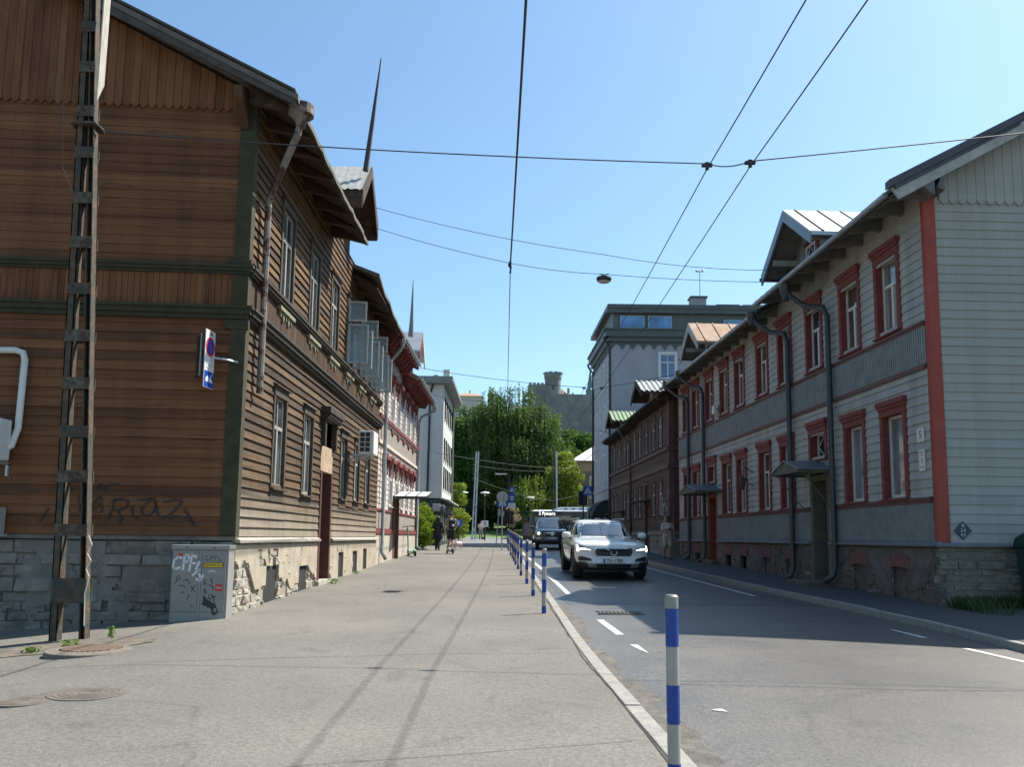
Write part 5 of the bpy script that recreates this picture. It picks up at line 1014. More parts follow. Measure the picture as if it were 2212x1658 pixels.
# ------------------------------------------------------------------ trees: tapered trunk and limbs, crowns of separate leaf-sized faces
npr = np.random.default_rng(12)
bark = mat('tree bark', (.07, .055, .042), .95, .4, 6, bump=.8, bsc=14)
def leaf_mesh(name, C, size, m, parent, droop=0., flat=.5):
    n = len(C); d = npr.normal(size=(n, 3)); d[:, 2] = d[:, 2]*flat-droop; d /= np.linalg.norm(d, axis=1)[:, None]
    e = npr.normal(size=(n, 3)); e -= d*(e*d).sum(1)[:, None]; e /= np.linalg.norm(e, axis=1)[:, None]
    s = size*npr.uniform(.6, 1.35, n)[:, None]
    V = np.stack([C-d*s*.5, C+e*s*.3, C+d*s*.5, C-e*s*.3], 1).reshape(-1, 3)
    me = bpy.data.meshes.new(name); me.vertices.add(4*n); me.vertices.foreach_set('co', V.ravel()); me.loops.add(4*n); me.loops.foreach_set('vertex_index', np.arange(4*n)); me.polygons.add(n); me.polygons.foreach_set('loop_start', np.arange(n)*4); me.polygons.foreach_set('loop_total', np.full(n, 4)); me.update(); me.validate()
    me.materials.append(m); o = bpy.data.objects.new(name, me); COL.objects.link(o); attach(o, parent); return o
def lumps(c, r, n, seed):
    """clump centres spread through an uneven crown"""
    g = np.random.default_rng(seed); P = []
    while len(P) < n:
        p = g.uniform(-1, 1, 3); q = np.linalg.norm(p)
        if q > 1 or q < .25: continue
        P.append(np.array(c)+p*np.array(r))
    return np.array(P)
def crown_pts(cl, rad, per, seed, hang=0.):
    g = np.random.default_rng(seed); out = []
    for c in cl:
        k = rad*g.uniform(.6, 1.3); n = int(per*(k/rad)**2)
        d = g.normal(size=(n, 3)); d /= np.linalg.norm(d, axis=1)[:, None]; q = d*k*(g.uniform(.35, 1, n)**.5)[:, None]*np.array([1, 1, .75])
        out.append(c+q)
    return np.concatenate(out)
def weep_pts(cl, ln, per, seed, spread=.55):
    g = np.random.default_rng(seed); out = []
    for c in cl:
        for k in range(per):
            a = c+g.normal(size=3)*spread*np.array([1, 1, .35]); L_ = ln*g.uniform(.35, 1.2); n = int(L_*11)+2; t = np.linspace(0, 1, n)[:, None]; sw = g.normal(size=3)*.12
            out.append(a+np.array([0, 0, -L_])*t+sw*np.sin(t*3)+g.normal(size=(n, 3))*.07)
    return np.concatenate(out)
def tree(label, x, y, z1, r, cols, n=60, rad=1.0, per=260, leaf=.3, kind_='round', base=None, zc=None, seed=1, group=None, trans=.36, trunk=.3, cat='tree', name='tree', ry=None):
    z0 = H(x, y)-.1 if base is None else base; t = thing(name, label, cat, (x, y, z0), group)
    h = z1-z0; zl = (z0+h*.22) if zc is None else zc; c = (x, y, (zl+z1)/2); g = random.Random(seed)
    cl = lumps(c, (r, ry or r, (z1-zl)/2), n, seed)
    m = MB(); top = Vector((x+.1*r, y, z0+h*.8)); m.tube([(x, y, z0), (x+.03*r, y, z0+h*.25), (x-.02*r, y, z0+h*.55), top], [trunk, trunk*.75, trunk*.5, trunk*.12], 9); m.build('trunk', bark, t, smooth=True)
    m = MB()
    for c_ in cl[:: max(1, n//22)]:
        b = Vector((x, y, z0+h*g.uniform(.22, .6))); e = Vector(c_); mid = b.lerp(e, .5)+Vector((0, 0, .12*(e-b).length)); m.tube([b, mid, e], [trunk*.32, trunk*.2, trunk*.06], 5)
    m.build('limbs', bark, t)
    lm = leaf_mat('leaves '+str(seed), cols, trans)
    P = weep_pts(cl, 2.6, per, seed) if kind_ == 'weep' else crown_pts(cl, rad, per, seed)
    P = P[P[:, 2] > z0+.05]
    leaf_mesh('crown', P, leaf, lm, t, .9 if kind_ == 'weep' else 0.); return t
dkg = [(.014, .034, .012), (.036, .075, .02), (.08, .13, .032)]; mid = [(.018, .045, .014), (.05, .1, .024), (.11, .165, .04)]; yel = [(.07, .12, .02), (.16, .21, .03), (.26, .27, .04)]; birch = [(.022, .05, .016), (.064, .115, .034), (.155, .21, .07)]
TG = 'park trees beyond the crossing'
tree('tall weeping birch with drooping strands, its crown highest in front of the castle', -.3, 98, 19.9, 4.6, birch, 105, per=20, leaf=.24, kind_='weep', zc=7, seed=31, group=TG, trunk=.32)
tree('weeping birch with thinner drooping strands, right of the tallest birch', 3.6, 97, 17.6, 2.5, birch, 70, per=18, leaf=.24, kind_='weep', zc=5.5, seed=32, group=TG, trunk=.25)
tree('dark round tree at the left end of the park trees, by the white block', -5.0, 103, 18.2, 3.7, mid, 90, 1.15, 260, .3, seed=33, group=TG, zc=5)
tree('dark leafy tree in the middle of the park with its crown down to the lawn', -2.6, 106, 18.2, 3.4, mid, 80, 1.15, 240, .3, seed=34, group=TG, zc=3.5)
tree('yellow-green maple between the right trolley mast and the stone house', 5.6, 88, 10.3, 1.9, yel, 60, .8, 220, .26, seed=35, group=TG, zc=4)
tree('low yellow-green tree with feathery foliage under the birches', 2.2, 92, 8.6, 1.6, [(.05, .09, .015), (.1, .16, .03), (.16, .21, .04)], 34, per=10, leaf=.22, kind_='weep', zc=4.6, seed=36, group=TG, trunk=.12)
tree('dark tree behind the maple, below the castle wall', 9.2, 128, 15.2, 4.2, mid, 60, 1.3, 200, .38, seed=37, group=TG)
tree('broad dark tree on the slope far behind the birches', .5, 120, 17.5, 6.5, dkg, 90, 1.5, 220, .42, seed=38, group=TG, zc=5)
tree('broad dark tree on the slope behind the left park trees', -8, 122, 17.0, 6, dkg, 80, 1.5, 220, .42, seed=39, group=TG, zc=5)
tree('green tree on the slope behind the stone house', 6.0, 112, 13.5, 4, dkg, 60, 1.2, 220, .38, seed=40, group=TG, zc=4.5)
tree('tree standing highest on the castle slope', 12, 170, 23, 6, mid, 60, 1.7, 160, .55, seed=45, group=TG); tree('tree on the castle slope behind the palace garden', -10, 175, 26, 7, mid, 70, 1.8, 160, .55, seed=46, group=TG); tree('tree on the castle slope straight behind the tallest birch', 1, 180, 26, 7, dkg, 70, 1.8, 160, .55, seed=47, group=TG)
tree('big yellow-green bush left of the park path, beyond the white block', -4.75, 72, 3.9, 1.1, yel, 26, .55, 200, .17, seed=41, trunk=.06, cat='bush', name='bush', zc=1.5)
tree('slender sapling with yellow-green leaves above the path bush', -5.0, 75, 6.4, .95, yel, 18, .42, 150, .17, seed=42, trunk=.05, cat='tree', name='sapling', zc=4.0)
tree('bright green bush against the pink house, by its far downpipe', -4.75, 44.3, 3.6, .62, [(.06, .11, .012), (.13, .2, .02), (.24, .3, .04)], 30, .42, 260, .12, seed=43, trunk=.05, cat='bush', name='bush', zc=1.0, ry=1.6)
tree('small shrub with pale pink blossom at the end of the bollard row', .15, 61, 4.2, .5, [(.1, .12, .06), (.4, .3, .28), (.6, .5, .48)], 18, .3, 90, .11, seed=44, trunk=.04, cat='shrub', name='shrub', zc=2.1)
for k_, (lab, x, y, z1, r) in enumerate((('dark undergrowth shrub at the left end of the lawn under the park trees', -5.2, 98, 6.2, 2.2), ('dark undergrowth shrub behind the left trolley mast', -2.2, 100, 6.6, 2.2), ('mid green undergrowth shrub behind the round grey sign', .6, 101, 6.4, 2.2), ('mid green undergrowth shrub behind the bus roof', 4.2, 103, 7.2, 2.4))):
    tree(lab, x, y, z1, r, dkg if k_ < 2 else mid, 34, .9, 220, .26, seed=50+k_, group='undergrowth under the park trees', trunk=.08, cat='shrub', name='shrub', zc=2.6)
# weeds: small leaves in cracks and along the walls
weedm = leaf_mat('weed leaves', [(.05, .1, .02), (.1, .18, .03), (.16, .24, .05)], .3); grm = leaf_mat('dark grass blades', [(.02, .04, .012), (.045, .08, .02), (.07, .1, .03)], .3)
def weed(label, x, y, r, h, n, seed, m=weedm, leaf=.05, name='weed', group='weeds along the left pavement'):
    z = H(x, y); t = thing(name, label, 'weed', (x, y, z), group); g = np.random.default_rng(seed)
    k = MB()
    for i in range(5):
        a = g.uniform(0, 6.28); k.tube([(x, y, z-.02), (x+r*.5*math.cos(a), y+r*.5*math.sin(a), z+h*.6), (x+r*.8*math.cos(a), y+r*.8*math.sin(a), z+h*.9)], .003, 4)
    k.build('stem', weedm, t)
    P = np.stack([x+g.normal(size=n)*r*.5, y+g.normal(size=n)*r*.5, z+np.abs(g.uniform(.01, h, n))], 1); leaf_mesh('leaves', P, leaf, m, t)
weed('low weed farthest left, at the edge of the gable shadow', -5.95, 10.62, .09, .07, 45, 1); weed('leafy weed just behind the storm grate', -5.55, 10.75, .14, .12, 90, 2); weed('small upright weed right of the steel mast foot', -5.5, 11.75, .05, .17, 40, 3); weed('green weed at the foot of the dark red door', -4.3, 20.6, .14, .12, 80, 4); weed('weed by a cellar window of the brown house', -4.45, 24.4, .1, .1, 40, 5)
g_ = np.random.default_rng(9); n_ = 2600; gx_ = g_.uniform(8.1, 11.5, n_); gy_ = 15.75-np.abs(g_.normal(size=n_))*.55-.25*np.abs(fn(1, 1))*g_.random(n_)
vs = []; fs = []
for i in range(n_):
    x, y = gx_[i], gy_[i]
    if y < 15.3 and fn(x, y, 1.3) < .05: continue
    z = side(x, y); h = g_.uniform(.06, .26); a = g_.uniform(0, 6.28); w = .008; b = len(vs); lx, ly = h*.5*math.cos(a), h*.5*math.sin(a)
    vs += [(x-w, y, z), (x+w, y, z), (x+w*.7+lx*.5, y+ly*.5, z+h*.7), (x+lx, y+ly, z+h)]; fs.append((b, b+1, b+2, b+3))
mm = MB(); mm.add(vs, fs); o = mm.build('grass', grm, recalc=False); kind(o, 'stuff')
o['label'] = 'rough grass growing along the foot of the grey-green gable'; o['category'] = 'grass'

# ------------------------------------------------------------------ steel mast on the left
def steel_mast():
    r = thing('lattice_mast', 'rusty riveted steel lattice mast rising out of the picture in front of the brown gable', 'mast', (-6.1, 11.9, -.05))
    xr = lambda z: -5.92-(z-.05)*.0545; xl = lambda z: -6.33-(z-.05)*.022
    for f, s in ((xl, 0), (xr, 1)):
        m = MB(); z0, z1 = -.2, 12.5
        for dx0, dx1, y0, y1 in ((-.055, .055, 11.8, 11.815), (-.055, -.04, 11.8, 11.94), (.04, .055, 11.8, 11.94)) if s == 0 else ((-.05, .04, 11.925, 11.94), (-.05, -.035, 11.8, 11.94), (.025, .04, 11.8, 11.94)):
            m.hexa([(f(z0)+dx0, y0, z0), (f(z0)+dx1, y0, z0), (f(z0)+dx1, y1, z0), (f(z0)+dx0, y1, z0), (f(z1)+dx0, y0, z1), (f(z1)+dx1, y0, z1), (f(z1)+dx1, y1, z1), (f(z1)+dx0, y1, z1)])
        m.build('mast_leg', rust, r)
    for i, z in enumerate((.78, 1.62, 2.38, 3.02, 3.72, 4.42, 5.12, 5.82, 6.5, 7.2, 7.85, 8.55, 9.2, 9.9, 10.6, 11.3)):
        for y in (11.79, 11.945):
            m = MB(); h = .17 if i == 0 else .085; m.hexa([(xl(z)-.05, y-.005, z-h), (xr(z)+.05, y-.005, z-h), (xr(z)+.05, y+.01, z-h), (xl(z)-.05, y+.01, z-h), (xl(z)-.05, y-.005, z+h), (xr(z)+.05, y-.005, z+h), (xr(z)+.05, y+.01, z+h), (xl(z)-.05, y+.01, z+h)])
            if y < 11.9:
                for q in (-.05, .05):
                    for xx in (xl(z), xr(z)): m.lathe([(.014, -.02), (.012, -.03)], (xx+q*.5, y, z+q*.6), 6, (0, 1, 0)) if False else m.box(xx+q*.5-.01, xx+q*.5+.01, y-.014, y-.005, z+q*.6-.01, z+q*.6+.01)
            m.build('batten_plate', rustpale if i % 3 else rust, r)
    m = MB(); m.box(-6.62, -6.25, 11.75, 12.05, 7.62, 7.66); m.tube([(-6.55, 11.74, 7.64), (-6.25, 11.74, 7.64), (-6.2, 11.9, 7.6)], .02, 6); m.build('clamp', rust, r)
    pk = mat('pale bleached plank', (.5, .45, .37), .85, .2, 5, st=(4, 4, .6), col2=(.35, .3, .24), thr=.6)
    p = MB(); p.prism([(-6.24, 11.7, 7.95), (-6.2, 11.8, 8.25), (-6.2, 11.8, 12), (-6.24, 11.7, 12)], (.025, -.01, 0)); p.build('plank', pk, r)
    m = MB(); m.tube([(-5.93, 11.79, 1.55), (-5.87, 11.79, 1.42), (-5.93, 11.79, 1.3), (-5.87, 11.79, 1.2), (-5.93, 11.79, 1.08), (-5.88, 11.79, .98), (-5.92, 11.785, .75), (-5.9, 11.785, .3)], .008, 5); m.build('painted_scrawl', mat('white scrawl', (.6, .58, .52), .8, .2, 9), r)
steel_mast()
# ------------------------------------------------------------------ parking signs on a bracket at the house corner
def parking_signs():
    r = thing('parking_sign', 'no-parking sign seen almost edge-on with a blue tow-away panel, by the house corner', 'sign', (-5.05, 13.75, 4.5))
    wp = mat('sign back aluminium', (.38, .39, .4), .45, .1, 5, metal=.4); wf = mat('white sign face', (.62, .63, .62), .4, .05, 5); bl = mat('traffic blue', (.012, .06, .35), .4, .06, 5); rd = mat('traffic red', (.5, .02, .03), .4, .06, 5)
    A = FR((-5.12, 13.6), (.08, 1), 1); m = MB(); m.fbox(A, 0, .36, -.012, 0, 4.02, 5.0); pl = m.build('sign_plate', wf, r)
    def disc(s, z, rr, o, c, nm, rin=0): 
        m = MB(); n = 28
        if rin: 
            for k in range(n):
                a, b = 2*math.pi*k/n, 2*math.pi*(k+1)/n; m.fprism(A, [(s+rin*math.cos(a), z+rin*math.sin(a)), (s+rr*math.cos(a), z+rr*math.sin(a)), (s+rr*math.cos(b), z+rr*math.sin(b)), (s+rin*math.cos(b), z+rin*math.sin(b))], 0, o)
        else: m.fprism(A, [(s+rr*math.cos(2*math.pi*k/n), z+rr*math.sin(2*math.pi*k/n)) for k in range(n)], 0, o)
        m.build(nm, c, pl)
    disc(.18, 4.72, .14, .003, bl, 'blue_disc'); disc(.18, 4.72, .165, .005, rd, 'red_ring', .132); m = MB(); m.fprism(A, [(.07, 4.82), (.09, 4.84), (.29, 4.62), (.27, 4.6)], 0, .006); m.build('red_bar', rd, pl)
    m = MB(); m.fbox(A, .01, .35, 0, .004, 4.03, 4.3); m.build('tow_panel', bl, pl); m = MB(); m.fprism(A, [(.05, 4.12), (.17, 4.12), (.17, 4.17), (.13, 4.22), (.08, 4.2), (.05, 4.16)], 0, .006); m.fprism(A, [(.19, 4.12), (.32, 4.12), (.3, 4.16), (.24, 4.2), (.3, 4.26), (.28, 4.27), (.2, 4.18)], 0, .006); m.fbox(A, .06, .3, 0, .006, 4.36, 4.38); m.fbox(A, .06, .3, 0, .006, 4.42, 4.44); m.build('pictogram', wf, pl)
    text_mesh('24h', .09, fmat(A, .18, .004, 4.94), iron, 'lettering', pl, .001)
    B = FR((-5.2, 13.62), (-.62, 1), -1); MB().fbox(B, 0, .34, -.01, .002, 4.2, 4.92).build('sign_plate', blackp, r); MB().fbox(B, 0, .02, -.012, .01, 4.2, 4.92).build('sign_edge', wp, r)
    m = MB(); m.tube([(-5.15, 13.8, 4.56), (-4.85, 13.9, 4.53), (-4.72, 14.05, 4.52)], .018, 6); m.tube([(-5.16, 13.8, 4.3), (-5.16, 13.8, 4.9)], .02, 6); m.build('bracket', galv, r)
parking_signs()
# ------------------------------------------------------------------ cable cabinet
def cabinet():
    r = thing('utility_cabinet', 'light grey cable cabinet covered in tags, at the corner of the brown house', 'cabinet', (-4.97, 13.55, .2))
    g = mat('light grey cabinet paint', (.25, .243, .228), .55, .07, 3, col2=(.28, .28, .27), thr=.62); gd = mat('cabinet door grey', (.225, .217, .2), .55, .07, 3, col2=(.25, .25, .24), thr=.62)
    Q = FR((-5.42, 13.5), (1, .0695), 1); W_ = .885
    m = MB(); m.fbox(Q, 0, W_, -.36, 0, -.05, 1.4); m.build('body', g, r, bevel=.006); m = MB(); m.fbox(Q, -.015, W_+.015, -.38, .03, 1.34, 1.41); m.build('lid', g, r, bevel=.008)
    m = MB(); m.fbox(Q, .03, W_-.03, 0, .012, .06, .34); m.build('plinth', g, r)
    for a, b in ((.035, .42), (.475, W_-.035)):
        d = MB().fbox(Q, a, b, 0, .02, .355, 1.32).build('door', gd, r, bevel=.004); MB().lathe([(.012, 0), (.012, .01)], Q.pt((a+b)/2, .03, 1.37), 8, Q.pt(0, 1, 0)-Q.pt(0, 0, 0)).build('lock', blackp, d)
    MB().fbox(Q, .425, .47, 0, .015, .06, 1.33).build('mullion', mat('cabinet gap', (.22, .225, .22), .6, .08, 3), r)
    wt = mat('white spray paint', (.6, .61, .63), .7, .1, 8); bk = mat('black marker', (.02, .02, .022), .6, .2, 8); yl = mat('yellow label', (.6, .4, .02), .5, .06, 5); rd = mat('red sticker', (.5, .03, .025), .5, .06, 5)
    def strokes(L_, w, m_, nm, o=.023):
        k = MB()
        for l in L_:
            for a, b in zip(l, l[1:]):
                d = Vector((b[0]-a[0], b[1]-a[1])); d.normalize(); n = Vector((-d.y, d.x))*w/2; e = d*w*.35
                k.fprism(Q, [(a[0]+n.x-e.x, a[1]+n.y-e.y), (a[0]-n.x-e.x, a[1]-n.y-e.y), (b[0]-n.x+e.x, b[1]-n.y+e.y), (b[0]+n.x+e.x, b[1]+n.y+e.y)], .0, o)
        k.build(nm, m_, r)
    c = lambda x, z: (x, z)
    strokes([[(.15, 1.2), (.1, 1.22), (.04, 1.17), (.02, 1.06), (.06, 1.02), (.13, 1.05)], [(.18, 1.02), (.2, 1.24), (.26, 1.25), (.27, 1.17), (.2, 1.12)], [(.28, 1.0), (.31, 1.25), (.38, 1.22)], [(.3, 1.12), (.37, 1.12)], [(.43, 1.14), (.38, 1.0), (.44, 1.02), (.34, .93)], [(.44, .95), (.47, .85)], [(.4, .87), (.45, .84), (.5, .93)]], .035, wt, 'spray_tag')
    strokes([[(.08, .9), (.11, .85), (.06, .8)], [(.12, .92), (.15, .86)], [(.2, .84), (.25, .87), (.3, .8)], [(.14, .76), (.2, .77), (.23, .74)], [(.32, .75), (.39, .67)], [(.38, .77), (.33, .68)], [(.3, .62), (.27, .55)], [(.22, .66), (.17, .65)]], .012, bk, 'marker_tag')
    strokes([[(.56, 1.24), (.53, 1.24), (.54, 1.17), (.57, 1.17)], [(.6, 1.16), (.61, 1.24), (.65, 1.22), (.61, 1.2)], [(.67, 1.15), (.68, 1.24), (.72, 1.22)], [(.74, 1.22), (.73, 1.16), (.79, 1.17)]], .007, bk, 'marker_tag')
    strokes([[(.56, .86), (.53, .84), (.53, .79), (.57, .79)], [(.63, .88), (.65, .81)], [(.6, .78), (.66, .76), (.67, .7)], [(.52, .7), (.55, .63)], [(.54, .72), (.57, .65)], [(.62, .62), (.6, .58), (.63, .55), (.66, .58), (.65, .63)], [(.68, .62), (.7, .55)], [(.66, .58), (.72, .6)], [(.68, .55), (.73, .43), (.75, .36)]], .013, bk, 'marker_tag')
    k = MB(); k.fprism(Q, [(.51, .62), (.54, .6), (.58, .56), (.62, .53), (.67, .5), (.72, .46), (.73, .42), (.69, .4), (.69, .36), (.72, .33), (.73, .36), (.76, .38), (.76, .35), (.72, .3), (.67, .31), (.66, .38), (.62, .43), (.6, .41), (.58, .45), (.55, .44), (.53, .48), (.51, .5), (.5, .47), (.52, .5), (.52, .55)], 0, .0225); k.build('paint_blotch', bk, r)
    n = MB().fbox(Q, .5, .815, 0, .022, 1.05, 1.135).build('label_border', bk, r); MB().fbox(Q, .508, .807, .02, .024, 1.058, 1.127).build('label_plate', yl, n); text_mesh('TEHNIKA 9-18', .049, fmat(Q, .658, .0245, 1.092), bk, 'lettering', n, .001)
    n = MB().fbox(Q, .705, .815, 0, .022, .68, .79).build('sticker', rd, r); text_mesh('Suld', .05, fmat(Q, .76, .0225, .735), wt, 'lettering', n, .001)
    n = MB().fprism(Q, [(.57, .98), (.7, .98), (.67, 1.01), (.635, 1.02), (.6, 1.01)], 0, .022).build('sticker', wt, r); text_mesh('NORA', .026, fmat(Q, .635, .0225, .994), bk, 'lettering', n, .001)
    MB().fprism(Q, [(.1, 1.22), (.17, 1.24), (.165, 1.285), (.095, 1.265)], 0, .022).build('sticker', rd, r)
    n = MB().fprism(Q, [(.32, .43), (.37, .43), (.345, .475)], 0, .022).build('warning_triangle', bk, r); MB().fprism(Q, [(.331, .437), (.359, .437), (.345, .463)], 0.02, .0228).build('triangle_face', gd, n)
cabinet()
# ------------------------------------------------------------------ air conditioners
def ac_left():
    r = thing('air_conditioner', 'white air conditioner with a bent white duct on the brown gable, at left edge', 'air conditioner', (-8.6, 13.4, 3)); m = MB(); m.box(-9.1, -8.28, 13.35, 13.7, 2.74, 3.42); b = m.build('housing', whitep, r, bevel=.03); MB().box(-8.42, -8.34, 13.335, 13.35, 3.12, 3.3).build('badge', blackp, b)
    MB().lathe([(.24, 0), (.25, .012), (.2, .012), (.2, 0)], (-8.72, 13.35, 3.08), 20, (0, -1, 0)).build('fan_grille', galv, b)
    MB().tube([(-9.4, 13.76, 4.62), (-8.36, 13.76, 4.62), (-8.24, 13.76, 4.58), (-8.2, 13.76, 4.46), (-8.22, 13.76, 3.3), (-8.27, 13.7, 3.0), (-8.42, 13.6, 2.86)], .055, 10).build('duct', whitep, r, smooth=True)
    m = MB(); m.box(-8.95, -8.9, 13.4, 13.84, 2.68, 2.735); m.box(-8.4, -8.35, 13.4, 13.84, 2.68, 2.735); m.box(-8.39, -8.35, 13.78, 13.84, 2.5, 2.7); m.build('bracket', galv, r)
    e = MB(); e.box(-8.9, -8.32, 13.62, 13.79, 1.55, 1.98); e.box(-8.9, -8.26, 13.58, 13.79, 1.5, 1.55); tag(e.build('meter_box', mat('weathered grey box', (.3, .29, .27), .7, .15, 4), bevel=.01), 'small grey box on the ledge of the brown gable, below the air conditioner', 'box')
ac_left()
def ac_right():
    r = thing('air_conditioner', 'white air conditioner with a gridded front jutting from the sunlit brown facade', 'air conditioner', (-4.2, 23.5, 3.9)); MB().box(-4.3, -3.87, 23.2, 23.95, 3.86, 4.52).build('housing', whitep, r, bevel=.02)
    for i in range(2):
        for k in range(4): MB().box(-4.25+i*.15, -4.13+i*.15, 23.185, 23.2, 3.93+k*.14, 4.04+k*.14).build('grille_opening', blackp, r)
    m = MB(); m.tube([(-4.65, 23.3, 3.7), (-3.95, 23.3, 3.82)], .022, 5); m.tube([(-4.65, 23.85, 3.7), (-3.95, 23.85, 3.82)], .022, 5); m.box(-4.5, -3.9, 23.28, 23.32, 3.8, 3.86); m.build('bracket', galv, r)
ac_right()
# ------------------------------------------------------------------ manholes and grates
def cover(name, label, x, y, rad, z, rings, group=None):
    r = thing(name, label, 'manhole', (x, y, z(x, y)), group); zz = z(x, y); ic = mat('worn cast iron', (.16, .135, .11), .6, .35, 8, metal=.2, bump=.3); MB().lathe([(rad*1.13, -.03), (rad*1.13, .002), (rad*1.02, .003)], (x, y, zz), 32).build('frame', mat('iron frame', (.12, .1, .085), .8, .3, 6), r)
    MB().lathe([(rad, -.03), (rad, .002)], (x, y, zz), 32).build('lid', mat('dark cast iron', (.07, .06, .05), .7, .3, 8), r)
    for k in range(rings):
        q = rad*(.95-.17*k); MB().lathe([(q-.028, .0), (q-.028, .006), (q, .006), (q, 0)], (x, y, zz), 32).build('rib', ic, r)
cover('manhole_cover', 'large round manhole cover with concentric ribs in the pavement at lower left', -3.78, 7.72, .3, H, 5, 'round covers in the pavement'); cover('manhole_cover', 'small round rusty cover beside the large manhole, at the left edge', -4.17, 7.36, .19, H, 4, 'round covers in the pavement'); cover('manhole_cover', 'dark round manhole cover far up the pavement, in front of the brown facade', -2.55, 18.9, .26, H, 2, 'round covers in the pavement')
def grate():
    x, y = -5.08, 10.35; z = H(x, y)-.02; r = thing('storm_grate', 'rusty storm drain grate on a raised concrete ring behind the weeds', 'grate', (x, y, z)); MB().lathe([(.52, -.1), (.5, .05), (.36, .07), (.34, .05)], (x, y, z), 24).build('ring', mat('dirty concrete ring', (.15, .13, .105), .95, .35, 6, bump=.5, bsc=25), r, bevel=.008); m = MB()
    for k in range(11): w = math.sqrt(max(.001, .33**2-(k*.058-.29)**2)); m.box(x-.29+k*.058-.014, x-.29+k*.058+.014, y-w, y+w, z+.045, z+.075)
    m.build('bars', mat('rusty grate', (.15, .1, .07), .8, .35, 8), r); MB().lathe([(.33, 0), (.33, .046)], (x, y, z), 24).build('pit', interior, r)
grate()
def grate2():
    x, y = 1.95, 15.15; z = rz(x, y); r = thing('gully_grate', 'rectangular gully grate in the road at the edge of the house shadow', 'grate', (x, y, z)); m = MB()
    for k in range(11): m.box(1.6+k*.07, 1.64+k*.07, 14.95, 15.35, z-.02, z+.012)
    m.box(1.55, 2.38, 14.9, 14.95, z-.02, z+.01); m.box(1.55, 2.38, 15.35, 15.4, z-.02, z+.01); m.build('bars', mat('worn grate iron', (.1, .09, .08), .6, .3, 8, metal=.3), r)
grate2()

# ------------------------------------------------------------------ striped bollards
def bollards():
    r = thing('bollard', 'nearest blue and white striped bollard with scuffed paint, at the bottom edge', 'bollard', (0, 0, 0), 'striped bollards along the kerb', static=False)
    wb = mat('scuffed white bollard paint', (.36, .325, .275), .5, .1, 5, col2=(.12, .1, .085), thr=.63, wid=.04); bb = mat('bollard blue', (.006, .045, .25), .4, .15, 5, col2=(.02, .025, .05), thr=.68, wid=.05); cp = mat('bollard cap', (.25, .245, .22), .5, .25, 8, metal=.4)
    R_ = .0385; MB().lathe([(R_, -.05), (R_, 1.03)], (0, 0, 0), 24).build('post', wb, r, smooth=False); MB().lathe([(R_+.003, 1.03), (R_+.003, 1.1), (R_-.006, 1.112), (.004, 1.114)], (0, 0, 0), 24).build('cap', cp, r)
    for a, b in ((.805, 1.03), (.355, .58), (-.05, .13)): MB().lathe([(R_+.0006, a), (R_+.0012, a+.002), (R_+.0012, b-.002), (R_+.0006, b)], (0, 0, 0), 24).build('blue_band', bb, r)
    bpy.context.view_layer.update()
    pos = [(.985, 5.12), (.59, 14.67), (.49, 17.99), (.42, 21.36), (.31, 24.49), (.25, 27.64), (.18, 30.42), (.13, 32.92), (.08, 35.35), (-.0, 38.22), (-.1, 43.69), (-.17, 46.81)]
    ordn = ['', 'second', 'third', 'fourth', 'fifth', 'sixth', 'seventh', 'eighth', 'ninth', 'tenth', 'eleventh', 'twelfth']
    for i, (x, y) in enumerate(pos):
        o = r if i == 0 else copy_tree(r); o.location = (x, y, H(x, y)+(.05 if i == 0 else 0)); o.rotation_euler = (random.uniform(-.01, .01), random.uniform(-.01, .01), random.uniform(0, 6))
        if i: o['label'] = f'{ordn[i]} blue and white striped bollard along the kerb, counted from the bottom of the picture'
bollards()
# ------------------------------------------------------------------ wires
wirem = mat('black cable', (.02, .02, .022), .6, .1, 9)
def wire(label, pts, rad, sag=0., name='overhead_wire', group=None, n=14, m=None, cat='wire'):
    P = []; pts = [Vector(p) for p in pts]
    for a, b in zip(pts, pts[1:]):
        for i in range(n):
            t = i/n; q = a.lerp(b, t); q.z -= sag*4*t*(1-t); P.append(q)
    P.append(pts[-1]); o = MB().tube(P, rad, 6).build(name, m or wirem); tag(o, label, cat, group); return o
WA = [(2.98, -6, 6.95), (2.95, 0, 6.95), (2.8, 11.62, 6.98), (2.78, 32, 7.35), (2.2, 60, 7.7), (-3, 84, 7.9)]; WB = [(3.62, -6, 6.95), (3.57, 0, 6.95), (3.4, 11.52, 6.98), (3.46, 32, 7.35), (2.9, 60, 7.7), (-2, 86, 7.9)]
tg = 'pair of trolley wires above the road'
wire('left one of the two long trolley wires running above the road', WA, .009, .06, 'trolley_wire', tg); wire('right one of the two long trolley wires running above the road', WB, .009, .06, 'trolley_wire', tg)
sg = 'span wires across the street'
wire('span wire from the steel mast to the right edge, holding both trolley wires', [(-6.25, 11.9, 7.58), (2.8, 11.62, 7.06), (3.4, 11.52, 7.06), (14, 11.2, 8.35)], .009, .06, 'span_wire', sg)
wire('higher thin wire from the brown dormer to the bright metal dormer', [(-3.9, 22.5, 10.75), (2.5, 22.3, 9.4), (7.1, 21.8, 8.85)], .008, .12, 'span_wire', sg); wire('wire with the hanging lamp, from the brown dormer to the grey house', [(-3.92, 22.6, 10.2), (-.1, 21.2, 8.75), (2.4, 21.4, 8.55), (7.3, 21.9, 8.55)], .008, .05, 'span_wire', sg)
wire('span wire from the pink house to the grey house, holding the trolley wires further off', [(-3.95, 33.2, 8.4), (2.78, 32, 7.43), (3.46, 32, 7.43), (7.7, 26.8, 7.6)], .011, .1, 'span_wire', sg); wire('thin far wire from the pink house to the lavender building', [(-3.95, 40.5, 8.5), (-.25, 41, 8.3), (6.5, 56, 8.7)], .012, .1, 'span_wire', sg)
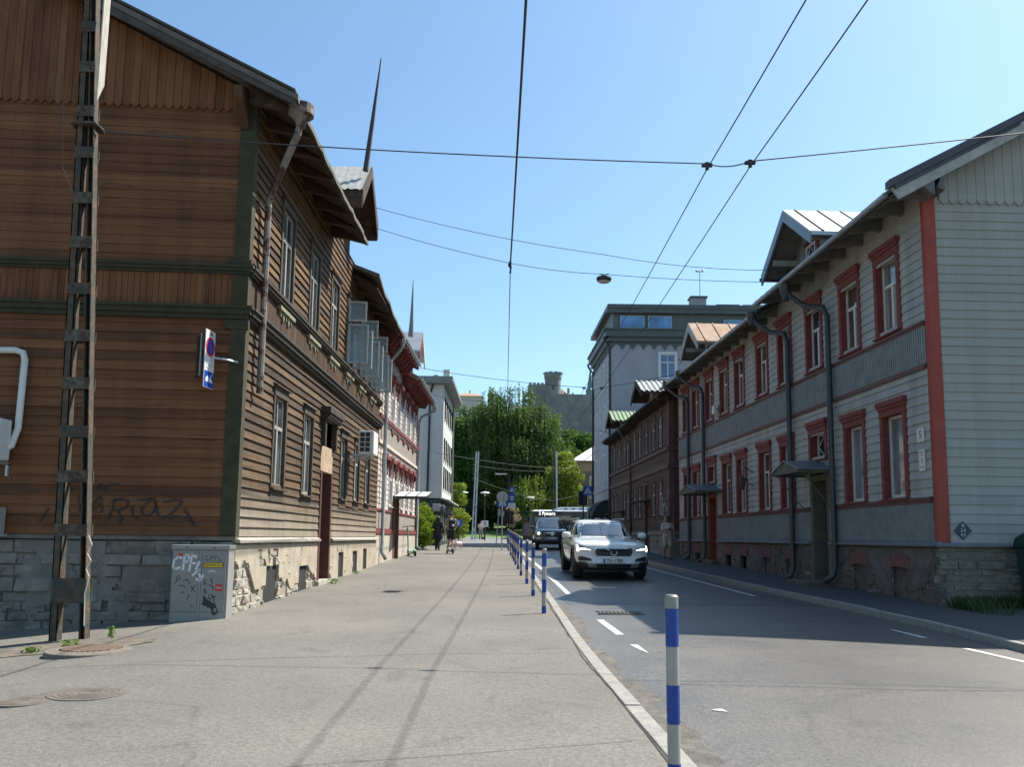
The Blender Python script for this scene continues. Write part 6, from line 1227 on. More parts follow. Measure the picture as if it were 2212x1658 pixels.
wire('black twisted cable running away above the middle of the street', [(.22, -2, 8.75), (.16, 8, 8.75), (-.1, 21.2, 8.72)], .02, .05, 'service_cable', sg); wire('thin cable from the twisted cable on to the far wire', [(-.1, 21.2, 8.7), (-.25, 41, 8.35)], .012, .12, 'service_cable', sg)
for i, p in enumerate(([(-4.2, 46, 6.2), (6, 84, 8.6)], [(-3.5, 76, 8.1), (5.2, 80, 8.0)], [(-3.5, 76, 6.9), (4, 82, 5.2), (12, 92, 8)], [(-6, 78, 4.3), (1, 70, 4.9), (6.5, 62, 8.2)])): wire(('far wire slanting across the crossing from the white block', 'far wire between the two trolley masts', 'lowest far wire running to the stone house', 'far wire crossing in front of the birches to the lavender building')[i], p, .02, .25, 'span_wire', sg)
wire('thin slack wire hanging down the brown gable beside the steel mast', [(-7.1, 12.2, 9.5), (-7.0, 12.3, 7.2), (-6.6, 12.0, 6.6), (-7.3, 13.6, 5.0)], .004, 0, 'slack_wire', n=6)
for i, (lab, p) in enumerate((('left trolley wire hanger on the near span wire', (2.8, 11.62, 7.02)), ('right trolley wire hanger on the near span wire', (3.4, 11.52, 7.02)), ('left trolley wire hanger on the far span wire', (2.78, 32, 7.39)), ('right trolley wire hanger on the far span wire', (3.46, 32, 7.39)))):
    k = thing('wire_hanger', lab, 'hanger', p, 'trolley wire hangers'); x, y, z = p; m = MB(); m.box(x-.075, x+.075, y-.03, y+.03, z-.005, z+.035); m.hexa([(x-.05, y-.02, z+.035), (x+.05, y-.02, z+.035), (x+.05, y+.02, z+.035), (x-.05, y+.02, z+.035), (x-.02, y-.02, z+.06), (x+.02, y-.02, z+.06), (x+.02, y+.02, z+.06), (x-.02, y+.02, z+.06)]); m.build('bracket', iron, k); MB().lathe([(.03, -.05), (.022, -.005)], p, 10).build('clamp', rust, k)
k = thing('street_lamp', 'round dark street lamp hanging from the wire over the road', 'lamp', (2.38, 21.4, 8.45)); MB().lathe([(.02, .1), (.05, .06), (.19, .03), (.2, 0), (.2, -.03), (.17, -.08)], (2.38, 21.4, 8.43), 24).build('housing', iron, k); MB().lathe([(.165, -.082), (.14, -.1), (.02, -.105)], (2.38, 21.4, 8.43), 24).build('diffuser', mat('lamp diffuser', (.5, .48, .46), .4, .05, 4), k); MB().tube([(2.26, 21.4, 8.56), (2.38, 21.4, 8.52), (2.5, 21.4, 8.56)], .015, 6).build('hook', iron, k)
k = thing('cable_clamp', 'dark clamp where the twisted cable meets the lamp wire', 'clamp', (-.1, 21.2, 8.7)); MB().tube([(-.1, 21.2, 8.8), (-.12, 21.2, 8.7), (-.08, 21.2, 8.6)], [.03, .05, .025], 8).build('clamp', blackp, k); MB().tube([(-.09, 21.2, 8.6), (-.1, 21.2, 8.48)], [.02, .03], 8).build('tail', blackp, k)
# ------------------------------------------------------------------ vehicles
def paintm(name, col, rough=.3, coat=1., metal=0.):
    m, t, b, N, L = nodes(name); b.inputs['Base Color'].default_value = rgb(col); b.inputs['Roughness'].default_value = rough; b.inputs['Coat Weight'].default_value = coat; b.inputs['Coat Roughness'].default_value = .04; b.inputs['Metallic'].default_value = metal
    tc = N('ShaderNodeTexCoord'); n = N('ShaderNodeTexNoise'); n.inputs['Scale'].default_value = 3; n.inputs['Detail'].default_value = 5; L(tc.outputs['Object'], n.inputs[0]); r = N('ShaderNodeMapRange'); r.inputs[3].default_value = rough*.8; r.inputs[4].default_value = rough*1.4; L(n.outputs[0], r.inputs[0]); L(r.outputs[0], b.inputs['Roughness']); return m
chrome = paintm('chrome', (.7, .7, .7), .12, 0, 1.); silver = paintm('silver trim', (.36, .365, .37), .4, .2, .6); clad = mat('black cladding', (.022, .022, .023), .6, .2, 8); tyre = mat('tyre rubber', (.018, .018, .018), .85, .2, 10); rimm = paintm('alloy rim', (.35, .36, .37), .3, .3, .9)
carglass = glass('car glass', (.02, .026, .035), .02, .3, .5); carglass.node_tree.nodes['Principled BSDF'].inputs['IOR'].default_value = 2.1; drl = emit('daytime running light', (1, .98, .93), 2.6); lampg = glass('headlamp glass', (.25, .26, .28), .05, .3, 4); platem = mat('number plate white', (.66, .66, .64), .4, .03, 5); eub = mat('plate blue band', (.01, .05, .35), .4, .03, 5); grim = mat('grille mesh', (.012, .012, .013), .35, .3, 40, bump=.6, bsc=60)
def loft_body(name, stations, m, parent, sub=2):
    """stations: (y, zb, zs, zt, wb, wm, wt, bow): bottom, shoulder and centre-top heights, half widths, plan bow"""
    mb = MB(); rows = []
    for (y, zb, zs, zt, wb, wm, wt, bow) in stations:
        h = [(0, zb), (wb*.85, zb), (wb, zb+.06), (wm*.985, zb+.2), (wm, zb+(zs-zb)*.55), (wm*.985, zs-.07), (wt+(wm-wt)*.45, zs), (wt, zs+(zt-zs)*.45), (wt*.55, zt-.006), (0, zt)]
        f = lambda x: y-bow*(abs(x)/max(wm, .01))**2.4*wm/.94
        rows.append([(x, f(x), z) for x, z in h]+[(-x, f(x), z) for x, z in h[-2:0:-1]])
    n = len(rows[0]); base = 0
    for r_ in rows: mb.v += r_
    for i in range(len(rows)-1):
        for k in range(n): a = i*n+k; b = i*n+(k+1) % n; mb.f.append((a, b, b+n, a+n))
    for i in (0, len(rows)-1):   # caps as strips of quads across
        for k in range(0, n//2):
            a, b, c, d = i*n+k, i*n+k+1, i*n+(n-k-1) % n, i*n+(n-k) % n
            q = [a, b, c, d]; q = list(dict.fromkeys(q))
            if len(q) >= 3: mb.f.append(tuple(q))
    o = mb.build(name, m, None, smooth=True, sub=sub); return apply_mods(o)
def loft_cabin(name, rings, m, sub=1):
    mb = MB(); n = 32
    for (z, yf, yr, hw, ex) in rings:
        for k in range(n):
            a = 2*math.pi*(k+.5)/n; c, s = math.cos(a), math.sin(a); x = hw*math.copysign(abs(c)**(2/ex), c); y = (yf+yr)/2+(yf-yr)/2*math.copysign(abs(s)**(2/ex), s)
            mb.v.append((x, y, z))
    for i in range(len(rings)-1):
        for k in range(n): a = i*n+k; b = i*n+(k+1) % n; mb.f.append((a, b, b+n, a+n))
    mb.f.append(tuple((len(rings)-1)*n+k for k in range(n)))
    return apply_mods(mb.build(name, m, None, smooth=True, sub=sub))
def bvh(objs):
    vs, fs = [], []
    for o in objs:
        b = len(vs); vs += [v.co.copy() for v in o.data.vertices]; fs += [tuple(b+i for i in p.vertices) for p in o.data.polygons]
    return BVHTree.FromPolygons(vs, fs)
def rpoly(pts, r=.02, n=3):
    out = []; k = len(pts)
    for i in range(k):
        p0, p, p1 = Vector(pts[i-1]), Vector(pts[i]), Vector(pts[(i+1) % k]); a = p+(p0-p).normalized()*min(r, (p0-p).length*.45); b = p+(p1-p).normalized()*min(r, (p1-p).length*.45)
        for j in range(n+1): t = j/n; out.append(tuple((a*(1-t)**2+p*2*t*(1-t)+b*t*t)))
    return out
def wrap(tree_, poly, axis, off, m, name, parent, step=.05, smooth=True, thick=.03):
    """lay a flat outline on a curved body: the outline is cut into cells and every corner dropped along the axis"""
    bm = bmesh.new(); vs = [bm.verts.new((p[0], p[1], 0)) for p in poly]; bm.faces.new(vs)
    xs = [p[0] for p in poly]; ys_ = [p[1] for p in poly]
    for lo, hi, no in ((min(xs), max(xs), (1, 0, 0)), (min(ys_), max(ys_), (0, 1, 0))):
        k = int((hi-lo)/step)
        for i in range(1, k+1):
            c = lo+(hi-lo)*i/(k+1); bmesh.ops.bisect_plane(bm, geom=bm.verts[:]+bm.edges[:]+bm.faces[:], plane_co=(c*no[0], c*no[1], 0), plane_no=no)
    last = None
    for v in bm.verts:
        a, b = v.co.x, v.co.y
        if axis == 'front': o, d = Vector((a, 6, b)), Vector((0, -1, 0))
        elif axis == 'back': o, d = Vector((a, -6, b)), Vector((0, 1, 0))
        elif axis == 'top': o, d = Vector((a, b, 5)), Vector((0, 0, -1))
        else: s = 1 if axis == 'right' else -1; o, d = Vector((4*s, a, b)), Vector((-s, 0, 0))
        h = tree_.ray_cast(o, d)
        if h[0] is None: h = tree_.find_nearest(o+d*(o.length if axis not in ('front', 'back') else 4)); p = h[0]
        else: p = h[0]
        v.co = p-d*off
    e = bmesh.ops.extrude_face_region(bm, geom=bm.faces[:]); dv = {'front': (0, -1, 0), 'back': (0, 1, 0), 'top': (0, 0, -1), 'right': (-1, 0, 0), 'left': (1, 0, 0)}[axis]
    bmesh.ops.translate(bm, vec=Vector(dv)*thick, verts=[g for g in e['geom'] if isinstance(g, bmesh.types.BMVert)])
    bmesh.ops.recalc_face_normals(bm, faces=bm.faces)
    me = bpy.data.meshes.new(name); bm.to_mesh(me); bm.free(); me.materials.append(m); o = bpy.data.objects.new(name, me); COL.objects.link(o); attach(o, parent)
    if smooth:
        for p in me.polygons: p.use_smooth = True
        try: me.set_sharp_from_angle(angle=R(35))
        except Exception: pass
    return o
def wheel(root, x, y, rad, w, spokes=5):
    s = 1 if x > 0 else -1
    t = MB().lathe([(rad*.66, -w/2), (rad*.93, -w/2), (rad, -w*.36), (rad, w*.36), (rad*.93, w/2), (rad*.66, w/2)], (x, y, rad), 36, (s, 0, 0)).build('wheel', tyre, root, smooth=True)
    m = MB().lathe([(rad*.67, -w*.3), (rad*.67, w*.44), (rad*.62, w*.46), (rad*.6, w*.3), (rad*.6, -w*.3)], (x, y, rad), 28, (s, 0, 0)); m.lathe([(.07, w*.1), (.07, w*.36), (.03, w*.4)], (x, y, rad), 14, (s, 0, 0))
    for k in range(spokes):
        for dq in (-.12, .12):
            a = 2*math.pi*k/spokes+dq; m.tube([(x+s*w*.33, y+.05*math.cos(a), rad+.05*math.sin(a)), (x+s*w*.36, y+rad*.63*math.cos(a), rad+rad*.63*math.sin(a))], .017, 5)
    m.build('rim', rimm, t); MB().lathe([(rad*.5, -.01), (rad*.5, .01)], (x, y, rad), 20, (s, 0, 0)).build('brake_disc', iron, t)
def arches(body, ws, rad, half):
    for y in ws:
        mb = MB().lathe([(rad, -half*1.3), (rad, half*1.3)], (0, y, rad*.9), 40, (1, 0, 0)); c = mb.build('cut', None, None); b = body.modifiers.new('b', 'BOOLEAN'); b.object = c; b.operation = 'DIFFERENCE'; b.solver = 'EXACT'; apply_mods(body); bpy.data.objects.remove(c)
    body.data.materials.clear()
def mirror_pair(root, y, z, x, m, g, sc=1.):
    for s in (-1, 1):
        mb = MB(); n = 14
        rows = []
        for k, (dy, w, h) in enumerate(((.09, .02, .02), (.075, .085, .055), (.02, .115, .08), (-.05, .118, .085), (-.07, .11, .078))):
            rows.append([(s*(x+.14*sc+w*math.copysign(abs(math.cos(a))**.6, math.cos(a))*sc), y+dy*sc, z+h*math.copysign(abs(math.sin(a))**.6, math.sin(a))*sc) for a in [2*math.pi*q/n for q in range(n)]])
        base = 0
        for r_ in rows: mb.v += r_
        for i in range(len(rows)-1):
            for k in range(n): a = i*n+k; b = i*n+(k+1) % n; mb.f.append((a, b, b+n, a+n))
        mb.f.append(tuple(range(n))); mb.f.append(tuple((len(rows)-1)*n+k for k in range(n)))
        o = mb.build('wing_mirror', m, root, smooth=True); MB().tube([(s*(x-.02), y, z-.09), (s*(x+.08), y, z-.07)], .025, 6).build('mirror_arm', clad, o); MB().box(s*(x+.14*sc)-.095*sc, s*(x+.14*sc)+.095*sc, y-.075*sc, y-.071*sc, z-.065*sc, z+.065*sc).build('mirror_glass', g, o)
def white_car():
    r = thing('estate_car', 'white estate car with lit headlamps coming towards the camera in the right lane', 'car', (0, 0, 0), static=False)
    wp = paintm('white car paint', (.7, .7, .69), .28)
    st = [(2.44, .42, .66, .72, .5, .62, .5, .14), (2.42, .33, .80, .84, .66, .82, .66, .24), (2.36, .27, .86, .905, .76, .9, .74, .27), (2.2, .24, .9, .95, .8, .93, .78, .24), (1.95, .24, .925, .985, .82, .94, .78, .15), (1.5, .24, .955, 1.02, .82, .94, .76, .06), (1.05, .24, .985, 1.05, .82, .94, .76, 0), (.3, .24, 1.0, 1.05, .82, .94, .8, 0), (-.8, .24, 1.01, 1.06, .82, .94, .8, 0), (-1.6, .25, 1.02, 1.06, .8, .93, .78, 0), (-2.2, .3, 1.02, 1.06, .76, .9, .74, -.06), (-2.4, .38, 1.0, 1.03, .7, .86, .7, -.12), (-2.48, .5, .9, .95, .6, .78, .62, -.14)]
    body = loft_body('body', st, wp, r); arches(body, (1.47, -1.47), .41, .95); body.data.materials.append(wp); body.data.materials.append(clad); attach(body, r)
    for p in body.data.polygons: p.material_index = 1 if p.center.z < .42 else 0
    cab = loft_cabin('cabin', [(.98, 1.2, -2.36, .83, 4.2), (1.08, 1.0, -2.32, .805, 4.4), (1.22, .72, -2.2, .755, 4.4), (1.36, .43, -2.06, .70, 4.4), (1.44, .22, -1.95, .655, 4.2), (1.485, .02, -1.85, .6, 3.8), (1.5, -.2, -1.7, .45, 3.2)], wp); attach(cab, r)
    T = bvh([body]); TC = bvh([cab]); TA = bvh([body, cab])
    ws = wrap(TC, rpoly([(-.7, 1.065), (.7, 1.065), (.6, 1.36), (.555, 1.425), (-.555, 1.425), (-.6, 1.36)], .05), 'front', .006, carglass, 'windscreen', r, .07)
    wrap(TC, rpoly([(-.09, 1.415), (.09, 1.415), (.06, 1.37), (-.06, 1.37)], .02), 'front', .01, blackp, 'camera_housing', ws, .05)
    for sd_ in ('left', 'right'):
        wrap(TC, rpoly([(.78, 1.08), (-.28, 1.09), (-.28, 1.42), (.12, 1.42), (.32, 1.36)], .03), sd_, .006, carglass, 'side_window', r, .08); wrap(TC, rpoly([(-.34, 1.09), (-1.3, 1.1), (-1.3, 1.41), (-.34, 1.42)], .03), sd_, .006, carglass, 'side_window', r, .08); wrap(TC, rpoly([(-1.36, 1.1), (-2.02, 1.12), (-1.88, 1.36), (-1.36, 1.41)], .03), sd_, .006, carglass, 'side_window', r, .08)
        s = 1 if sd_ == 'right' else -1
        wrap(T, [(1.0, .3), (-1.0, .3), (-1.0, .42), (1.0, .42)], sd_, .006, clad, 'sill_cladding', r, .1)
        for y in (1.47, -1.47):
            m = MB()
            for k in range(18):
                a, b = math.pi*k/18-.02, math.pi*(k+1)/18
                m.hexa([(s*.8, y+.4*math.cos(a), .37+.4*math.sin(a)), (s*.955, y+.4*math.cos(a), .37+.4*math.sin(a)), (s*.955, y+.4*math.cos(b), .37+.4*math.sin(b)), (s*.8, y+.4*math.cos(b), .37+.4*math.sin(b)), (s*.8, y+.46*math.cos(a), .37+.46*math.sin(a)), (s*.945, y+.46*math.cos(a), .37+.46*math.sin(a)), (s*.945, y+.46*math.cos(b), .37+.46*math.sin(b)), (s*.8, y+.46*math.cos(b), .37+.46*math.sin(b))])
            m.build('wheel_arch', clad, r)
        wrap(TA, [(.82, .45), (.815, .45), (.815, 1.06), (.82, 1.06)], sd_, .003, iron, 'door_gap', r, .2); wrap(TA, [(-.3, .45), (-.31, .45), (-.31, 1.06), (-.3, 1.06)], sd_, .003, iron, 'door_gap', r, .2)
        m = MB().tube([(s*.62, .1, 1.5), (s*.64, -.1, 1.53), (s*.64, -1.6, 1.52), (s*.6, -1.8, 1.48)], .018, 6); m.build('roof_rail', silver, r)
        o = wrap(T, rpoly([(s*.5, .735), (s*.62, .7), (s*.86, .72), (s*.9, .8), (s*.9, .875), (s*.82, .86), (s*.62, .79)], .02), 'front', .006, lampg, 'headlamp', r, .04)
        wrap(T, [(s*.56, .738), (s*.88, .752), (s*.89, .785), (s*.72, .785)] if s > 0 else [(s*.56, .738), (s*.72, .785), (s*.89, .785), (s*.88, .752)], 'front', .02, drl, 'light_bar', o, .04); wrap(T, [(s*.85, .71), (s*.89, .71), (s*.895, .86), (s*.86, .855)], 'front', .02, drl, 'light_bar', o, .04)
        wrap(T, rpoly([(s*.53, .475), (s*.85, .47), (s*.87, .56), (s*.78, .585), (s*.56, .53)], .02), 'front', .006, blackp, 'bumper_intake', r, .04); wrap(T, [(s*.52, .455), (s*.86, .445), (s*.86, .46), (s*.52, .472)], 'front', .014, silver, 'intake_trim', r, .05)
        wrap(T, rpoly([(s*.57, .235), (s*.93, .235), (s*.93, .46), (s*.66, .43)], .02), 'front', .008, clad, 'bumper_corner', r, .05)
        wrap(T, [(s*.42, 1.5), (s*.44, 1.5), (s*.5, .95+.0), (s*.48, .95)][:0] or [(s*.60, 1.15), (s*.612, 1.15), (s*.5, 2.2), (s*.488, 2.2)], 'top', .003, silver if False else wp, 'bonnet_crease', r, .06, thick=.004)
    wrap(T, rpoly([(-.6, .25), (.6, .25), (.64, .415), (-.64, .415)], .02), 'front', .012, silver, 'skid_plate', r, .06); wrap(T, rpoly([(-.41, .31), (.41, .31), (.44, .4), (-.44, .4)], .02), 'front', .02, blackp, 'lower_grille', r, .06); wrap(T, [(-.95, .2), (.95, .2), (.93, .262), (-.93, .262)], 'front', .004, blackp, 'bumper_lip', r, .08)
    g = wrap(T, rpoly([(-.42, .575), (.42, .575), (.475, .66), (.475, .8), (-.475, .8), (-.475, .66)], .05, 4), 'front', .008, chrome, 'grille_frame', r, .05); wrap(T, rpoly([(-.405, .593), (.405, .593), (.455, .665), (.455, .785), (-.455, .785), (-.455, .665)], .045, 4), 'front', .018, grim, 'grille', g, .05)
    MB().lathe([(.06, 0), (.06, .02)], (0, T.ray_cast(Vector((0, 6, .69)), Vector((0, -1, 0)))[0].y+.02, .69), 20, (0, 1, 0)).build('emblem_disc', blackp, g)
    for k in range(17):
        x = -.42+.0525*k
        if abs(x) < .1: continue
        wrap(T, [(x-.006, .61), (x+.006, .61), (x+.006, .775), (x-.006, .775)], 'front', .026, silver, 'grille_bar', g, .1, thick=.012)
    wrap(T, [(-.225, .585), (-.2, .585), (.225, .785), (.2, .785)], 'front', .033, chrome, 'diagonal_bar', g, .05); yb = T.ray_cast(Vector((0, 6, .69)), Vector((0, -1, 0)))[0].y
    MB().lathe([(.062, .0), (.064, .02), (.082, .02), (.085, 0)], (0, yb+.03, .69), 28, (0, 1, 0)).build('emblem_ring', mat('satin emblem', (.6, .61, .62), .35, .05, 5), g); m = MB(); m.box(-.05, .05, yb+.03, yb+.045, .682, .698); m.build('emblem_band', clad, g)
    n = MB().box(-.265, .265, yb+.035, yb+.05, .425, .54).build('number_plate', platem, r, bevel=.004); MB().box(-.262, -.222, yb+.05, yb+.053, .43, .535).build('plate_band', eub, n) if False else MB().box(.218, .262, yb+.05, yb+.053, .43, .535).build('plate_band', eub, n)
    text_mesh('751 CBR', .112, Matrix(((-1, 0, 0, -.022), (0, 0, 1, yb+.051), (0, 1, 0, .4825), (0, 0, 0, 1))), blackp, 'plate_text', n, .001, .002)
    mirror_pair(r, .72, 1.08, .88, wp, carglass); [wheel(r, sx_*.81, y, .36, .24) for sx_ in (-1, 1) for y in (1.47, -1.47)]
    m = MB(); m.box(-.7, .7, -2.2, 2.0, .2, .45); m.build('underbody', blackp, r)
    for s in (-1, 1): MB().tube([(s*.1-.3, 1.12, 1.055), (s*.3-.0+.25, 1.02, 1.1)], .008, 4).build('wiper', blackp, r)
    yaw = math.pi+R(1.8); k = 1.11; r.scale = (k, k, k); M = Matrix.Rotation(yaw, 4, 'Z'); r.rotation_euler = (M @ Matrix.Rotation(R(-1.15), 4, 'X')).to_euler()
    y0 = 24.1+1.47*k-.9; x0 = 2.84; r.location = (x0-.08, y0+1.0, rz(x0, y0+1.0)+.0)
    return r
white_car()
def black_suv():
    r = thing('suv', 'black off-road car behind the white estate, one round headlamp shining', 'car', (0, 0, 0), static=False)
    bp_ = paintm('black car paint', (.012, .013, .016), .2)
    st = [(2.5, .5, .85, .92, .5, .68, .55, .1), (2.48, .42, .98, 1.02, .68, .86, .7, .2), (2.4, .36, 1.06, 1.1, .78, .93, .78, .22), (2.1, .34, 1.1, 1.16, .82, .95, .8, .14), (1.5, .34, 1.14, 1.2, .84, .96, .8, .04), (1.15, .34, 1.16, 1.22, .84, .96, .82, 0), (0, .34, 1.18, 1.22, .84, .96, .84, 0), (-1.6, .34, 1.2, 1.24, .84, .96, .84, 0), (-2.35, .4, 1.2, 1.22, .8, .93, .82, -.04), (-2.5, .5, 1.1, 1.14, .74, .88, .78, -.06)]
    body = loft_body('body', st, bp_, r); arches(body, (1.53, -1.53), .45, .97); body.data.materials.append(bp_); attach(body, r)
    cab = loft_cabin('cabin', [(1.15, 1.2, -2.42, .86, 4.6), (1.25, 1.0, -2.4, .84, 4.8), (1.42, .74, -2.34, .79, 5), (1.62, .42, -2.24, .73, 5), (1.74, .2, -2.16, .68, 4.6), (1.79, 0, -2.08, .62, 4), (1.805, -.2, -1.9, .45, 3.5)], bp_); attach(cab, r); T = bvh([body]); TC = bvh([cab])
    wrap(TC, rpoly([(-.74, 1.24), (.74, 1.24), (.64, 1.66), (-.64, 1.66)], .05), 'front', .006, carglass, 'windscreen', r, .08)
    for sd_ in ('left', 'right'):
        s = 1 if sd_ == 'right' else -1; wrap(TC, rpoly([(.75, 1.25), (-.3, 1.26), (-.3, 1.68), (.2, 1.68)], .03), sd_, .006, carglass, 'side_window', r, .1); wrap(TC, rpoly([(-.38, 1.26), (-2.1, 1.28), (-2.0, 1.66), (-.38, 1.68)], .03), sd_, .006, carglass, 'side_window', r, .1)
        o = wrap(T, rpoly([(s*.56, .9), (s*.66, .82), (s*.86, .84), (s*.9, .95), (s*.84, 1.04), (s*.62, 1.0)], .04), 'front', .006, lampg, 'headlamp', r, .05); p = T.ray_cast(Vector((s*.74, 6, .92)), Vector((0, -1, 0)))[0]; MB().lathe([(.075, 0), (.06, .03), (.01, .035)], (s*.74, p.y+.0, .92), 16, (0, 1, 0)).build('lamp_bulb', drl if s > 0 else lampg, o)
        wrap(T, rpoly([(s*.6, .62), (s*.86, .62), (s*.86, .69), (s*.6, .69)], .015), 'front', .012, drl if False else platem, 'running_light', r, .06); MB().tube([(s*.68, .1, 1.83), (s*.7, -1.9, 1.83)], .02, 6).build('roof_rail', clad, r)
    g = wrap(T, rpoly([(-.46, .8), (.46, .8), (.52, .98), (.48, 1.03), (-.48, 1.03), (-.52, .98)], .03), 'front', .008, grim, 'grille', r, .06); yb = T.ray_cast(Vector((0, 6, .9)), Vector((0, -1, 0)))[0].y
    for z in (.86, .95): wrap(T, [(-.47, z-.02), (.47, z-.02), (.48, z+.02), (-.48, z+.02)], 'front', .025, chrome, 'grille_bar', g, .06)
    m = MB().lathe([(.088, 0), (.092, .025), (.112, .025), (.116, 0)], (0, yb+.03, .905), 28, (0, 1, 0))
    for k in range(3):
        a = R(90+120*k); c, s_ = math.cos(a), math.sin(a); m.prism([(-.02*s_, yb+.035, .905+.02*c), (.02*s_, yb+.035, .905-.02*c), (.1*c, yb+.035, .905+.1*s_)], (0, .018, 0))
    m.build('emblem_star', chrome, g)
    n = MB().box(-.265, .265, yb+.03, yb+.045, .6, .715).build('number_plate', platem, r); m = MB()
    for a, b in ((-.2, -.15), (-.12, -.07), (-.04, .0), (.05, .09), (.11, .15), (.17, .21)): m.box(a, b, yb+.044, yb+.047, .63, .685)
    m.build('worn_plate_marks', mat('plate grey marks', (.16, .16, .16), .6, .4, 30), n)
    wrap(T, rpoly([(-.5, .42), (.5, .42), (.56, .54), (-.56, .54)], .03), 'front', .01, clad, 'lower_grille', r, .08); wrap(T, [(-.6, .37), (.6, .37), (.56, .41), (-.56, .41)], 'front', .014, silver, 'skid_plate', r, .08)
    mirror_pair(r, .78, 1.24, .9, bp_, carglass, 1.1); [wheel(r, sx_*.82, y, .4, .27) for sx_ in (-1, 1) for y in (1.53, -1.53)]; MB().box(-.7, .7, -2.2, 2.0, .3, .6).build('underbody', blackp, r)
    r.rotation_euler = (Matrix.Rotation(math.pi+R(1.0), 4, 'Z') @ Matrix.Rotation(R(-1.0), 4, 'X')).to_euler(); r.location = (2.26, 49.2, rz(2.3, 49.2)-.02); return r
black_suv()
def bus():
    r = thing('city_bus', 'long green city bus crossing behind the cars, with a white roof and lit destination panel', 'bus', (0, 0, 0), static=False)
    tq = paintm('turquoise bus paint', (.03, .2, .2), .3); dk = paintm('dark green bus paint', (.008, .018, .017), .35, .5); wr = paintm('white roof paint', (.75, .78, .77), .4, .3); bg_ = glass('bus window glass', (.02, .03, .03), .04, .5, .5); grd = glass('green door glass', (.08, .2, .14), .05, .4, 1)
    L_ = 18.; W_ = 1.27   # local: +x towards the front, side seen at -y
    MB().hexa([(-L_, -W_, .32), (0, -W_, .32), (0, W_, .32), (-L_, W_, .32), (-L_, -W_, 1.02), (.06, -W_, 1.02), (.06, W_, 1.02), (-L_, W_, 1.02)]).build('body', tq, r, bevel=.05)
    MB().hexa([(-L_, -W_, 1.02), (.06, -W_, 1.02), (.06, W_, 1.02), (-L_, W_, 1.02), (-L_, -W_*.96, 2.86), (-.1, -W_*.96, 2.86), (-.1, W_*.96, 2.86), (-L_, W_*.96, 2.86)]).build('upper_body', dk, r, bevel=.06)
    m = MB(); m.hexa([(-L_, -W_*.95, 2.861), (-.1, -W_*.95, 2.861), (-.1, W_*.95, 2.861), (-L_, W_*.95, 2.861), (-L_, -W_*.8, 3.05), (-.35, -W_*.8, 3.0), (-.35, W_*.8, 3.0), (-L_, W_*.8, 3.05)]); m.hexa([(-11, -1.05, 3.03), (-2.0, -1.05, 3.0), (-2.0, 1.05, 3.0), (-11, 1.05, 3.03), (-11, -.95, 3.3), (-2.8, -.95, 3.25), (-2.8, .95, 3.25), (-11, .95, 3.3)]); ro = m.build('roof', wr, r, bevel=.03)
    for k in range(11): a = -3.2-.72*k; MB().hexa([(a-.28, -1.04, 3.06), (a, -1.04, 3.06), (a, -1.0, 3.06), (a-.28, -1.0, 3.06), (a-.28, -.995, 3.2), (a, -.995, 3.2), (a, -.9, 3.2), (a-.28, -.9, 3.2)]).build('roof_vent', tq, ro)
    for a, b in ((-1.62, -.42), (-6.2, -4.9), (-10.2, -8.9)):
        d = MB().fbox(FR((0, -W_), (1, 0), 1), a, b, -.03, .012, .4, 2.4).build('door', dk, r); [MB().fbox(FR((0, -W_), (1, 0), 1), q0, q1, .01, .02, .55, 2.3).build('pane', grd, d) for q0, q1 in ((a+.06, (a+b)/2-.03), ((a+b)/2+.03, b-.06))]
    for a, b in ((-4.8, -1.7), (-8.8, -6.3), (-13.5, -10.4)): MB().fbox(FR((0, -W_), (1, 0), 1), a, b, -.06, .01, 1.15, 2.45).build('window', bg_, r)
    MB().box(-.12, .075, -W_+.08, W_-.08, 1.1, 2.5).build('windscreen', bg_, r); d = MB().fbox(FR((0, -W_), (1, 0), 1), -3.1, -.25, -.06, .012, 2.46, 2.82).build('destination_panel', blackp, r)
    le = emit('display amber white', (.85, .9, .85), 1.2); text_mesh('2 Pyasara', .42, fmat(FR((0, -W_), (1, 0), 1), -1.6, .014, 2.64), le, 'destination_text', d, .001)
    m = MB().tube([(-.05, -W_+.05, 2.85), (.35, -W_-.1, 2.82), (.5, -W_-.15, 2.5)], .05, 6); m.box(.42, .6, -W_-.28, -W_-.05, 1.95, 2.5); m.build('mirror_arm', blackp, r)
    for x in (-2.7, -8, -13.6):
        for s in (-1, 1): t = MB().lathe([(.3, -.14), (.48, -.13), (.48, .13), (.3, .14)], (x, s*1.14, .48), 24, (0, 1, 0)).build('wheel', tyre, r); MB().lathe([(.3, -.13), (.3, .13)], (x, s*1.15, .48), 16, (0, 1, 0)).build('rim', rimm, t)
    r.rotation_euler = (0, 0, math.pi-R(14)+0); r.rotation_euler = (0, 0, R(180-12)); r.location = (2.1, 80.5, H(2, 80)-.15); 
    return r
def bus_fix(r):   # the bus faces left, so the side seen is its local +y: mirror the built side
    for o in r.children_recursive:
        for v in o.data.vertices: v.co.y = -v.co.y
        o.data.flip_normals()
    for o in r.children_recursive:
        if o.name.startswith('destination_text'):
            xs = [v.co.x for v in o.data.vertices]; c = (min(xs)+max(xs))/2
            for v in o.data.vertices: v.co.x = 2*c-v.co.x
            o.data.flip_normals()
bus_fix(bus())
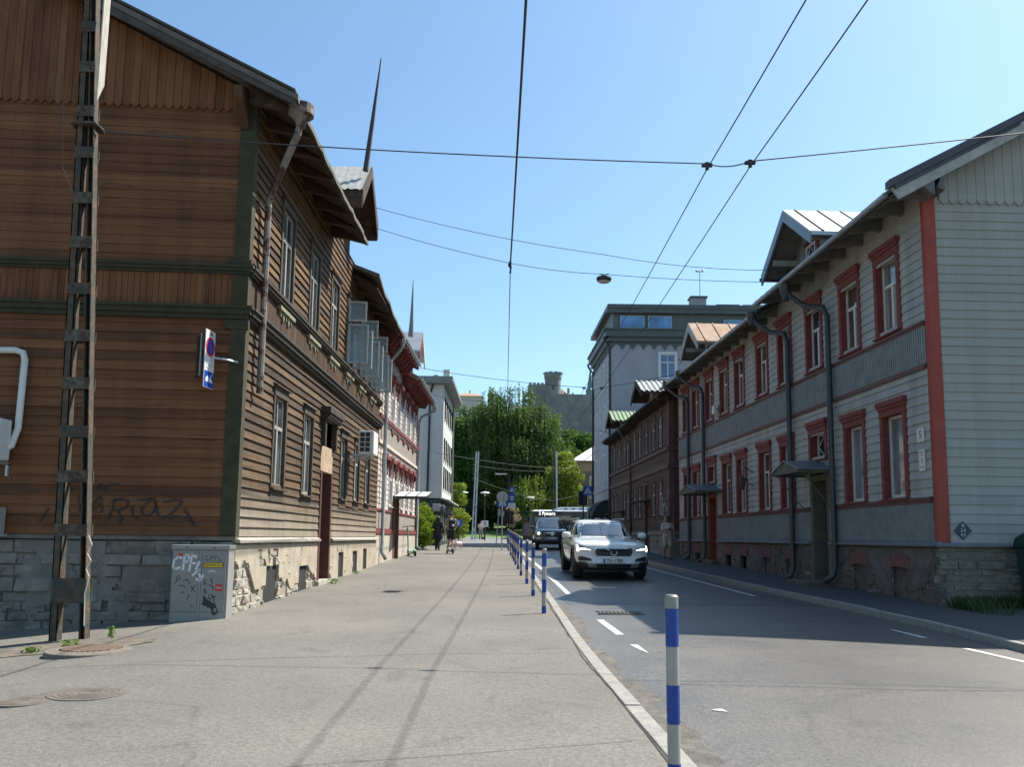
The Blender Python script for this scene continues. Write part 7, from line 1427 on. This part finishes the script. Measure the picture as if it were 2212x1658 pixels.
# ------------------------------------------------------------------ people and the dog
def cap(mb, p0, p1, r0, r1, n=12):
    p0, p1 = Vector(p0), Vector(p1); d = p1-p0; L_ = d.length or 1e-6; ax = d/L_; prof = []
    for k in range(5): a = math.pi/2*(1-k/4); prof.append((r0*math.cos(a), -r0*math.sin(a)))
    for k in range(5): a = math.pi/2*k/4; prof.append((r1*math.cos(a), L_+r1*math.sin(a)))
    mb.lathe(prof, p0, n, ax)
def fuse(mb, name, m, parent, vox=.012, it=3):
    o = mb.build(name, m, None); r = o.modifiers.new('r', 'REMESH'); r.mode = 'VOXEL'; r.voxel_size = vox; s = o.modifiers.new('s', 'SMOOTH'); s.iterations = it; s.factor = .5; apply_mods(o)
    o.data.materials.clear(); o.data.materials.append(m)
    for p in o.data.polygons: p.use_smooth = True
    attach(o, parent); return o
def hand(mb, w, d, side, palm_n, curl=.5):
    """palm, four bent fingers of different lengths and a thumb from the side of the palm"""
    w, d = Vector(w), Vector(d).normalized(); n = Vector(palm_n).normalized(); s = d.cross(n).normalized()*side
    e = w+d*.085
    for q in (-.028, -.01, .01, .028): cap(mb, w+s*q*.7, e+s*q, .014, .012, 8)
    for i, (q, l) in enumerate(((-.03, .062), (-.01, .075), (.011, .07), (.031, .055))):
        k = e+s*q; m1 = k+(d*math.cos(curl)+n*math.sin(curl))*l*.5; m2 = m1+(d*math.cos(curl*2.2)+n*math.sin(curl*2.2))*l*.5; cap(mb, k, m1, .0088, .008, 7); cap(mb, m1, m2, .008, .007, 7)
    t0 = w+d*.03-s*.03; t1 = t0+(d*.7-s*.7+n*.3).normalized()*.035; cap(mb, w+d*.012, t0, .014, .012, 7); cap(mb, t0, t1, .011, .009, 7); cap(mb, t1, t1+(d*.9-s*.1+n*.4).normalized()*.028, .009, .008, 7)
def head_geo(mb, h, fwd, up=(0, 0, 1), sc=1.):
    h, f, u = Vector(h), Vector(fwd).normalized(), Vector(up).normalized(); f = (f-u*f.dot(u)).normalized(); s = f.cross(u); P = lambda a, b, c: h+(s*a+f*b+u*c)*sc
    cap(mb, P(0, -.02, .02), P(0, .015, .03), .085, .08); cap(mb, P(0, .02, -.03), P(0, .045, -.075), .068, .045); cap(mb, P(0, .085, .0), P(0, .112, -.028), .012, .017, 8); cap(mb, P(-.025, .082, -.062), P(.025, .082, -.062), .012, .012, 8)
    for q in (-1, 1): cap(mb, P(q*.083, -.01, .012), P(q*.085, -.015, -.03), .014, .01, 8); cap(mb, P(q*.02, .083, .026), P(q*.045, .078, .024), .01, .009, 8)
    return P
def eyes(h, fwd, up, parent, m, sc=1.):
    f, u = Vector(fwd).normalized(), Vector(up).normalized(); f = (f-u*f.dot(u)).normalized(); s = f.cross(u); mb = MB()
    for q in (-1, 1): c = Vector(h)+(s*q*.032+f*.088+u*.004)*sc; cap(mb, c, c+f*.002, .009, .009, 8)
    return mb.build('eyes', m, parent)
skin = mat('skin', (.42, .24, .165), .55, .12, 6); skin2 = mat('tanned skin', (.36, .19, .125), .55, .12, 6); hairm = mat('dark hair', (.018, .013, .01), .6, .3, 20, st=(8, 8, 1)); shoe = mat('black shoe', (.02, .02, .022), .6, .2, 9); eyem = mat('eyes', (.02, .015, .012), .2, .1, 5)
beige = mat('beige shirt cloth', (.5, .4, .32), .85, .12, 6, bump=.4, bsc=14); sand = mat('sand shorts cloth', (.42, .36, .28), .9, .12, 6, bump=.4, bsc=14); blackc = mat('black cloth', (.018, .018, .021), .9, .25, 6, bump=.4, bsc=14); greyc = mat('grey cloth', (.2, .2, .19), .9, .15, 6, bump=.4, bsc=14); pinkc = mat('pale pink cloth', (.55, .42, .42), .9, .12, 6); wht = mat('white cloth', (.6, .59, .57), .8, .1, 6)
def person(label, loc, face, J, up_c, lo_c, sk, hair='short', sleeves=.55, shorts=True, coat=None, shoes=shoe, fem=0., group=None, curl=.6, palm=None, hf=(0, 1, 0), hu=(0, 0, 1), openshirt=False):
    """J: joints in metres, figure facing +y; l_/r_ shoulder, elbow, wrist, hip, knee, ankle, toe; neck, head, pelvis, chest"""
    r = thing('person', label, 'person', (0, 0, 0), group, static=False); V = Vector; j = {k: V(v) for k, v in J.items()}; b = MB()
    pel, ch, nk, hd = j['pelvis'], j['chest'], j['neck'], j['head']; w = 1-.08*fem
    cap(b, pel+V((-.07, 0, 0)), pel+V((.07, 0, 0)), .11, .11); cap(b, pel+V((0, 0, .05)), pel.lerp(ch, .5), .12*w, .115*w); cap(b, pel.lerp(ch, .4)+V((-.05, 0, 0)), pel.lerp(ch, .4)+V((.05, 0, 0)), .1*w, .1*w); cap(b, ch+V((-.08, 0, -.04)), ch+V((.08, 0, -.04)), .115*w, .115*w); cap(b, ch+V((-.1, 0, .06)), ch+V((.1, 0, .06)), .09*w, .09*w); cap(b, ch+V((0, 0, .1)), nk, .075, .055); cap(b, nk, hd+V((0, 0, -.05)), .055, .052)
    P = head_geo(b, hd, hf, hu)
    for s in 'lr':
        q = -1 if s == 'l' else 1; sh, el, wr = j[s+'_sh'], j[s+'_el'], j[s+'_wr']; cap(b, ch+V((q*.09, 0, .07)), sh, .08, .06); cap(b, sh, el, .053, .041); cap(b, el, wr, .041, .027); d = (wr-el).normalized(); hand(b, wr, d if palm is None else V(palm[0]), q, V((0, 1, 0)) if palm is None else V(palm[1]), curl)
        hp, kn, an, to = j[s+'_hip'], j[s+'_kn'], j[s+'_an'], j[s+'_toe']; cap(b, hp, kn, .088, .056); cap(b, kn, kn.lerp(an, .35)+V((0, -.012, 0)), .054, .056); cap(b, kn.lerp(an, .35)+V((0, -.012, 0)), an, .056, .036); cap(b, an, to, .038, .03)
    body = fuse(b, 'body', sk, r, .009)
    # clothes: thicker shells over the same joints
    c = MB(); cap(c, pel+V((-.06, 0, .02)), pel+V((.06, 0, .02)), .128, .128); cap(c, pel.lerp(ch, .4)+V((-.06, 0, 0)), pel.lerp(ch, .4)+V((.06, 0, 0)), .125*w, .125*w); cap(c, ch+V((-.09, 0, -.04)), ch+V((.09, 0, -.04)), .13*w, .13*w); cap(c, ch+V((-.11, 0, .06)), ch+V((.11, 0, .06)), .1*w, .1*w)
    for s in 'lr':
        q = -1 if s == 'l' else 1; sh, el, wr = j[s+'_sh'], j[s+'_el'], j[s+'_wr']; cap(c, ch+V((q*.1, 0, .075)), sh, .085, .074)
        if sleeves <= .6: cap(c, sh, sh.lerp(el, sleeves/.55*.75), .07, .074)
        else: cap(c, sh, el, .07, .058); cap(c, el, el.lerp(wr, .9), .058, .045)
    if coat: 
        for t in (-.08, .08): cap(c, pel+V((t, 0, 0)), V((pel.x+t*1.25, pel.y, coat)), .14, .15)
    top = fuse(c, 'coat' if coat else 'shirt', up_c, r, .013, 4)
    c = MB(); cap(c, pel+V((-.06, 0, -.02)), pel+V((.06, 0, -.02)), .135, .135)
    for s in 'lr':
        hp, kn, an = j[s+'_hip'], j[s+'_kn'], j[s+'_an']
        if shorts: cap(c, hp, hp.lerp(kn, .86), .108, .088)
        else: cap(c, hp, kn, .105, .078); cap(c, kn, an.lerp(kn, .06), .078, .065)
    fuse(c, 'shorts' if shorts else 'trousers', lo_c, r, .013, 4)
    for s in 'lr':
        c = MB(); an, to = j[s+'_an'], j[s+'_toe']; g = V((0, 0, -.03)); cap(c, an+g, an+(an-to).normalized()*.05+g*1.4, .046, .042); cap(c, an+g, to+V((0, 0, -.012)), .048, .042); cap(c, to+V((0, 0, -.012)), to+(to-an).normalized()*.05+V((0, 0, -.02)), .042, .032); fuse(c, 'shoe', shoes, r, .01, 2)
    c = MB()
    if hair == 'short': cap(c, P(0, -.035, .045), P(0, .02, .062), .085, .078); cap(c, P(0, -.05, .0), P(0, -.045, .04), .07, .08)
    elif hair == 'long': cap(c, P(0, -.03, .045), P(0, .02, .062), .088, .08); [cap(c, P(t, -.05, .03), P(t*1.5, -.07, -.3), .07, .05) for t in (-.045, 0, .045)]
    elif hair == 'cap': cap(c, P(0, -.02, .05), P(0, .01, .06), .096, .09); cap(c, P(0, .08, .05), P(0, .14, .04), .05, .03)
    fuse(c, 'cap' if hair == 'cap' else 'hair', blackc if hair == 'cap' else hairm, r, .012, 2)
    eyes(hd, hf, hu, body, eyem); r.location = loc; r.rotation_euler = (0, 0, face); return r, j, P
def man_phone():
    J = dict(pelvis=(0, 0, .95), chest=(0, .02, 1.33), neck=(0, .03, 1.5), head=(0, .075, 1.64), l_sh=(-.19, .02, 1.42), r_sh=(.19, .02, 1.42), l_el=(-.24, .03, 1.13), r_el=(.24, .03, 1.13), l_wr=(-.1, .26, 1.17), r_wr=(.09, .27, 1.17), l_hip=(-.09, 0, .92), r_hip=(.09, 0, .92), l_kn=(-.1, .09, .5), r_kn=(.1, .0, .5), l_an=(-.1, .06, .08), r_an=(.11, -.14, .1), l_toe=(-.11, .19, .05), r_toe=(.125, -.02, .045))
    r, j, P = person('person in beige shirt and shorts on the right pavement, looking down at a phone', (0, 0, 0), 0, J, beige, sand, skin2, 'short', .55, palm=((.0, .8, .25), (0, .3, 1)), hf=(0, .93, -.38), hu=(0, .38, .93))
    c = MB(); cap(c, P(-.035, .06, -.075), P(.035, .06, -.075), .032, .032); cap(c, P(0, .075, -.05), P(0, .078, -.095), .03, .03); fuse(c, 'beard', hairm, r, .01, 2); m = MB()
    for q in (-1, 1): m.lathe([(.027, 0), (.024, .006)], P(q*.034, .092, .012), 12, Vector((0, .93, -.38)))
    m.tube([P(-.08, .02, .02), P(-.05, .09, .018), P(.05, .09, .018), P(.08, .02, .02)], .005, 5); m.build('sunglasses', blackp, r); MB().box(-.06, .06, .06, .1, 1.1, 1.47).xf(Matrix.Translation((0, .055, 0))).build('undershirt', wht, r, bevel=.02)
    x, y = 6.45, 34.6; ph = MB().box(-.035, .035, -.004, .004, -.075, .075).build('phone', blackp, None, bevel=.004); tag(ph, 'dark phone held by the person in the beige shirt', 'phone'); M = Matrix.Translation((x, y, side(x, y))) @ Matrix.Rotation(math.pi+.12, 4, 'Z'); ph.matrix_world = M @ Matrix.Translation((.0, .38, 1.23)) @ Matrix.Rotation(R(-50), 4, 'X'); r.location = (x, y, side(x, y)); r.rotation_euler = (0, 0, math.pi+.12)
man_phone()
def woman():
    J = dict(pelvis=(0, 0, .9), chest=(0, .02, 1.25), neck=(0, .02, 1.42), head=(0, .04, 1.55), l_sh=(-.17, 0, 1.34), r_sh=(.17, 0, 1.34), l_el=(-.24, -.03, 1.06), r_el=(.25, -.02, 1.07), l_wr=(-.25, .06, .83), r_wr=(.3, .08, .86), l_hip=(-.08, 0, .87), r_hip=(.08, 0, .87), l_kn=(-.07, .05, .48), r_kn=(.07, .02, .47), l_an=(-.06, .08, .08), r_an=(.06, -.16, .12), l_toe=(-.06, .21, .05), r_toe=(.065, -.05, .05))
    r, j, P = person('person in a long dark coat, walking away by the bright green bush', (0, 0, 0), 0, J, blackc, blackc, skin, 'long', .9, shorts=False, coat=.66, fem=1); x, y = -3.78, 43.4; r.location = (x, y, H(x, y)); r.rotation_euler = (0, 0, .1); r.scale = (1.05, 1.05, 1.05)
woman()
def scooter(name, label, loc, rz, main, lean=0., group='electric scooters'):
    t = thing(name, label, 'e-scooter', (0, 0, 0), group, static=False); MB().hexa([(-.075, -.38, .1), (.075, -.38, .1), (.07, .33, .1), (-.07, .33, .1), (-.085, -.38, .165), (.085, -.38, .165), (.08, .33, .165), (-.08, .33, .165)]).build('deck', main, t, bevel=.015)
    MB().box(-.065, .065, -.34, .28, .166, .172).build('deck_grip', blackp, t); m = MB().tube([(0, .3, .15), (0, .47, .2), (0, .52, .3), (0, .46, .75), (0, .42, 1.1)], [.035, .035, .032, .025, .022], 10); m.build('stem', main, t, smooth=True)
    m = MB().tube([(-.27, .38, 1.1), (-.1, .41, 1.12), (.1, .41, 1.12), (.27, .38, 1.1)], .016, 8); hb = m.build('handlebar', blackp, t); [MB().tube([(q*.27, .38, 1.1), (q*.17, .397, 1.112)], .021, 8).build('grip', blackp, hb) for q in (-1, 1)]; MB().lathe([(.04, 0), (.035, .03)], (0, .45, 1.0), 10, (0, 1, 0)).build('front_light', galv, t); MB().box(-.03, .03, .4, .45, .85, 1.05).build('display_box', main, t, bevel=.01)
    for y in (.56, -.52):
        w = MB().lathe([(.06, -.028), (.105, -.028), (.12, -.012), (.12, .012), (.105, .028), (.06, .028)], (0, y, .12), 22, (1, 0, 0)).build('wheel', tyre, t, smooth=True); MB().lathe([(.06, -.02), (.06, .02)], (0, y, .12), 14, (1, 0, 0)).build('hub', galv, w)
    m = MB()
    for k in range(7): a, b = R(20+k*18), R(38+k*18); m.hexa([(-.045, -.52+.135*math.cos(a), .12+.135*math.sin(a)), (.045, -.52+.135*math.cos(a), .12+.135*math.sin(a)), (.045, -.52+.135*math.cos(b), .12+.135*math.sin(b)), (-.045, -.52+.135*math.cos(b), .12+.135*math.sin(b)), (-.045, -.52+.145*math.cos(a), .12+.145*math.sin(a)), (.045, -.52+.145*math.cos(a), .12+.145*math.sin(a)), (.045, -.52+.145*math.cos(b), .12+.145*math.sin(b)), (-.045, -.52+.145*math.cos(b), .12+.145*math.sin(b))])
    m.tube([(0, -.4, .16), (0, -.52, .26)], .03, 6); m.build('mudguard', main, t); MB().tube([(-.05, .1, .1), (-.17, .16, .01)], .01, 6).build('kickstand', blackp, t); t.location = loc; t.rotation_euler = (0, lean, rz); return t
grs = paintm('green scooter paint', (.16, .4, .27), .4, .4); dks = paintm('dark scooter paint', (.03, .03, .032), .4, .4)
scooter('scooter', 'green electric scooter parked against the base of the pink house', (-4.25, 36.3, H(-4.3, 36.4)), R(20), grs, R(-6)).scale = (1.15, 1.15, 1.15); scooter('scooter', 'green electric scooter of the far person at the foot of the left trolley mast', (-3.15, 79.6, H(-3, 79.6)), R(75), grs)
def scooter_man():
    x, y = -2.83, 39.4; rzz = R(18); scooter('scooter', 'dark electric scooter under the person with the backpack', (x, y, H(x, y)), rzz, dks)
    J = dict(pelvis=(0, -.1, 1.1), chest=(0, -.06, 1.47), neck=(0, -.04, 1.64), head=(0, .0, 1.78), l_sh=(-.2, -.05, 1.56), r_sh=(.2, -.05, 1.56), l_el=(-.27, .08, 1.3), r_el=(.31, .02, 1.29), l_wr=(-.23, .29, 1.15), r_wr=(.25, .29, 1.15), l_hip=(-.09, -.1, 1.07), r_hip=(.09, -.1, 1.07), l_kn=(-.09, -.02, .68), r_kn=(.09, -.05, .66), l_an=(-.06, .08, .25), r_an=(.055, -.2, .25), l_toe=(-.06, .2, .21), r_toe=(.08, -.09, .21))
    r, j, P = person('person riding an electric scooter away, in black shorts and a grey shirt', (0, 0, 0), 0, J, greyc, blackc, skin, 'cap', .55, shoes=wht, palm=((.1, 1, -.1), (0, -.2, -1)), curl=.9)
    c = MB(); [cap(c, (t, -.24, 1.22), (t, -.22, 1.52), .085, .075) for t in (-.08, 0, .08)]; [cap(c, (t, -.31, 1.22), (t, -.3, 1.34), .05, .05) for t in (-.05, .05)]; bp = fuse(c, 'b', blackc, r, .014, 3); bp.name = 'backpack'; bp.parent = None; bp.matrix_world = Matrix.Translation((x, y, H(x, y))) @ Matrix.Rotation(rzz, 4, 'Z'); tag(bp, 'black backpack on the back of the scooter rider', 'backpack')
    m = MB(); [m.tube([(q*.1, -.2, 1.6), (q*.12, .0, 1.63), (q*.13, .075, 1.5), (q*.14, .03, 1.32), (q*.12, -.18, 1.25)], .022, 6) for q in (-1, 1)]; m.build('strap', blackc, bp); b2 = MB(); b2.lathe([(.03, 0), (.05, .03), (.05, .06), (.02, .1)], (.02, -.36, 1.26), 8); b2.build('charm', wht, bp)
    r.location = (x, y, H(x, y)); r.rotation_euler = (0, 0, rzz)
    M = Matrix.Translation((x, y, H(x, y))) @ Matrix.Rotation(rzz, 4, 'Z'); h = M @ Vector((.27, .33, 1.13)); d = Vector((-2.62, 43.3, H(-2.6, 43.3)+.42)); mid = h.lerp(d, .55)-Vector((0, 0, .25)); tag(MB().tube([h, h.lerp(mid, .6)-Vector((0, 0, .05)), mid, d.lerp(mid, .35), d], .006, 5).build('leash', mat('red leash', (.3, .06, .05), .7, .1, 6)), 'thin reddish leash between the scooter rider and the white dog', 'leash')
scooter_man()
def dog():
    t = thing('dog', 'small white dog on a leash, trotting beside the scooter rider', 'dog', (0, 0, 0), static=False); fur = mat('white dog fur', (.6, .56, .5), .95, .15, 9, bump=.8, bsc=30, col2=(.42, .36, .3), thr=.6); b = MB()
    cap(b, (0, .16, .33), (0, .0, .335), .095, .085); cap(b, (0, .0, .335), (0, -.2, .34), .08, .075); cap(b, (0, .2, .36), (0, .28, .46), .06, .05); cap(b, (0, .28, .49), (0, .31, .49), .062, .055); cap(b, (0, .33, .475), (0, .41, .46), .035, .024)
    for s in (-1, 1):
        cap(b, (s*.05, .17, .3), (s*.055, .18, .17), .04, .024); cap(b, (s*.055, .18, .17), (s*.055, .185+.02*s, .03), .022, .018); cap(b, (s*.055, .19+.02*s, .02), (s*.055, .225+.02*s, .018), .02, .018); cap(b, (s*.05, -.2, .31), (s*.06, -.15-.02*s, .2), .055, .035); cap(b, (s*.06, -.15-.02*s, .2), (s*.06, -.25-.03*s, .12), .03, .02); cap(b, (s*.06, -.25-.03*s, .12), (s*.06, -.23-.03*s, .025), .02, .017); cap(b, (s*.06, -.23-.03*s, .02), (s*.06, -.195-.03*s, .018), .02, .017); cap(b, (s*.04, .28, .535), (s*.055, .27, .58), .022, .008)
    cap(b, (0, -.24, .38), (.01, -.31, .47), .025, .022); cap(b, (.01, -.31, .47), (.02, -.27, .55), .022, .012); fuse(b, 'body', fur, t, .009, 2); m = MB(); cap(m, (0, .432, .462), (0, .436, .462), .012, .012, 8); m.build('nose', blackp, t); m = MB(); [cap(m, (s*.024, .352, .505), (s*.024, .354, .505), .008, .008, 8) for s in (-1, 1)]; m.build('eyes', eyem, t)
    MB().lathe([(.062, -.01), (.064, .01), (.056, .01)], (0, .24, .41), 14, (0, .5, .8)).build('collar', mat('red leash', (.3, .06, .05)), t); x, y = -2.68, 43.2; t.location = (x, y, H(x, y)); t.rotation_euler = (0, 0, R(-25)); t.scale = (1.15,)*3
dog()
def far_person():
    J = dict(pelvis=(0, 0, .93), chest=(0, .02, 1.3), neck=(0, .03, 1.46), head=(0, .06, 1.6), l_sh=(-.18, 0, 1.38), r_sh=(.18, 0, 1.38), l_el=(-.25, .04, 1.12), r_el=(.25, .04, 1.12), l_wr=(-.12, .24, 1.12), r_wr=(.12, .24, 1.12), l_hip=(-.09, 0, .9), r_hip=(.09, 0, .9), l_kn=(-.1, .03, .49), r_kn=(.1, .03, .49), l_an=(-.1, 0, .08), r_an=(.11, 0, .08), l_toe=(-.11, .13, .05), r_toe=(.13, .13, .05))
    r, *_ = person('distant person in a pale pink top and grey trousers standing at the left trolley mast', (0, 0, 0), 0, J, pinkc, greyc, skin, 'short', .55, shorts=False); r.location = (-2.85, 79.2, H(-2.8, 79)); r.rotation_euler = (0, 0, math.pi+.3)
far_person()
# ------------------------------------------------------------------ street furniture at the crossing
blu = mat('traffic blue', (.012, .06, .35), .4, .06, 5); whs = mat('white sign face', (.62, .63, .62), .4, .05, 5); sback = mat('grey sign back', (.33, .34, .33), .5, .1, 4, metal=.3)
def cross_sign(A, s, z, sz, par, flipname='crossing_panel'):
    n = MB().fbox(A, s-sz/2, s+sz/2, 0, .02, z-sz/2, z+sz/2).build(flipname, blu, par, bevel=.01); MB().fprism(A, [(s-sz*.4, z-sz*.33), (s+sz*.4, z-sz*.33), (s, z+sz*.4)], .02, .024).build('white_triangle', whs, n)
    m = MB(); k = sz; m.fprism(A, [(s-.02*k, z+.16*k), (s+.05*k, z+.14*k), (s+.06*k, z), (s+.12*k, z-.2*k), (s+.06*k, z-.2*k), (s+.01*k, z-.06*k), (s-.06*k, z-.2*k), (s-.12*k, z-.2*k), (s-.04*k, z)], .024, .027); m.fprism(A, [(s+.01*k+.04*k*math.cos(q*.785), z+.22*k+.04*k*math.sin(q*.785)) for q in range(8)], .024, .027); m.fbox(A, s-.25*k, s+.25*k, .024, .027, z-.29*k, z-.24*k); m.build('walking_figure', blackp, n); return n
def furniture():
    t = thing('sign_post', 'round sign seen from its grey back, on a thin post by the last bollards', 'sign', (-.47, 44.5, .9)); MB().tube([(-.47, 44.5, .85), (-.47, 44.5, 4.0)], .032, 8).build('post', galv, t); A = FR((-.47, 44.46), (1, 0), 1); MB().lathe([(.31, 0), (.31, .02)], (-.47, 44.54, 3.72), 32, (0, 1, 0)).build('round_sign', sback, t); m = MB(); m.box(-.49, -.45, 44.5, 44.54, 3.4, 4.0); m.build('sign_clip', galv, t)
    t = thing('sign_post', 'blue pedestrian crossing sign on a leaning thin post behind the round sign', 'sign', (-.75, 60, 1.15)); MB().tube([(-1.05, 60, 1.1), (-.75, 60, 4.5)], .035, 8).build('post', galv, t); A = FR((-.62, 59.9), (1, 0), 1); cross_sign(A, 0, 4.05, .72, t); MB().fbox(FR((-.95, 59.9), (1, 0), 1), 0, .22, 0, .02, 3.1, 3.55).build('small_panel', sback, t)
    t = thing('sign_post', 'blue pedestrian crossing sign on the right pavement by the black awnings', 'sign', (5.05, 55, 1.1)); MB().tube([(5.05, 55, 1.0), (5.05, 55, 5.0)], .035, 8).build('post', galv, t); cross_sign(FR((5.05, 54.95), (1, 0), 1), 0, 4.7, .62, t)
    def light(name, label, x, y, z, arm=None):
        t = thing(name, label, 'traffic light', (x, y, H(x, y)), 'traffic lights at the crossing'); MB().tube([(x, y, H(x, y)-.1), (x, y, z+.6)], .05, 8).build('post', iron, t); hd = MB().box(x-.34, x-.06, y-.15, y+.1, z-.5, z+.5).build('signal_head', blackp, t, bevel=.02)
        for k in range(3): m = MB().lathe([(.1, 0), (.11, .12), (.1, .12), (.085, .01)], (x-.2, y-.15, z+.3-.3*k), 14, (0, -1, 0)); m.build('visor', blackp, hd)
        MB().box(x+.06, x+.3, y-.1, y+.12, z-.5, z+.4).build('signal_head', blackp, t, bevel=.02); return t
    t = light('traffic_light', 'black traffic light with blue signs above it, behind the round sign', -.15, 58, 3.0); MB().tube([(-.15, 58, 3.5), (-.15, 58, 5.9), (-1.1, 58, 6.0)], .04, 8).build('arm', iron, t); MB().box(-1.15, -.3, 57.9, 58.1, 5.92, 6.0).build('lamp_head', whs, t); A = FR((0.05, 57.9), (1, 0), 1); n = cross_sign(A, 0, 4.85, .36, t); m = MB().fbox(A, -.18, .18, 0, .02, 4.0, 4.6).build('blue_panel', blu, t); mm = MB(); mm.fbox(A, -.12, .12, .02, .024, 4.32, 4.4); mm.fbox(A, -.12, .12, .02, .024, 4.15, 4.22); mm.build('panel_marks', whs, m); MB().fbox(A, -.26, .26, 0, .02, 3.62, 3.95).build('white_panel', whs, t)
    light('traffic_light', 'black traffic light under the right crossing sign, with a round plate beside it', 5.0, 58, 4.35); 
    for q, x, y, top, lab in ((0, -3.35, 78, 9.55, 'tall tapering trolley mast of twin pale steel posts, left of the road'), (1, 4.15, 79, 9.75, 'tall rusty lattice trolley mast rising behind the bus')):
        t = thing('trolley_mast', lab, 'mast', (x, y, H(x, y))); z0 = H(x, y)-.1
        for s in (-1, 1): MB().tube([(x+s*(.13 if q == 0 else .2)-.12*(1-q), y, z0), (x+s*.1+.12*(1-q), y, top)], .07 if q == 0 else .08, 6).build('mast_post', galv if q == 0 or s > 0 else rust, t)
        for k in range(9):
            z = z0+.6+k*(top-z0-1)/9; f = k/9; w = (.13 if q == 0 else .2)*(1-f)+.1*f; cx = x+(.24*f-.12)*(1-q); m = MB().tube([(cx-w, y, z), (cx+w, y, z+.5)], .025, 5); m.build('lattice_bar', galv if q == 0 else rust, t)
    for lab, x, y in (('park lamp with a flat round white head just left of the left trolley mast', -4.35, 76), ('park lamp with a flat round white head just right of the left trolley mast', -2.4, 76), ('park lamp with a flat head above the far end of the bollards', 1.95, 84), ):
        t = thing('park_lamp', lab, 'lamp', (x, y, H(x, y)), 'park lamps at the crossing'); z = 5.55; MB().tube([(x, y, H(x, y)), (x, y, z-.25)], .045, 8).build('post', iron, t); MB().lathe([(.05, -.3), (.1, -.2), (.06, -.05)], (x, y, z), 12).build('lamp_body', galv, t); MB().lathe([(.02, -.04), (.42, -.03), (.45, .0), (.38, .07), (.1, .13), (.02, .14)], (x, y, z), 24).build('lamp_shade', whs, t)
    x, y = 1.55, 76.; t = thing('advertising_pillar', 'dark standing advertisement board on the grass left of the bus', 'sign', (x, y, H(x, y))); b = MB().box(x-.5, x+.5, y-.1, y+.1, H(x, y), 3.0).build('frame', blackp, t, bevel=.03); MB().box(x-.4, x+.4, y-.115, y-.1, 1.75, 2.9).build('poster', mat('dim poster', (.1, .08, .075), .5, .5, 2.5, col2=(.22, .16, .14), thr=.55), b)
    for lab, x, m_, y in (('small blue sign on a dark post by the path bush', -4.35, blu, 70), ('small white panel on a post right of the left trolley mast', -2.25, whs, 73)):
        t = thing('small_sign', lab, 'sign', (x, y, H(x, y))); MB().tube([(x, y, H(x, y)), (x, y, 3.0)], .05, 8).build('post', iron, t); n = MB().box(x-.28, x+.28, y-.05, y-.02, 2.45, 3.0).build('sign_plate', m_, t); MB().box(x-.04, x+.04, y-.056, y-.05, 2.55, 2.9).build('mark', whs if m_ is blu else iron, n)
    t = thing('banner', 'upright blue banner at the corner of the white block behind the bright bush', 'banner', (-4.9, 48.5, 1)); MB().tube([(-4.98, 48.5, .9), (-4.98, 48.5, 3.2)], .03, 6).build('post', galv, t); MB().box(-4.96, -4.62, 48.49, 48.51, 1.9, 3.15).build('cloth', mat('bright blue cloth', (.04, .17, .45), .7, .1, 4), t)
    t = thing('camera_box', 'small grey camera box on a bracket below the wall of the white block', 'camera', (-4.4, 50.7, 3.4)); MB().box(-4.75, -4.3, 50.5, 50.9, 3.1, 3.55).build('housing', sback, t, bevel=.03); MB().tube([(-4.3, 50.6, 3.4), (-4.1, 50.6, 3.45), (-4.0, 50.6, 3.3)], .05, 6).build('arm', sback, t)
    x, y = 9.72, 14.9; t = thing('waste_bin', 'dark green waste container cut off by the right edge, beside the pale gable', 'bin', (x, y, side(x, y))); gb = mat('dark green bin plastic', (.016, .04, .032), .55, .2, 4); z = side(x, y)
    b = MB().hexa([(x-.2, y, z+.1), (x+1.0, y, z+.1), (x+1.0, y+.8, z+.1), (x-.2, y+.8, z+.1), (x-.27, y-.05, z+1.1), (x+1.07, y-.05, z+1.1), (x+1.07, y+.85, z+1.1), (x-.27, y+.85, z+1.1)]).build('bin_body', gb, t, bevel=.03); MB().prism([(x-.3, y-.08, z+1.1), (x-.3, y+.88, z+1.1), (x-.3, y+.8, z+1.28), (x-.3, y+.4, z+1.42), (x-.3, y, z+1.28)], (1.4, 0, 0)).build('lid', gb, t, bevel=.02); [MB().lathe([(.09, -.03), (.09, .03)], (x+q, y+.08, z+.09), 14, (1, 0, 0)).build('wheel', tyre, t) for q in (-.05, .85)]
    m = MB(); [m.tube(p, .008, 4) for p in ([(x-.15, y-.04, z+.95), (x-.1, y-.045, z+.85), (x-.02, y-.045, z+.95), (x+.03, y-.045, z+.82)], [(x-.1, y-.03, z+.72), (x, y-.03, z+.78), (x+.05, y-.03, z+.68)])]; m.build('graffiti_tag', mat('pale green scrawl', (.15, .3, .26), .7, .1, 8), b)
furniture()
